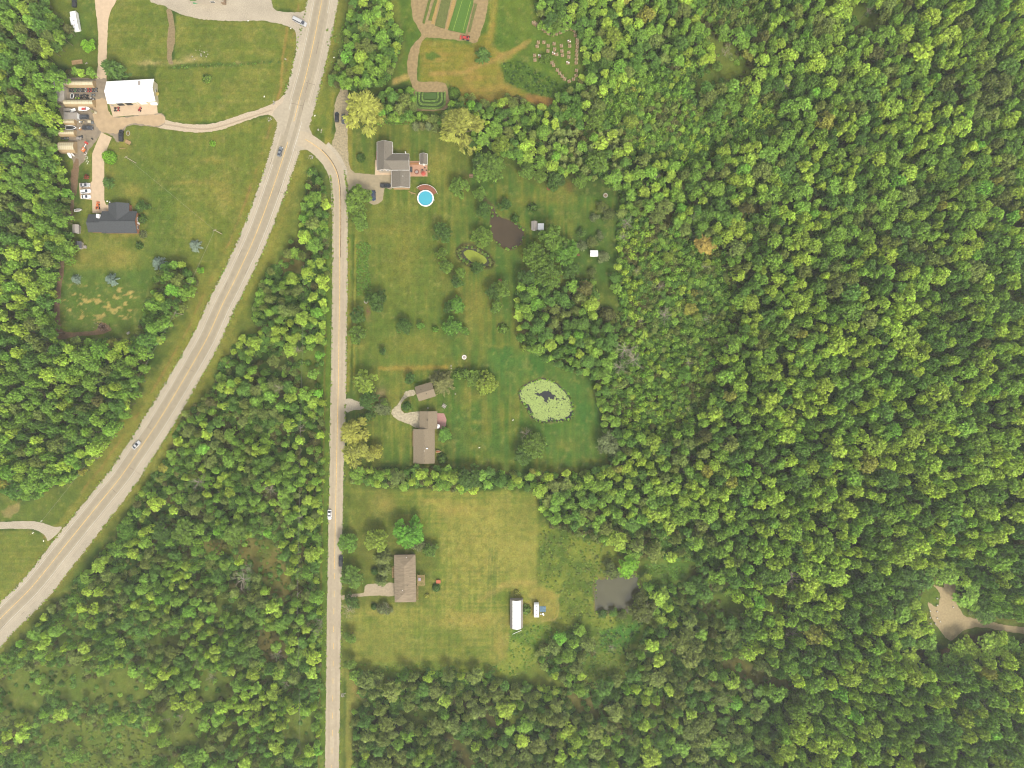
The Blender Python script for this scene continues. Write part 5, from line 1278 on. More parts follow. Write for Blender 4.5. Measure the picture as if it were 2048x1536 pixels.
# brick bungalow
b = thing('brick_house', P(228, 445), 0, 'long brick bungalow with dark grey cross-gabled roof at the end of the concrete drive', 'house')
def rel(b, px, py, z): v = P(px, py, z); return v.x - b.location.x, v.y - b.location.y
x0, y0 = rel(b, 199, 441.5, 5.2); x1, y1 = rel(b, 269.5, 441.5, 5.2)
gable(b, (x0 + x1) / 2, y0 - .25, x1 - x0 - .9, 9.4, 3.2, 5.2, M_BRICK, M_ROOFD, 0, .45)
x2, y2 = rel(b, 174, 443.5, 4.7)
gable(b, (x0 + x2) / 2 - .2, y2 - .35, x0 - x2 - .5, 7.6, 3.0, 4.6, M_BRICK, M_ROOFD, 0, .4)
x3, y3 = rel(b, 236, 427, 4)
gable(b, x3, y3 + 1.0, 7.4, 9.0, 3.25, 5.0, M_BRICK, M_ROOFD, R(90), .35)
xc, yc = rel(b, 196.4, 432, 5); MB().box(xc, yc, 4.3, 1.3, 1.7, 2.6).build('chimney', M_TRIM, b)
for px in (186, 218, 249): vx, vy = rel(b, px, 444, 5.2); vent(b, vx, vy, 5.15)
for yy in (-2.2, 1.6): window(b, x1 - .28, y0 - .2 + yy, 1.9, 1.4, 1.1, 0)
for k in range(5): window(b, x0 + 2.5 + k * 3.1, y0 - .25 - 4.72, 1.8, 1.3, 1.1, R(-90))
door(b, x1 - .3, y0 - .3, 1.0, 2.1, 0)
# pool house
b = thing('pool_house', P(787, 320), 0, 'two-storey grey-roofed T-shaped house with attached garage, nearest the swimming pool', 'house')
xa, ya = rel(b, 768, 311, 7); gable(b, xa, ya + .3, 12.6, 6.4, 5.2, 7.2, M_SIDING, M_ROOFG, R(90), .4)
xb, yb = rel(b, 796, 320.5, 7); gable(b, xb - .6, yb - .2, 10.6, 6.9, 5.15, 7.1, M_SIDING, M_ROOFG, 0, .35)
xg, yg = rel(b, 801, 357, 4); gable(b, xg, yg - .1, 7.0, 7.8, 3.0, 4.5, M_SIDING, M_ROOFG, R(90), .4)
xf, yf = rel(b, 752, 310, 1)
MB().box(xf + .9, yf - .2, .35, 1.9, 4.2, .5).build('porch', M_DECK, b)
MB().box(xf + 1.1, yf + .1, .63, 1.5, 2.4, .06).build('porch_table', M_CONW, b)
for yy in (-2.5, 1.0): window(b, xa - 3.25, ya + yy, 4.0, 1.1, 1.1, R(180))
for yy in (-1.2, 1.2): window(b, xb + 4.75, yb + yy, 3.9, 1.1, 1.1, 0)
for xx in (-1.5, 1.2): window(b, xa + xx, ya - 6.06, 3.6, 1.1, 1.1, R(-90))
MB().box(xg, yg - 3.95, .6, 7.6, .5, .9).build('planter_box', M_WOOD, b)
door(b, xg - 3.98, yg - 1, 3.2, 2.3, R(180), M_TRIM, 'garage_door'); vent(b, xg + 1.2, yg + 1, 4.7, M_TRIM, .3)
for px, py in ((770, 300), (771, 304)): vx, vy = rel(b, px, py, 7.2); vent(b, vx, vy, 7.2, M_DARK, .25)
xk, yk = rel(b, 811, 305, 6); MB().tube((xk, yk, 0), (xk, yk, 6.9), .22, .22, 8).build('flue', M_TRIM, b)
# pink patio house
b = thing('ranch_house', P(848, 890), 0, 'long taupe-roofed ranch house with pink patio and gravel loop drive', 'house')
x0, y0 = rel(b, 847.3, 893, 4.6); gable(b, x0, y0, 15.4, 9.1, 3.0, 4.5, M_BRICKT, M_ROOFT, R(90), .45)
xg, yg = rel(b, 856, 840.5, 4.4); gable(b, xg, yg, 7.4, 7.4, 2.9, 4.2, M_BRICKT, M_ROOFT, R(90), .45)
for k in range(6): vx, vy = rel(b, 848.6, 872 + k * 10, 4.7); vent(b, vx, vy, 4.78, M_DARK if k != 3 else M_TRIM, .3)
vx, vy = rel(b, 854, 897, 4.5); MB().box(vx, vy, 4.6, .9, .5, .5).build('chimney', M_TRIM, b)
vx, vy = rel(b, 854.5, 840, 4.4); vent(b, vx, vy, 4.45, M_DARK, .5)
for k in range(4): window(b, x0 + 4.6, y0 - 5.6 + k * 3.4, 1.7, 1.4, 1.1, 0)
door(b, xg - 3.75, yg, 4.6, 2.2, R(180), M_TRIM, 'garage_door')
MB().box(x0 - 5.5, y0 + 3.4, .12, .8, 7.6, .24).build('planter_box', M_WOOD, b)
# tilted garage
b = thing('garage', P(852, 783), R(17), 'small taupe-roofed garage set at a tilt at the end of the gravel loop', 'garage')
gable(b, 0, 0, 7.6, 6.2, 2.7, 4.1, M_BRICKT, M_ROOFT, 0, .4)
vent(b, -1.6, 1.4, 3.75, M_DARK, .4); vent(b, .4, -1.2, 3.85, M_DARK, .4); door(b, -3.85, -1, 2.6, 2.1, R(180), M_TRIM, 'garage_door')
# hip roof house
b = thing('hip_roof_house', P(812, 1153.5), R(.9), 'long brown house with streaked hip roof in the lower field', 'house')
def hip(par, L_, W_, eave, ridge, over=.5, inset=.48):
    MB().box(0, 0, eave / 2, W_, L_, eave).build('wall', M_BRICKT, par)
    a, c_ = W_ / 2 + over, L_ / 2 + over; k = L_ / 2 - W_ * inset
    vs = [(-a, -c_, eave), (a, -c_, eave), (a, c_, eave), (-a, c_, eave), (0, -k, ridge), (0, k, ridge), (-a, -c_, eave - .2), (a, -c_, eave - .2), (a, c_, eave - .2), (-a, c_, eave - .2)]
    return MB().add(vs, [(0, 1, 4), (1, 2, 5, 4), (2, 3, 5), (3, 0, 4, 5), (6, 7, 1, 0), (7, 8, 2, 1), (8, 9, 3, 2), (9, 6, 0, 3), (9, 8, 7, 6)]).build('roof', M_ROOFB, par)
rfh = hip(b, 21.6, 9.2, 3.0, 5.0)
for y_ in (-9.9, 9.9): pass
for vx, vy in ((.9, 10.2), (-1.1, -5.2), (2.6, 1.2), (1.2, -3.0)): vent(b, vx, vy, 4.1 if abs(vy) > 9 else 4.8, M_TRIM if vx < 1 else M_DARK, .34)
for k in range(5): window(b, 4.66, -8 + k * 4, 1.7, 1.3, 1.1, 0)
door(b, -4.66, -6.2, 4.2, 2.2, R(180), M_TRIM, 'garage_door')
mb = MB()
for k in range(6): mb.box(-6.6 + k * .26, 2.4, .14, .14, 5.6, .16)
for k in range(3): mb.box(-5.9, .2 + k * 2, .24, 1.5, .2, .06)
mb.build('front_deck', M_WOOD, b)
def lattice_(name, px0, py0, px1, py1, z, n, m_, par=None, w=.14):
    a, c_ = P(px0, py0, z), P(px1, py1, z); mb = MB(); nx_, ny_ = n
    for i in range(nx_ + 1): mb.box(a.x + (c_.x - a.x) * i / nx_, (a.y + c_.y) / 2, z, w, abs(c_.y - a.y), .16)
    for j in range(ny_ + 1): mb.box((a.x + c_.x) / 2, a.y + (c_.y - a.y) * j / ny_, z + .09, abs(c_.x - a.x), w, .1)
    for x in (a.x, c_.x):
        for y in (a.y, c_.y): mb.box(x, y, z / 2 - .1, .16, .16, z - .1)
    return mb.build(name, m_, par)
tag(lattice_('pergola', 834.5, 1150.5, 849, 1170.5, 2.3, (6, 8), M_WOOD), 'pale timber lattice pergola on the right side of the hip roof house', 'pergola')
tag(lattice_('trellis_walk', 833.6, 1172, 836, 1200, 1.4, (1, 11), M_WOOD), 'narrow ladder-like timber walk along the lower right wall of the hip roof house', 'trellis')
# hoop barn
def arch_barn(name, px0, py0, px1, py1, h, label, m_roof, m_side, along='y', ends=True):
    cx, cy, w, l = rp(px0, py0, px1, py1, h * .5)
    t = thing(name, (cx, cy, 0), 0 if along == 'y' else R(90), label, 'barn' if name == 'hoop_barn' else 'storage tent', None if name == 'hoop_barn' else 'storage tents in the yard')
    if along != 'y': w, l = l, w
    pr = [(-w / 2, 0), (-w / 2 * .97, h * .45), (-w / 2 * .62, h * .82), (0, h), (w / 2 * .62, h * .82), (w / 2 * .97, h * .45), (w / 2, 0)]
    mid = [pr[2], pr[3], pr[4]]
    top = MB()
    for (xa_, za), (xb_, zb) in zip(mid, mid[1:]):
        for k in range(8):
            ya_, yb_ = -l / 2 + l * k / 8, -l / 2 + l * (k + 1) / 8
            top.add([(xa_, ya_, za + .03), (xb_, ya_, zb + .03), (xb_, yb_, zb + .03), (xa_, yb_, za + .03)], [(0, 3, 2, 1) if False else (0, 1, 2, 3)])
    top.build('roof', m_roof, t)
    sd = MB()
    for (xa_, za), (xb_, zb) in ((pr[0], pr[1]), (pr[1], pr[2]), (pr[4], pr[5]), (pr[5], pr[6])):
        sd.add([(xa_, -l / 2, za), (xb_, -l / 2, zb), (xb_, l / 2, zb), (xa_, l / 2, za)], [(0, 1, 2, 3)])
    for y in (-l / 2, l / 2): sd.add([(x, y, z) for x, z in pr], [tuple(range(7))])
    sd.build('wall', m_side, t)
    ribs = MB()
    for k in range(9):
        y = -l / 2 + l * k / 8
        for (xa_, za), (xb_, zb) in zip(pr, pr[1:]): ribs.tube((xa_, y, za + .05), (xb_, y, zb + .05), .05, .05, 4, False)
    ribs.build('frame', m_side, t)
    return t
arch_barn('hoop_barn', 1020, 1199, 1046, 1256, 5.0, 'white-roofed grey-sided long barn on the lower field edge', M_WHITE, M_METG)
tent_rows = [(131, 160.5, 188.5, 174.5, 3.2, 'long tan storage tent under the trees, topmost in the yard'), (130, 199, 188, 212.6, 3.2, 'long tan storage tent below the two rows of machines'),
             (129, 237.5, 150.5, 249.6, 2.6, 'short tan storage tent right below the grey container'), (119, 259.8, 150.5, 272.4, 2.8, 'tan storage tent just below the dark covered boat'),
             (119, 282.4, 150.5, 305, 3.4, 'wide tan storage tent, lowest in the yard')]
for a in tent_rows: arch_barn('storage_tent', *a[:5], a[5], M_TAN, mat('tan_tent_side', obs(222, 190, 140), .7, .06, .6), 'x')
b = thing('lean_to_shed', P(125, 185), 0, 'grey-roofed lean-to shed closing the left end of the machine yard', 'shed')
MB().add([(-2.0, -5, 0), (2.2, -5, 0), (2.2, 5, 0), (-2.0, 5, 0), (-2.0, -5, 3.1), (2.2, -5, 2.3), (2.2, 5, 2.3), (-2.0, 5, 3.1)], [(3, 2, 1, 0), (0, 1, 5, 4), (1, 2, 6, 5), (2, 3, 7, 6), (3, 0, 4, 7)]).build('wall', M_SIDING, b)
MB().add([(-2.3, -5.2, 3.2), (2.4, -5.2, 2.35), (2.4, 5.2, 2.35), (-2.3, 5.2, 3.2), (-2.3, -5.2, 3.3), (2.4, -5.2, 2.45), (2.4, 5.2, 2.45), (-2.3, 5.2, 3.3)], [(3, 2, 1, 0), (4, 5, 6, 7), (0, 1, 5, 4), (1, 2, 6, 5), (2, 3, 7, 6), (3, 0, 4, 7)]).build('roof', M_METG, b)
def container(name, px0, py0, px1, py1, h, m_, label, cat, ang=0.0):
    cx, cy, w, l = rp(px0, py0, px1, py1, h); t = thing(name, (cx, cy, 0), ang, label, cat)
    MB().box(0, 0, h / 2, w, l, h - .12).build('body', m_, t)
    mb = MB()
    for k in range(max(3, int(w / .55))): mb.box(-w / 2 + .25 + k * .55, 0, h - .0, .14, l - .1, .07)
    mb.build('roof_ribs', m_, t)
    MB().box(w / 2 + .03, 0, h / 2, .06, l * .8, h * .8).build('door', M_TRIM, t)
    return t
container('shipping_container', 127, 224.6, 154, 237.8, 2.6, M_METG, 'grey ribbed shipping container above the short tan tent', 'container')
def shed(px0, py0, px1, py1, h, m_, label, ang=0.0, wall=None, ridge=1.0, along=90):
    cx, cy, w, l = rp(px0, py0, px1, py1, h + ridge * .4); t = thing('garden_shed', (cx, cy, 0), ang, label, 'shed')
    if along == 90: gable(t, 0, 0, l - .5, w - .5, h, h + ridge, wall or M_SIDING, m_, R(90), .2, .1)
    else: gable(t, 0, 0, w - .5, l - .5, h, h + ridge, wall or M_SIDING, m_, 0, .2, .1)
    door(t, 0, -(l - .5) / 2 - .03, .9, 1.8, R(-90)); return t
shed(144.8, 449, 157.2, 466, 2.1, M_METG, 'small pale grey shed left of the brick house', 0, M_METG, .5)
t = shed(150.3, 482.5, 162, 497, 2.2, mat('slate_roof', obs(124, 122, 124), .7, .08, 1), 'small slate-grey shed against the trees below the pale shed')
MB().box(2.1, -.6, .5, 1.2, 1.3, 1.0).build('side_bin', M_METG, t)
shed(839.6, 306.6, 854.6, 328.5, 2.2, M_ROOFG, 'grey-roofed shed at the top right of the stone patio')
t = shed(1063, 442, 1074.5, 460, 2.3, M_METG, 'grey garden shed with pale lean-to right of the grey pond')
MB().box(3.1, -.3, 1.0, 2.9, 3.0, 2.0).build('lean_to', M_CONW, t)
shed(1180.5, 500.8, 1196, 512.5, 2.2, M_WHITE, 'small white-roofed shed in the grassy bay among pale bushes', 0, M_SIDING, .5, 0)
# shop at the top edge
b = thing('farm_shop', P(424, -12), 0, 'white-roofed shop building cut by the top edge of the photo', 'building')
MB().box(0, 0, 1.7, 12.5, 9.4, 3.4).build('wall', M_SIDING, b); MB().box(0, 0, 3.52, 12.9, 9.0, .2).build('roof', M_WHITE, b)
MB().box(-7.8, -2.5, 1.3, 3.0, 4.2, 2.6).build('annexe', M_SIDING, b); MB().box(-7.8, -2.5, 2.7, 3.3, 4.4, .2).build('annexe_roof', mat('green_metal', obs(120, 170, 80), .6, .05, 1), b)
MB().box(6.0, -4.2, .8, 1.8, 2.0, 1.6).build('porch', M_BRICKT, b); window(b, 1.0, -4.75, 1.8, 2.0, 1.2, R(-90))
tag(MB().box(P(392, 4).x, P(392, 4).y - .1, .6, 2.6, 1.5, 1.1, .1, .85, .8).build('waste_skip', mat('green_plastic', obs(90, 190, 120), .5, .05, 1)), 'green waste skip beside the shop at the top edge', 'skip')

# ------------------------------------------------------------------ vehicles
def paint(name, c, r=.3): return mat('paint_' + name, c, r, .04, .5, metal=.1, spec=.5)
M_TYRE = mat('tyre_rubber', (.025, .025, .025), .9, .1, 3); M_LAMP = mat('lamp_glass', (.7, .7, .66), .2, .02, 1, spec=.6); M_PLAST = mat('black_plastic', (.035, .035, .037), .6, .1, 2)
M_GLS = mat('tinted_glass', (.03, .035, .045), .08, .05, 1, spec=.7)
def wheels(t, xs, w, r=.34, n='wheel', k=.24):
    for x in xs:
        for s_ in (-1, 1):
            mb = MB().tube((x, s_ * (w / 2 - k), r), (x, s_ * (w / 2 + .01), r), r, r, 14); mb.tube((x, s_ * (w / 2 - .02), r), (x, s_ * (w / 2 + .03), r), r * .55, r * .5, 10)
            mb.build(n, M_TYRE, t)
def car(px, py, ang, style, pm, label, L_=4.7, W_=1.86, group=None, cat=None, name=None):
    """front faces +x; ang in degrees, 0 = right, 90 = up in the photo"""
    v = P(px, py, .8); t = thing(name or {'pickup': 'pickup_truck', 'van': 'van', 'suv': 'parked_car', 'car': 'parked_car'}[style], (v.x, v.y, .055), R(ang), label, cat or {'pickup': 'pickup truck', 'van': 'van'}.get(style, 'car'), group)
    h = {'car': 1.42, 'suv': 1.68, 'pickup': 1.78, 'van': 2.05}[style]; belt = {'car': .88, 'suv': 1.02, 'pickup': 1.08, 'van': 1.05}[style]
    a = L_ / 2; w = W_ / 2
    def ring(x, z, ww, n=6): return [(x, -ww, z), (x, ww, z)]
    # lower body: plan outline with rounded nose and tail
    plan = [(-a, -w * .78), (-a + .12, -w * .93), (-a * .6, -w), (a * .62, -w), (a - .35, -w * .93), (a - .06, -w * .68), (a, 0), (a - .06, w * .68), (a - .35, w * .93), (a * .62, w), (-a * .6, w), (-a + .12, w * .93), (-a, w * .78)]
    body = MB()
    bb = belt if style != 'pickup' else belt
    rings = [[(x, y, .28) for x, y in plan], [(x * 1.005, y * 1.0, .55) for x, y in plan]]
    nose = lambda x: bb - (.16 if x > a * .5 else 0) - (.06 if x > a * .9 else 0)
    rings.append([(x * .985, y * .96, nose(x) - .04) for x, y in plan]); body.loft(rings, True, False)
    n = len(plan); top = [(x * .95, y * .86, nose(x)) for x, y in plan]; k0 = len(body.v)
    body.v += top; body.f += [(k0 - n + i, k0 - n + (i + 1) % n, k0 + (i + 1) % n, k0 + i) for i in range(n)]; body.f.append(tuple(range(k0, k0 + n))); body.f.append(tuple(range(n))[::-1])
    # cabin
    if style == 'car': c0, c1, r0, r1 = -a * .80, a * .36, -a * .42, a * .02
    elif style == 'suv': c0, c1, r0, r1 = -a * .93, a * .42, -a * .78, a * .10
    elif style == 'van': c0, c1, r0, r1 = -a * .97, a * .66, -a * .92, a * .36
    else: c0, c1, r0, r1 = -a * .14, a * .50, -a * .07, a * .22
    wb, wr = w * .86, w * .70
    body.box((r0 + r1) / 2, 0, h - .03, r1 - r0, wr * 2, .07, 0, .96, .94)
    for (xb, xr) in ((c0, r0), (c1, r1)):
        for s_ in (-1, 1): body.tube((xb, s_ * wb, bb), (xr, s_ * wr, h - .04), .06, .05, 5, False)
    if style == 'pickup':
        body.box(-a * .56, 0, bb + .0, a * .8, W_ * .80, .02)
        for s_ in (-1, 1): body.box(-a * .56, s_ * w * .88, bb + .06, a * .84, .12, .14)
        body.box(-a * .97, 0, bb + .06, .08, W_ * .84, .14)
    body.build('body', pm, t)
    if style == 'pickup': MB().box(-a * .56, 0, bb + .02, a * .76, W_ * .74, .05).build('truck_bed', M_PLAST, t)
    e = .02
    MB().add([(c1, -wb, bb + e), (c1, wb, bb + e), (r1, wr, h - .06), (r1, -wr, h - .06)], [(0, 1, 2, 3)]).build('windscreen', M_GLS, t)
    MB().add([(c0, wb, bb + e), (c0, -wb, bb + e), (r0, -wr, h - .06), (r0, wr, h - .06)], [(0, 1, 2, 3)]).build('rear_window', M_GLS, t)
    for s_ in (-1, 1):
        MB().add([(c0, s_ * wb, bb + e), (c1, s_ * wb, bb + e), (r1, s_ * wr, h - .06), (r0, s_ * wr, h - .06)], [(0, 1, 2, 3)][::1]).build('side_window', M_GLS, t)
        MB().box(a - .16, s_ * w * .66, .68, .16, .34, .16).build('headlight', M_LAMP, t)
        MB().box(c1 - .05, s_ * (w + .08), bb + .06, .14, .18, .12).build('mirror', pm, t)
    wheels(t, (-a * .60, a * .62), W_, .35)
    return t
PW, PS, PK, PG, PB, PR, PD = paint('white', (.72, .71, .68)), paint('silver', (.42, .42, .41)), paint('black', (.02, .021, .024)), paint('grey', (.16, .17, .17)), paint('navy', (.03, .05, .09)), paint('red', (.45, .05, .04)), paint('charcoal', (.06, .063, .068))
car(560, 303, 75, 'car', PG, 'dark grey car driving down the highway at the junction', 4.8)
car(272.5, 890, 47, 'car', PS, 'silver car driving on the lower part of the highway', 4.7)
car(659, 1029.5, -90, 'car', PW, 'white car on the left edge of the side road', 4.7)
car(681.5, 1122, 90, 'pickup', PK, 'black pickup at the right edge of the side road under a tree', 5.2, 1.95)
car(599.5, 43, -27, 'van', PS, 'long grey van leaving the farm drive onto the highway', 7.2, 2.1)
car(673.5, 234, 90, 'suv', PK, 'black car parked on the gravel strip, left of two', 4.8, 1.9, 'cars parked on the gravel strip')
car(687, 238, -90, 'suv', PD, 'charcoal car parked on the gravel strip, right one by the willow', 4.7, 1.9, 'cars parked on the gravel strip')
car(771, 371, 0, 'pickup', PK, 'black pickup parked in front of the pool house garage', 5.0, 1.95)
car(747, 391, -90, 'suv', PB, 'navy blue car half under the broad tree on the pool house drive', 4.9, 1.9)
car(169.5, 370, 3, 'car', PS, 'silver car, uppermost of three parked beside the concrete drive', 4.9, 1.9, 'cars parked by the concrete drive')
car(171, 382.5, 6, 'suv', PW, 'white car, middle of three parked beside the concrete drive', 4.9, 1.9, 'cars parked by the concrete drive')
car(171.5, 393.5, 2, 'car', PW, 'white compact car, lowest of three parked beside the concrete drive', 4.6, 1.85, 'cars parked by the concrete drive')
car(167, 233.5, 180, 'suv', PD, 'charcoal car parked in the yard right of the grey container', 4.8, 1.9)
car(175.5, 255.5, 0, 'pickup', PD, 'charcoal pickup parked in the yard right of the covered boat', 5.0, 1.95)
car(242, 271, 90, 'pickup', PK, 'black pickup parked at the yard corner above the utility pole', 5.6, 2.0)
car(148.5, 3, 90, 'pickup', PK, 'black pickup at the top edge, just above the white camper', 5.4, 2.0)
# campers
def camper(px, py, L_, W_, h, ang, label, slide=True):
    v = P(px, py, h * .8); t = thing('camper_trailer', (v.x, v.y, 0), R(ang), label, 'camper')
    MB().loft([[(x, -W_ / 2, z) for x, z in ()]] if False else [[(-L_ / 2, y, .55), (L_ / 2 - .5, y, .55), (L_ / 2, y, 1.2), (L_ / 2 - .35, y, h - .5), (L_ / 2 - 1.0, y, h), (-L_ / 2 + .3, y, h), (-L_ / 2, y, h - .3)] for y in (-W_ / 2, W_ / 2)]).build('body', M_CONW, t)
    if slide: MB().box(-.4, -W_ / 2 - .35, 1.6, L_ * .42, .8, 1.9).build('slide_out', M_CONW, t)
    for x in (-L_ * .28, .1, L_ * .25): MB().box(x, 0, h + .07, .4, .4, .14).build('roof_vent', M_DARK if x == .1 else M_METG, t)
    MB().box(-L_ * .05, W_ / 2 + .05, h - .25, L_ * .5, .16, .16).build('awning', M_METG, t)
    MB().tube((L_ / 2 - .2, -.5, .5), (L_ / 2 + 1.1, 0, .5), .06, .06).tube((L_ / 2 - .2, .5, .5), (L_ / 2 + 1.1, 0, .5), .06, .06).build('hitch', M_DARK, t)
    wheels(t, (-.5, .4), W_, .36); return t
camper(149.5, 42, 9.2, 2.6, 3.1, -80, 'white camper trailer with slide-out on the grass below the black pickup')
camper(1073, 1220, 6.8, 2.4, 2.6, 90, 'white camper trailer on the mown loop right of the hoop barn', False)
v = P(1085.5, 1218); tag(MB().box(v.x, v.y, .12, 3.0, 2.7, .08).box(v.x, v.y, .19, 2.8, .1, .06).box(v.x, v.y + .9, .19, 2.8, .1, .06).build('tarp', mat('blue_tarp', obs(116, 150, 168), .6, .2, 1)), 'faded blue tarp on the ground beside the camper on the loop', 'tarp')
v = P(1085, 1228); tag(MB().tube((v.x - .9, v.y, .25), (v.x - .8, v.y + .1, .6), .3).box(v.x + .3, v.y, .35, .7, 1.3, .5, .5).build('lawn_chair', M_CONW), 'small white garden seats below the blue tarp', 'seat')
# boats
def boat(px, py, L_, W_, ang, label, hull, inside_m, cover=False, name='motorboat'):
    v = P(px, py, .8); t = thing(name, (v.x, v.y, 0), R(ang), label, 'boat')
    pl = [(-L_ / 2, -W_ * .42), (-L_ * .1, -W_ / 2), (L_ * .2, -W_ * .43), (L_ * .38, -W_ * .26), (L_ / 2, 0), (L_ * .38, W_ * .26), (L_ * .2, W_ * .43), (-L_ * .1, W_ / 2), (-L_ / 2, W_ * .42)]
    mb = MB(); mb.loft([[(x * .8, y * .3, .4) for x, y in pl], [(x, y, 1.0) for x, y in pl], [(x, y, 1.1) for x, y in pl], [(x * .86, y * .74, 1.1) for x, y in pl], [(x * .84, y * .7, .8) for x, y in pl]]).build('hull', hull, t)
    if cover: MB().loft([[(x * .85, y * .73, 1.12) for x, y in pl], [(x * .5, y * .2, 1.4) for x, y in pl]]).build('boat_cover', inside_m, t)
    else:
        MB().box(-L_ * .12, 0, .86, L_ * .5, W_ * .5, .05).build('deck', inside_m, t); MB().box(L_ * .1, 0, 1.1, .12, W_ * .6, .5, 0, .6, .9).build('windscreen', M_GLS, t)
        MB().box(-L_ * .3, 0, 1.0, .5, W_ * .5, .3).build('seat', M_CONW, t)
    MB().box(-L_ * .1, 0, .3, L_ * .8, .1, .1).box(L_ * .45, 0, .3, L_ * .3, .1, .1).build('trailer_frame', M_METG, t); wheels(t, (-L_ * .15,), W_ * .95, .3, 'wheel', .2)
    return t
boat(169, 217.5, 5.4, 2.2, 0, 'white motorboat with red deck below the second tan tent', M_CONW, PR)
boat(142, 255.5, 5.4, 2.1, 0, 'boat under a black cover with white rim between two tan tents', M_CONW, PK, True)
boat(144.5, 191.5, 2.7, 1.7, 85, 'small white oval boat in the second machine row', M_CONW, PK, True, 'rowing_boat')
boat(164, 244, 3.2, 1.3, 0, 'small tan boat on a trailer below the charcoal car', mat('tan_gelcoat', obs(220, 196, 150), .5, .05, 1), PG, False, 'rowing_boat')
boat(140, 311, 3.3, 1.5, -60, 'white jet ski on a trailer below the lowest tan tent', M_CONW, M_CONW, True, 'jet_ski')
boat(146.5, 310, 2.6, 1.0, -45, 'smaller tan and white jet ski next to the white one', mat('tan_gelcoat', (1, 1, 1)), M_CONW, True, 'jet_ski')
boat(156.5, 420.5, 3.6, 1.4, 8, 'small white covered boat on the grass above the pale shed', M_CONW, M_METG, True, 'rowing_boat')
boat(876.5, 903, 2.4, 1.2, 0, 'small orange round-ended rowing boat on the grass right of the ranch house', mat('tan_gelcoat', (1, 1, 1)), mat('orange_cover', obs(214, 130, 70), .6, .05, 1), True, 'rowing_boat')
# quads and small machines
def quad(px, py, ang, m_, label, L_=2.1, W_=1.15, name='quad_bike', cat='quad bike', group=None, z=0.02):
    v = P(px, py, .6); t = thing(name, (v.x, v.y, z), R(ang), label, cat, group)
    MB().box(L_ * .28, 0, .62, L_ * .34, W_ * .62, .22, 0, .8, .8).box(-L_ * .30, 0, .62, L_ * .30, W_ * .66, .18, 0, .8, .8).box(0, 0, .5, L_ * .7, W_ * .3, .3).build('body', m_, t)
    MB().box(-L_ * .08, 0, .78, L_ * .38, W_ * .3, .16, 0, .9, .7).build('seat', M_PLAST, t)
    MB().tube((L_ * .16, -W_ * .38, 1.0), (L_ * .16, W_ * .38, 1.0), .035).tube((L_ * .2, 0, .6), (L_ * .16, 0, 1.0), .04).build('handlebar', M_PLAST, t)
    wheels(t, (-L_ * .32, L_ * .32), W_, .28, 'wheel', .26); return t
gr = 'quad bikes lined up in the yard row'
cols = [(PK, 'black'), (PD, 'charcoal'), (paint('green', (.06, .2, .06)), 'green'), (PD, 'charcoal'), (PG, 'grey'), (PK, 'black'), (PS, 'silver'), (PR, 'red'), (PR, 'red'), (PD, 'charcoal'), (PG, 'dark grey')]
for i, (m_, nm_) in enumerate(cols):
    quad(139.5 + i * 5.25, 179.5 + (i % 2) * .5, 90, m_, '%s quad bike, %s from the left in the upper machine row' % (nm_, ('first', 'second', 'third', 'fourth', 'fifth', 'sixth', 'seventh', 'eighth', 'ninth', 'tenth', 'eleventh')[i]), 2.1, 1.1, group=gr)
for i, (x, y, a, m_, nm_) in enumerate([(153, 190, 0, PD, 'charcoal quad bike right of the oval boat'), (155, 196.5, 0, paint('lime', (.35, .6, .03)), 'lime green quad bike against the second tan tent'), (162, 193, 90, PK, 'black quad bike left of the yard trailers'),
                                      (168, 191, 90, PD, 'charcoal quad bike in the middle of the second machine row'), (174, 193, 90, PK, 'black quad bike right in the second machine row'), (186, 189.5, 0, PG, 'grey quad bike at the right end of the second machine row'),
                                      (184.5, 197.5, -30, PW, 'white and black quad bike off the end of the second tan tent'), (230, 218.5, 90, PK, 'black quad bike on the concrete apron, left of a touching pair'), (236.5, 218, 90, PR, 'dark red quad bike on the concrete apron, right of a touching pair'),
                                      (125, 277, 0, PK, 'black quad bike between the two lowest tan tents'), (133, 276.5, 0, PG, 'grey quad bike beside the black one between the lowest tents'), (161, 273.5, 15, PD, 'charcoal motorcycle-like quad alone right of the lowest tents')]):
    quad(x, y, a, m_, nm_, z=.03)
def trailer(px, py, L_, W_, ang, m_, label, sides=.35):
    v = P(px, py, .5); t = thing('utility_trailer', (v.x, v.y, .02), R(ang), label, 'trailer')
    mb = MB().box(0, 0, .5, L_, W_, .08)
    for s_ in (-1, 1): mb.box(0, s_ * W_ / 2, .5 + sides / 2, L_, .07, sides)
    mb.box(-L_ / 2, 0, .5 + sides / 2, .07, W_, sides).build('bed', m_, t)
    MB().tube((L_ / 2, -W_ * .3, .45), (L_ / 2 + 1.1, 0, .45), .05).tube((L_ / 2, W_ * .3, .45), (L_ / 2 + 1.1, 0, .45), .05).build('drawbar', M_DARK, t)
    wheels(t, (0,), W_ + .3, .3, 'wheel', .18); return t
trailer(135, 220, 3.4, 1.6, 0, M_METG, 'grey flat trailer left of the white and red boat')
trailer(146, 221, 2.6, 1.3, 20, M_CONW, 'pale empty boat trailer beside the red-decked boat')
trailer(256, 284.5, 2.6, 1.6, -25, M_WOOD, 'small timber-sided trailer right of the black yard pickup')
trailer(158, 277, 2.2, 1.2, -10, M_METG, 'small grey trailer at the mouth of the lowest tents')
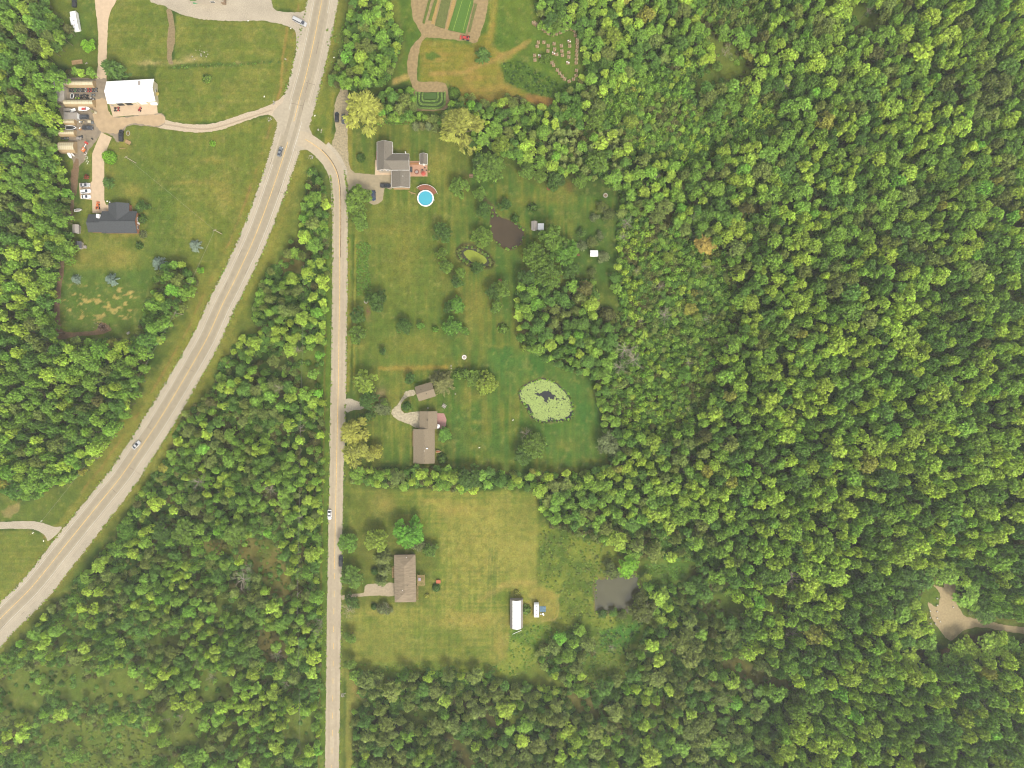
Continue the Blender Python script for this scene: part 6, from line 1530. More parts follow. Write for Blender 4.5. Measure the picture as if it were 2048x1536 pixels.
def cart(px, py, ang, roof, m_, label):
    v = P(px, py, 1); t = thing('golf_cart', (v.x, v.y, .02), R(ang), label, 'cart')
    MB().box(0, 0, .5, 2.3, 1.2, .4, 0, .95, .9).box(.85, 0, .8, .5, 1.1, .3, 0, .6, .9).build('body', m_, t); MB().box(-.25, 0, .85, .5, 1.0, .35).build('seat', M_WOOD, t)
    MB().box(-.1, 0, 1.85, 1.5, 1.15, .07).build('canopy', roof, t); mb = MB()
    for x in (-.8, .6):
        for y in (-.5, .5): mb.tube((x, y, .6), (x, y, 1.85), .03)
    mb.build('canopy_post', M_PLAST, t); wheels(t, (-.75, .75), 1.2, .25, 'wheel', .2)
cart(181, 244.5, 0, M_TAN, PG, 'golf cart with cream canopy below the yard utility vehicle')
cart(187.5, 224, -15, mat('olive_canopy', obs(170, 160, 110), .6, .1, 1), M_TAN, 'tan open utility vehicle right of the red-decked boat')
def tractor(px, py, ang, m_, label, loader=True, k=1.0, name='tractor'):
    v = P(px, py, .8); t = thing(name, (v.x, v.y, .03), R(ang), label, 'tractor'); t.scale = (k, k, k)
    MB().box(.75, 0, .95, 1.5, .65, .55, 0, .9, .85).box(-.4, 0, .75, 1.0, .8, .3).build('body', m_, t); MB().box(-.35, 0, 1.1, .5, .5, .35).build('seat', M_PLAST, t)
    MB().box(-.55, -.62, 1.15, .9, .25, .1).box(-.55, .62, 1.15, .9, .25, .1).build('mudguard', m_, t)
    for s_ in (-1, 1):
        MB().tube((-.6, s_ * .5, .6), (-.6, s_ * .85, .6), .6, .6, 16).build('rear_wheel', M_TYRE, t); MB().tube((1.1, s_ * .45, .38), (1.1, s_ * .7, .38), .38, .38, 14).build('front_wheel', M_TYRE, t)
    if loader: MB().tube((.2, -.5, .9), (2.0, -.5, .5), .06).tube((.2, .5, .9), (2.0, .5, .5), .06).box(2.3, 0, .4, .5, 1.5, .45, 0, .7, 1).build('loader_bucket', m_, t)
PO = paint('orange', (.62, .16, .04))
tractor(195, 413.5, 90, PO, 'orange-red tractor parked at the top of the brick house', True, 1.0)
tractor(933, 76, 170, PR, 'red tractor working at the lower edge of the crop field', True, 1.25)
tractor(279, 218.5, 70, PR, 'small red ride-on mower on the concrete apron', False, .75, 'ride_on_mower')
t = thing('boom_lift', P(170, 299, 1), R(55), 'orange boom lift with white arm beside the dirt yard', 'boom lift')
MB().box(-.6, 0, .8, 1.8, 1.5, .7, 0, .9, .85).build('body', PO, t); MB().box(.4, .1, 1.5, .6, .5, .5).build('engine_cover', PO, t); MB().tube((-.6, 0, 1.3), (2.6, 0, 1.7), .16, .12, 8).build('arm', M_CONW, t)
MB().box(3.1, 0, 1.5, .9, 1.4, .1).box(3.1, .7, 1.9, .9, .05, .8).box(3.1, -.7, 1.9, .9, .05, .8).box(3.5, 0, 1.9, .05, 1.4, .8).build('basket', PR, t); wheels(t, (-1.2, .1), 1.5, .35)
# yard clutter
def junk(name, px, py, parts, m_, label, cat, ang=0, group=None):
    v = P(px, py); t = thing(name, (v.x, v.y, .03), R(ang), label, cat, group)
    for nm_, mk, mm in parts: mk(MB()).build(nm_, mm or m_, t)
    return t
junk('pallet_stack', 155, 125, [('pallet', lambda m: m.box(0, .5, .25, 5, .8, .5).box(0, -.5, .25, 5, .8, .5), M_WOOD), ('slat', lambda m: [m.box(-2.2 + k * .55, 0, .55, .3, 2.0, .08) for k in range(9)] and m, M_WOOD)], M_WOOD, 'long stack of pale timber pallets on the grass above the machine yard', 'pallets', 8)
junk('timber_pile', 173, 127, [('board', lambda m: m.box(0, 0, .2, 1.2, .3, .3, .6).box(.3, .3, .15, 1.0, .25, .2, -.6), M_METG)], M_METG, 'small grey heap of scrap right of the pallet stack', 'scrap')
junk('fire_bowl', 226.5, 209.5, [('bowl', lambda m: m.tube((0, 0, 0), (0, 0, .5), .7, .85, 14), M_DARK), ('ring', lambda m: m.tube((0, 0, .5), (0, 0, .56), .9, .9, 14), M_METG)], M_DARK, 'black round fire bowl at the left front of the workshop', 'fire bowl')
junk('water_tank', 310, 207.5, [('tank', lambda m: m.box(0, 0, .9, 3.2, 1.6, 1.4, 0, .96, .8), M_CONW), ('cradle', lambda m: m.box(0, 0, .1, 3.0, 1.4, .2), M_METG)], M_CONW, 'white box-shaped tank at the right front corner of the workshop', 'tank')
junk('umbrella', 318, 190.5, [('canopy', lambda m: m.tube((0, 0, 1.9), (0, 0, 2.3), 1.0, .1, 8), mat('faded_yellow_cloth', obs(214, 190, 96), .8, .1, 2)), ('pole', lambda m: m.tube((0, 0, 0), (0, 0, 1.9), .03), M_METG)], M_TAN, 'faded yellow umbrella against the right wall of the workshop', 'umbrella')
junk('tyre_ring', 256.5, 266.5, [('tyre', lambda m: [m.tube((math.cos(a * .5236) * .8, math.sin(a * .5236) * 1.1, .15), (math.cos((a + 1) * .5236) * .8, math.sin((a + 1) * .5236) * 1.1, .15), .16, .16, 6) for a in range(12)] and m, M_STONE), ('planter', lambda m: m.tube((0, 0, 0), (0, 0, .35), .35, .3, 8), M_DECK)], M_STONE, 'pale ring planter right of the black yard pickup', 'planter')
junk('fence_rails', 246, 297.5, [('rail', lambda m: m.box(0, 0, .5, 2.6, .12, .12).box(0, 0, .9, 2.6, .1, .1), M_WOOD), ('post', lambda m: m.box(-1.2, 0, .5, .14, .14, 1.0).box(1.2, 0, .5, .14, .14, 1.0), M_WOOD)], M_WOOD, 'short pale rail barrier below the black yard pickup', 'barrier')
for i, (px, py, a, lab) in enumerate([(170, 307, 20, 'pale bent pipe frame below the boom lift'), (172, 316, 5, 'pale pipe frame lying second below the boom lift'), (174, 325, 60, 'pale scrap pipes on the strip beside the dirt yard')]):
    junk('pipe_frame', px, py, [('pipe', lambda m: m.tube((-.8, -.5, .1), (.8, -.5, .1), .07).tube((.8, -.5, .1), (.8, .5, .1), .07).tube((.8, .5, .1), (-.2, .5, .1), .07), M_CONW)], M_CONW, lab, 'pipes', a)
junk('crate', 161, 258.5, [('box', lambda m: m.box(0, 0, .35, .9, .9, .7, .4), mat('orange_plastic', obs(240, 170, 90), .6, .05, 1)), ('lid', lambda m: m.box(.1, .3, .75, .8, .5, .08, .9), M_CONW)], M_WOOD, 'small orange crate right of the black covered boat', 'crate')
junk('barrel', 185.5, 278.5, [('drum', lambda m: m.tube((0, 0, 0), (0, 0, .9), .32, .32, 12), M_DARK), ('lid', lambda m: m.tube((0, 0, .9), (0, 0, .93), .28, .28, 12), M_DARK)], M_DARK, 'black barrel standing alone in the dirt yard', 'barrel')
for px, py, lab in ((215.5, 403, 'white flower pot beside the concrete walk'), (220.5, 405, 'yellow-green flower pot beside the white pot')):
    junk('flower_pot', px, py, [('pot', lambda m: m.tube((0, 0, 0), (0, 0, .5), .25, .4, 10), M_STONE), ('plant', lambda m: m.tube((0, 0, .5), (0, 0, .8), .38, .15, 7), M_CONW if 'white' in lab else mat('yellow_leaf', (.4, .42, .08)))], M_STONE, lab, 'flower pot')
# burn pile: broken branches and char
t = thing('brush_pile', P(206, 653), 0, 'dark brown heap of burnt brush at the foot of the rough lawn', 'brush pile'); mb = MB(); mc = MB()
for _ in range(150):
    a, q = random.uniform(0, 6.28), abs(random.gauss(0, .5)); x, y, z = math.cos(a) * q * 4.5 + .3 * 0, math.sin(a) * q * 2.2, max(.05, 1.0 - q * .9) * random.random(); b_ = random.uniform(0, 6.28); l = random.uniform(.4, 1.4)
    (mb if random.random() < .8 else mc).tube((x, y, z), (x + math.cos(b_) * l, y + math.sin(b_) * l, z + random.uniform(-.1, .3)), .07, .04, 4)
mb.build('branch', mat('charred_brush', obs(96, 70, 54), .95, .3, 3), t); mc.build('log', M_DEADWOOD, t); t.rotation_euler = (0, 0, -.3)
tag(MB().box(P(257, 666).x, P(257, 666).y, .3, 1.6, 1.0, .6, .6, .8, .8).build('boulder', M_STONE), 'pale cut block lying right of the burnt brush heap', 'block')
# rocks at the drive mouths
def rocks(px, py, n, rad, label, m_=None):
    t = thing('rock_pile', P(px, py), 0, label, 'rocks')
    for i in range(n):
        a, q = random.uniform(0, 6.28), random.random() ** .5 * rad; s_ = random.uniform(.25, .55)
        o = MB().box(math.cos(a) * q, math.sin(a) * q, s_ * .3, s_ * 1.3, s_, s_ * .8, a, .6, .7).build('rock', m_ or M_STONE, t)
rocks(548, 205, 9, 1.1, 'pale rock pile above the curved drive where it meets the highway'); rocks(539.5, 238, 9, 1.2, 'pale rock pile below the curved drive where it meets the highway'); rocks(622, 315, 10, 1.2, 'pale culvert rocks at the tip of the road triangle')
rocks(638.5, 261, 10, 1.2, 'pale rock pile on the grass between junction and gravel strip'); rocks(571, 120, 4, .6, 'small white rocks beside the highway ditch culvert'); rocks(688, 1391, 10, 1.4, 'brownish culvert rocks at the lower right of the side road')
rocks(400, 108, 14, 4.5, 'scattered pale stones on the lawn ditch'); rocks(736, 622, 8, 1.5, 'brown stones in the bare oval spot by the side road', mat('brown_stone', obs(160, 124, 96), .9, .2, 2))
wh = [(1874, 1197), (1874, 1210), (1860, 1222), (1874, 1223), (1860, 1235), (1874, 1236), (1861, 1247), (1870, 1247), (1880, 1243), (1906, 1214)]
for i, (px, py) in enumerate(wh):
    v = P(px, py); o = MB().box(v.x, v.y, .3, .7, .5, .5, i, .7, .7).build('white_boulder', mat('white_rock', (.6, .56, .48), .9, .1, 1)); tag(o, 'whitish block in the rows on the gravel clearing, %s column' % ('left' if px < 1866 else 'right'), 'block', 'whitish blocks on the gravel clearing, %s column' % ('left' if px < 1866 else 'right'))
# mailboxes
def mailbox(px, py, label, m_=M_CONW):
    t = thing('mailbox', P(px, py), R(random.uniform(0, 90)), label, 'mailbox'); MB().box(0, 0, .5, .1, .1, 1.0).build('post', M_WOOD, t); MB().tube((-.35, 0, 1.12), (.35, 0, 1.12), .18, .18, 8).build('box', m_, t)
for px, py, l in ((669, 117, 'white mailbox at the wood edge right of the highway'), (498, 44, 'white post box on the lawn edge below the farm drive'), (583, 59, 'small white mailbox at the highway corner of the farm drive'), (530, 195, 'small mailbox near the curved drive mouth'),
                 (86, 1041, 'white mailbox above the lower left farm road'), (69, 1065, 'white mailbox below the lower left farm road'), (90, 1081, 'small white mailbox at the lower left highway corner'), (631, 233, 'white marker post on the grass right of the junction'),
                 (1026, 840, 'small white post on the lawn left of the lily pond'), (959, 895, 'tiny white peg on the lower lawn')): mailbox(px, py, l)
# ------------------------------------------------------------------ pool and patio
v = P(851, 396.5, 1.2); t = thing('swimming_pool', (v.x, v.y, 0), 0, 'round turquoise above-ground swimming pool with pale rim', 'pool')
def ring_(mb, r0, r1, z0, z1, n=36):
    vs = []
    for i in range(n):
        a = 2 * math.pi * i / n
        for r, z in ((r0, z0), (r1, z0), (r1, z1), (r0, z1)): vs.append((math.cos(a) * r, math.sin(a) * r, z))
    fs = []
    for i in range(n):
        j = (i + 1) % n
        for k in range(4): fs.append((i * 4 + k, j * 4 + k, j * 4 + (k + 1) % 4, i * 4 + (k + 1) % 4))
    return mb.add(vs, fs)
ring_(MB(), 3.5, 3.72, 0, 1.2).build('pool_wall', mat('pool_liner', (.62, .66, .62), .5, .05, 1), t); ring_(MB(), 3.42, 3.95, 1.21, 1.28).build('rim', M_CONW, t)
mw, nt, bb = nodes_of('pool_water'); bb.inputs['Base Color'].default_value = (.05, .30, .38, 1); bb.inputs['Roughness'].default_value = .12
n_ = nt.nodes.new('ShaderNodeTexNoise'); n_.inputs['Scale'].default_value = 1.6; bp_ = nt.nodes.new('ShaderNodeBump'); bp_.inputs['Strength'].default_value = .5; bp_.inputs['Distance'].default_value = .3; nt.links.new(n_.outputs['Fac'], bp_.inputs['Height']); nt.links.new(bp_.outputs[0], bb.inputs['Normal'])
MB().tube((0, 0, .9), (0, 0, 1.05), 3.49, 3.49, 36).build('water', mw, t); MB().box(4.15, -.8, .6, .1, .5, 1.4).box(4.3, -.8, .6, .1, .5, 1.4).build('ladder', M_METG, t)
t = thing('pool_deck', P(857, 376, 1), 0, 'curved red-brown wooden deck wrapping the upper side of the pool', 'deck')
cx_, cy_ = v.x - t.location.x, v.y - t.location.y
arc = [(math.cos(R(a)) * r + cx_, math.sin(R(a)) * r + cy_) for r, rng_ in ((4.05, range(20, 131, 8)), (6.1, range(130, 19, -8))) for a in rng_]
MB().prism(arc, .9, 1.05).build('deck_boards', M_DECK, t); mb = MB(); ar = [(math.cos(R(a)) * 6.1 + cx_, math.sin(R(a)) * 6.1 + cy_) for a in range(20, 131, 10)]
for a, b_ in zip(ar, ar[1:]): mb.tube((a[0], a[1], 1.9), (b_[0], b_[1], 1.9), .07, .07, 5)
for a in ar: mb.tube((a[0], a[1], 0), (a[0], a[1], 1.9), .06, .06, 5)
mb.build('railing', M_CONW, t); MB().box(cx_ - 1.6, cy_ + 5.6, .5, 1.6, 1.4, 1.0).build('steps', M_DECK, t)
def chair(px, py, m_, label, z=0.05, group=None):
    t = thing('garden_chair', (P(px, py).x, P(px, py).y, z), random.uniform(0, 6.28), label, 'chair', group)
    MB().box(0, 0, .42, .55, .55, .06).build('seat', m_, t); MB().box(-.28, 0, .7, .06, .55, .5).build('backrest', m_, t)
    for x in (-.22, .22):
        for y in (-.22, .22): MB().box(x, y, .2, .04, .04, .4).build('leg', m_, t)
for i, a in enumerate((40, 62, 84, 106)):
    x, y = v.x + math.cos(R(a)) * 5.1, v.y + math.sin(R(a)) * 5.1; chair((x / S) + 1024, 768 - y / S, (M_CONW, PK, M_CONW, PR)[i], ('white chair at the right end of the pool deck', 'black chair second from the right on the pool deck', 'white chair third from the right on the pool deck', 'red chair at the left end of the pool deck')[i], 1.06)
for px, py, m_, l in ((845, 340, PK, 'dark chair at the top of the patio fire pit group'), (845, 347, PR, 'red chair at the patio edge by the red umbrella'), (850, 336, PK, 'dark chair near the right edge of the stone patio'), (853, 341, PK, 'dark chair at the very right edge of the stone patio')): chair(px, py, m_, l)
junk('fire_pit', 833.5, 344, [('stone_ring', lambda m: ring_(m, .75, 1.15, 0, .4, 16), mat('brick_ring', obs(176, 120, 96), .9, .2, 3)), ('ash', lambda m: m.tube((0, 0, 0), (0, 0, .1), .74, .74, 14), M_METG)], M_STONE, 'round brick fire pit in the middle of the stone patio', 'fire pit')
junk('patio_umbrella', 848, 349.5, [('canopy', lambda m: m.tube((0, 0, 2.0), (0, 0, 2.45), 1.15, .08, 8), mat('coral_cloth', obs(232, 112, 92), .8, .06, 2)), ('pole', lambda m: m.tube((0, 0, 0), (0, 0, 2.0), .03), M_METG)], M_STONE, 'coral red umbrella at the lower right corner of the stone patio', 'umbrella')
junk('hot_tub', 821, 340, [('shell', lambda m: m.box(0, 0, .45, 1.9, 2.2, .9), M_PLAST), ('cover', lambda m: m.box(0, 0, .96, 1.8, 2.1, .1), M_METG if False else PD)], M_PLAST, 'dark square hot tub against the wall on the stone patio', 'hot tub')
junk('pergola_bench', 829, 328, [('bench', lambda m: m.box(0, 0, .5, 4.4, .9, .5), mat('orange_timber', obs(206, 150, 96), .8, .1, 2)), ('planter', lambda m: m.tube((-2.5, 0, 0), (-2.5, 0, .6), .4, .5, 8).tube((2.5, .1, 0), (2.5, .1, .6), .3, .4, 8), M_CONW)], M_WOOD, 'orange timber bench between white planters along the top of the patio', 'bench')
junk('seesaw', 824.5, 386, [('beam', lambda m: m.box(0, 0, .4, 3.6, .35, .15), M_WOOD), ('support', lambda m: m.box(0, -.3, .2, .3, .9, .4), M_WOOD)], M_WOOD, 'narrow timber beam lying on the grass left of the pool', 'beam', -20)
junk('post', 858.5, 343.5, [('frame', lambda m: m.box(0, 0, .4, .9, .9, .1).box(0, 0, .6, .4, .4, .4), M_WOOD)], M_WOOD, 'small square wooden box just right of the stone patio', 'box')
junk('parasol', 876.5, 852, [('canopy', lambda m: m.tube((0, 0, 2.1), (0, 0, 2.6), 1.1, .06, 8), M_CONW), ('pole', lambda m: m.tube((0, 0, 0), (0, 0, 2.1), .03), M_METG)], M_CONW, 'white octagonal parasol at the lower corner of the pink patio', 'parasol')
def picnic(px, py, ang, m_, label):
    junk('picnic_table', px, py, [('table_top', lambda m: m.box(0, 0, .74, 1.9, .8, .06), m_), ('bench', lambda m: m.box(0, .75, .45, 1.9, .28, .05), m_), ('bench', lambda m: m.box(0, -.75, .45, 1.9, .28, .05), m_), ('frame', lambda m: m.box(-.6, 0, .37, .08, 1.5, .08).box(.6, 0, .37, .08, 1.5, .08).box(-.6, 0, .37, .08, .1, .7).box(.6, 0, .37, .08, .1, .7), m_)], m_, label, 'picnic table', ang)
picnic(888.5, 812, -35, M_METG, 'pale picnic table on the grass above the pink patio'); picnic(942.5, 352, 0, mat('pink_timber', obs(190, 150, 120), .8, .1, 2), 'pinkish picnic table beside the dark shade left of the large lawn tree')
junk('stump_seat', 856, 816, [('top', lambda m: m.tube((0, 0, .4), (0, 0, .5), .4, .4, 10), M_STONE), ('base', lambda m: m.tube((0, 0, 0), (0, 0, .4), .2, .2, 8), M_STONE)], M_STONE, 'small pale round seat above the ranch house garage', 'seat')
junk('storage_box', 877, 1162.5, [('box', lambda m: m.box(0, 0, .35, 2.0, 1.5, .7), mat('faded_orange', obs(228, 126, 84), .7, .08, 1)), ('lid', lambda m: m.box(0, 0, .74, 2.1, 1.6, .08), mat('faded_orange', (1, 1, 1)))], M_WOOD, 'faded orange box on the lawn right of the hip roof house', 'box')
junk('deck_table', 840.5, 1156, [('top', lambda m: m.box(0, 0, 2.55, 1.1, 1.4, .08), mat('lilac_cloth', obs(206, 190, 206), .8, .05, 1)), ('leg', lambda m: m.box(0, 0, 1.25, .1, .1, 2.5), M_METG)], M_METG, 'pale lilac cover resting over the pergola', 'cover')
junk('fire_ring', 928.5, 714.5, [('stone_ring', lambda m: ring_(m, .7, 1.1, 0, .3, 14), mat('whitewashed_stone', (.66, .58, .56), .9, .1, 2)), ('ash', lambda m: m.tube((0, 0, 0), (0, 0, .08), .7, .7, 12), M_METG)], M_STONE, 'white stone fire ring in the open lawn above the lily pond', 'fire ring')
for px, py, l in ((902.5, 732, 'upper of two small stone posts at the end of the dry strip'), (903, 737, 'lower of two small stone posts at the end of the dry strip'), (905, 777, 'small clay pot on the lawn right of the garage'), (911, 788, 'tiny clay pot on the lawn below right of the garage')):
    junk('stone_post', px, py, [('post', lambda m: m.box(0, 0, .4, .5, .5, .8), mat('clay', obs(196, 150, 110), .9, .1, 2)), ('cap', lambda m: m.box(0, 0, .85, .6, .6, .1), M_STONE)], M_STONE, l, 'post')
for px, py, r_, l in ((1097, 377, .9, 'red-brown mulch ring below the dark row tree'), (999.5, 562, 1.0, 'orange mulch mound in the lawn between the ponds'), (1157, 510, .6, 'small red mulch ring left of the white shed'), (1211, 391, 1.1, 'pale stone ring at the top of the grassy bay'), (732, 603, 1.0, 'pale fire ring by the side road above the bare spot')):
    junk('garden_ring', px, py, [('ring', lambda m: ring_(m, r_ * .6, r_, 0, .25, 14), mat('red_mulch', obs(176, 104, 72), .95, .2, 3) if 'red' in l or 'orange' in l else M_STONE), ('bed', lambda m: m.tube((0, 0, 0), (0, 0, .12), r_ * .6, r_ * .6, 12), M_DIRT2)], M_STONE, l, 'garden ring')
v = P(1034, 1264); tag(MB().box(v.x, v.y, .3, 4.6, .16, .16, R(24)).build('gate_pole', M_CONW), 'white pole lying at an angle below the hoop barn', 'pole')
v = P(928, 29); 
# ------------------------------------------------------------------ crops and hives
Z7 = lambda pts: [(760 + x / 4.6545, y / 4.6545) for x, y in pts]
def crop(pts, col, label, h=.25, name='crop_strip', group='crop strips in the north field'):
    m_ = mat('crop_' + label.split()[0] + str(len(MATS)), col, .95, .3, 2.6, bump=.6); o = patch(name, Z7(pts), .02, m_, .35, False, h, None); tag(o, label, 'crop strip', group); return o
crop([(455, -120), (478, -120), (476, 0), (415, 222), (395, 215), (452, 0)], obs(116, 134, 50), 'narrow green crop strip at the left end of the north field')
crop([(505, -120), (540, -120), (535, 0), (480, 195), (450, 190), (505, 0)], obs(122, 140, 52), 'short green crop strip second from the left in the north field')
crop([(575, -120), (665, -120), (660, 0), (600, 270), (510, 240), (572, 0)], obs(126, 134, 66), 'wide grey-green crop strip in the middle of the north field')
crop([(722, -120), (880, -120), (868, 30), (795, 315), (635, 280), (718, 0)], obs(104, 144, 50), 'wide bright green crop strip right of the middle of the north field', .35)
crop([(880, 30), (905, 40), (840, 300), (815, 300)], obs(134, 138, 72), 'thin dull green crop strip at the right end of the north field')
for a, b_ in (((768, 0), (680, 290)), ((846, 15), (772, 290))):
    fr = frames([Z7([a])[0], Z7([b_])[0]]); ribbon('crop_row', fr, .5, -.5, .45 if False else .40, mat('pale_crop', obs(170, 196, 80), .9, .2, 2), .1, 30); tag(bpy.data.objects[-1] if False else C.objects[-1], 'pale line of taller plants in the bright green crop strip, %s line' % ('left' if a[0] < 800 else 'right'), 'crop row', 'pale lines in the bright green strip'); del C.objects[-1]['kind']
for k, (a, b_) in enumerate((((540, 0), (490, 225)), ((690, 0), (628, 270)))):
    fr = frames([Z7([a])[0], Z7([b_])[0]]); ribbon('straw_strip', fr, 3.6, -3.6, .03, mat('straw', obs(206, 170, 100), .95, .2, 2), .5, 20)
fr = frames([Z7([(480, 0)])[0], Z7([(425, 225)])[0]])
def hedge(pts, w, label):
    pts = Z7(pts); fr = frames(spline(pts, 8)); P_, N_, T_ = [], [], []
    for k in range(len(fr) - 1):
        a, b_ = fr[k], fr[k + 1]; l = math.hypot(b_[0] - a[0], b_[1] - a[1]) * S
        for _ in range(int(l * 60)):
            u = random.random(); o = random.uniform(-w, w); x = a[0] + (b_[0] - a[0]) * u + a[3] * o; y = a[1] + (b_[1] - a[1]) * u - a[2] * o; q = P(x, y)
            P_.append((q.x, q.y, .1 + .55 * math.sqrt(max(0, 1 - (o / w) ** 2)) * random.uniform(.7, 1.05))); N_.append((random.gauss(0, .5), random.gauss(0, .5), 1)); T_.append((random.gauss(0, 1), random.gauss(0, 1), .2))
    me = leaf_mesh('hedge_row', np.array(P_), np.array(N_), np.full(len(P_), .3), rng.random(len(P_)), M_LEAF, 1.3, np.array(T_)); o = bpy.data.objects.new('hedge_row', me); C.objects.link(o); o['tint'] = [.20, .30, .07]; tag(o, label, 'hedge', 'nested hedge rows of the small plot')
hedge([(338, 858), (334, 955), (360, 1000), (420, 1010), (540, 1010), (590, 985), (604, 950), (604, 858)], 1.9, 'outer U-shaped low hedge of the small plot')
hedge([(368, 860), (364, 940), (385, 968), (440, 976), (530, 974), (562, 955), (574, 930), (574, 862)], 1.7, 'middle U-shaped low hedge of the small plot')
hedge([(398, 862), (394, 920), (408, 938), (450, 944), (510, 942), (534, 930), (541, 910), (541, 862)], 1.5, 'inner U-shaped low hedge of the small plot')
patch('weedy_bed', Z7([(332, 858), (331, 955), (356, 1004), (420, 1016), (540, 1016), (594, 988), (609, 950), (609, 858)]), .021, mat('bed_weeds', obs(84, 112, 46), .95, .35, 3, bump=.4), .4, False)
o = patch('vegetable_bed', Z7([(412, 866), (528, 866), (528, 925), (412, 925)]), .02, mat('bed_green', obs(92, 124, 52), .95, .35, 3, bump=.6), .4, False, .3, None); tag(o, 'dense green vegetable bed enclosed by the nested hedges', 'vegetable bed')
for k, (x, l) in enumerate(((351, 'left'), (381, 'right'))): pass
HV = [(1427, 215), (1441, 223), (1455, 232), (1480, 250), (1507, 270), (1537, 293), (1568, 315), (1607, 328), (1643, 318), (1680, 305), (1710, 290), (1740, 272), (1783, 272), (1810, 290), (1818, 332), (1835, 375), (1835, 405), (1835, 440), (1830, 478), (1830, 515), (1828, 553),
      (1825, 588), (1828, 660), (1825, 705), (1800, 740), (1760, 760), (1718, 738), (1695, 712), (1672, 685), (1650, 655), (1615, 610), (1600, 585)]
HI = [(1473, 397), (1525, 398), (1462, 435), (1565, 430), (1563, 478), (1620, 410), (1625, 462), (1615, 500, 1), (1645, 510), (1687, 430), (1692, 478), (1697, 518), (1760, 390, 1), (1765, 432), (1757, 492), (1757, 533), (1748, 588, 1), (1440, 520), (1442, 562), (1487, 525, 1), (1510, 545)]
M_HV = [mat('hive_cream', obs(226, 200, 160), .7, .1, 2), mat('hive_tan', obs(202, 168, 124), .7, .1, 2), mat('hive_white', (.74, .72, .68), .6, .05, 2)]
def hive_set(white):
    t = empty('hive_pallet'); MB().box(0, 0, .07, 1.5, 1.3, .12).build('pallet', M_WOOD, t)
    for x, y, k in ((-.42, .36, 0), (.42, .38, 1), (-.4, -.34, 1), (.44, -.34, 0)):
        h_ = .9 if (x + y) > 0 else .62; b_ = MB().box(x, y, .14 + h_ / 2, .52, .44, h_).build('hive_box', M_HV[k], t); MB().box(x, y, .16 + h_, .58, .5, .07).build('lid', M_HV[2] if white and k == 0 else M_HV[k], b_)
    return t
p0, p1 = hive_set(False), hive_set(True); used = {0: False, 1: False}
for lst, grp in ((HV, 0), (HI, 1)):
    for q in lst:
        w_ = 1 if len(q) > 2 else 0; o = (p1 if w_ else p0)
        if used[w_]: o = copy_tree(o)
        used[w_] = True; px, py = Z7([q[:2]])[0]; o.location = P(px, py); o.rotation_euler = (0, 0, random.uniform(-.5, .5) if grp == 0 else random.uniform(-.15, .15))
        if grp: l = 'white-lidded hive pallet standing on the open grass, %s' % ('left' if q[0] < 1550 else ('middle' if q[0] < 1700 else ('upper right' if q[1] < 450 else 'lower right'))) if w_ else 'hive pallet on the open grass, %s of the inner block' % ('left side' if q[0] < 1550 else ('middle' if q[0] < 1660 else ('middle right' if q[0] < 1720 else 'right side')))
        else: l = 'hive pallet in the curved line, %s' % ('upper left arc' if q[0] < 1600 and q[1] < 400 else ('upper right arc' if q[1] < 300 else ('straight right column' if q[0] > 1795 else 'lower diagonal arm')))
        tag(o, l, 'beehive', l.replace('hive pallet', 'hive pallets').replace('standing ', ''))
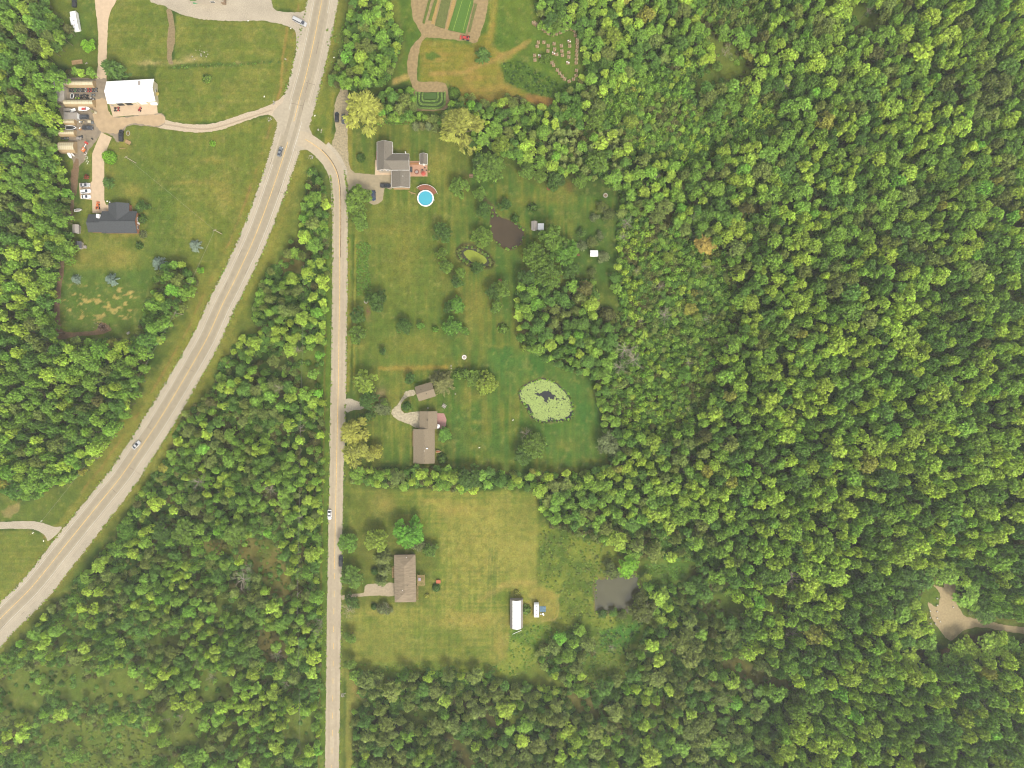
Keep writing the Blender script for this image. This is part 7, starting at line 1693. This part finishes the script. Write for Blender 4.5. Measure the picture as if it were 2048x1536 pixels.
# ------------------------------------------------------------------ utility poles and wires
def pole(px, py, h, label, ang=0):
    v = P(px, py); t = thing('utility_pole', (v.x, v.y, 0), R(ang), label, 'utility pole'); MB().tube((0, 0, 0), (0, 0, h), .17, .12, 8).build('post', M_DEADWOOD, t); MB().box(0, 0, h - .5, 2.0, .12, .12).build('crossarm', M_DEADWOOD, t); return Vector((v.x, v.y, h - .4))
def wire(a, b_, label, sag=.8):
    mb = MB(); pr = a
    for k in range(1, 13):
        u = k / 12; q = a.lerp(b_, u) - Vector((0, 0, 4 * sag * u * (1 - u))); mb.tube(pr, q, .03, .03, 4, False); pr = q
    tag(mb.build('power_line', M_PLAST if 'dark' in label else M_METG), label, 'power line', 'power lines')
a1 = pole(272, 326, 9.5, 'pale utility pole leaning outward on the lawn right of the black pickup', 30); a2 = pole(444, 468, 9, 'utility pole at the highway verge right of the blue spruces', 30); a3 = pole(366, 629, 8.5, 'utility pole in the tree clump beside the highway', 60)
a4 = pole(200, 915, 8.5, 'utility pole at the wood edge above the lower highway', 50); a5 = P(60, 1070, 8); wire(a1, a2, 'pale power line crossing the lawn to the highway verge'); wire(a2, a3, 'pale power line along the highway verge past the spruces'); wire(a3, a4, 'pale power line along the left wood edge'); wire(a4, a5, 'pale power line over the farm road mouth')
b1 = pole(616, 540, 8, 'utility pole in the triangle near the side road, upper', 90); b2 = pole(610, 860, 8, 'utility pole in the triangle near the side road, middle', 90); b3 = pole(604, 1180, 8, 'utility pole in the triangle near the side road, lower', 90); b4 = P(601, 1620, 7.5)
wire(b1, b2, 'pale power line over the upper triangle wood'); wire(b2, b3, 'pale power line over the middle triangle wood'); wire(b3, b4, 'pale power line over the lower triangle wood')

# ------------------------------------------------------------------ the thin summer haze
hz = MB().box(0, 0, 176, 13600, 13600, 357).build('haze', bpy.data.materials.new('haze_air')); hz.data.materials[0].use_nodes = True
nt = hz.data.materials[0].node_tree; nt.nodes.remove(nt.nodes['Principled BSDF']); pv = nt.nodes.new('ShaderNodeVolumePrincipled')
pv.inputs['Color'].default_value = (.9, .92, .9, 1); pv.inputs['Density'].default_value = .00019; pv.inputs['Anisotropy'].default_value = .2
nt.links.new(pv.outputs[0], nt.nodes['Material Output'].inputs['Volume']); tag(hz, kind='stuff')

for key in ('hive pallet', 'whitish block'):
    by = {}
    for o in list(C.objects):
        if o.parent is None and o.get('label', '').startswith(key): by.setdefault(o['label'], []).append(o)
    for lab, lst in by.items():
        if len(lst) < 2: continue
        X_ = [(o.location if o.type == 'EMPTY' else o.data.vertices[0].co) for o in lst]; sx_ = max(v[0] for v in X_) - min(v[0] for v in X_); sy_ = max(v[1] for v in X_) - min(v[1] for v in X_)
        od = sorted(range(len(lst)), key=(lambda i: X_[i][0]) if sx_ > sy_ else (lambda i: -X_[i][1]))
        for k, i in enumerate(od): lst[i]['label'] = lab + ', ' + ('first' if k == 0 else ORD[k]) + (' from left' if sx_ > sy_ else ' from top')
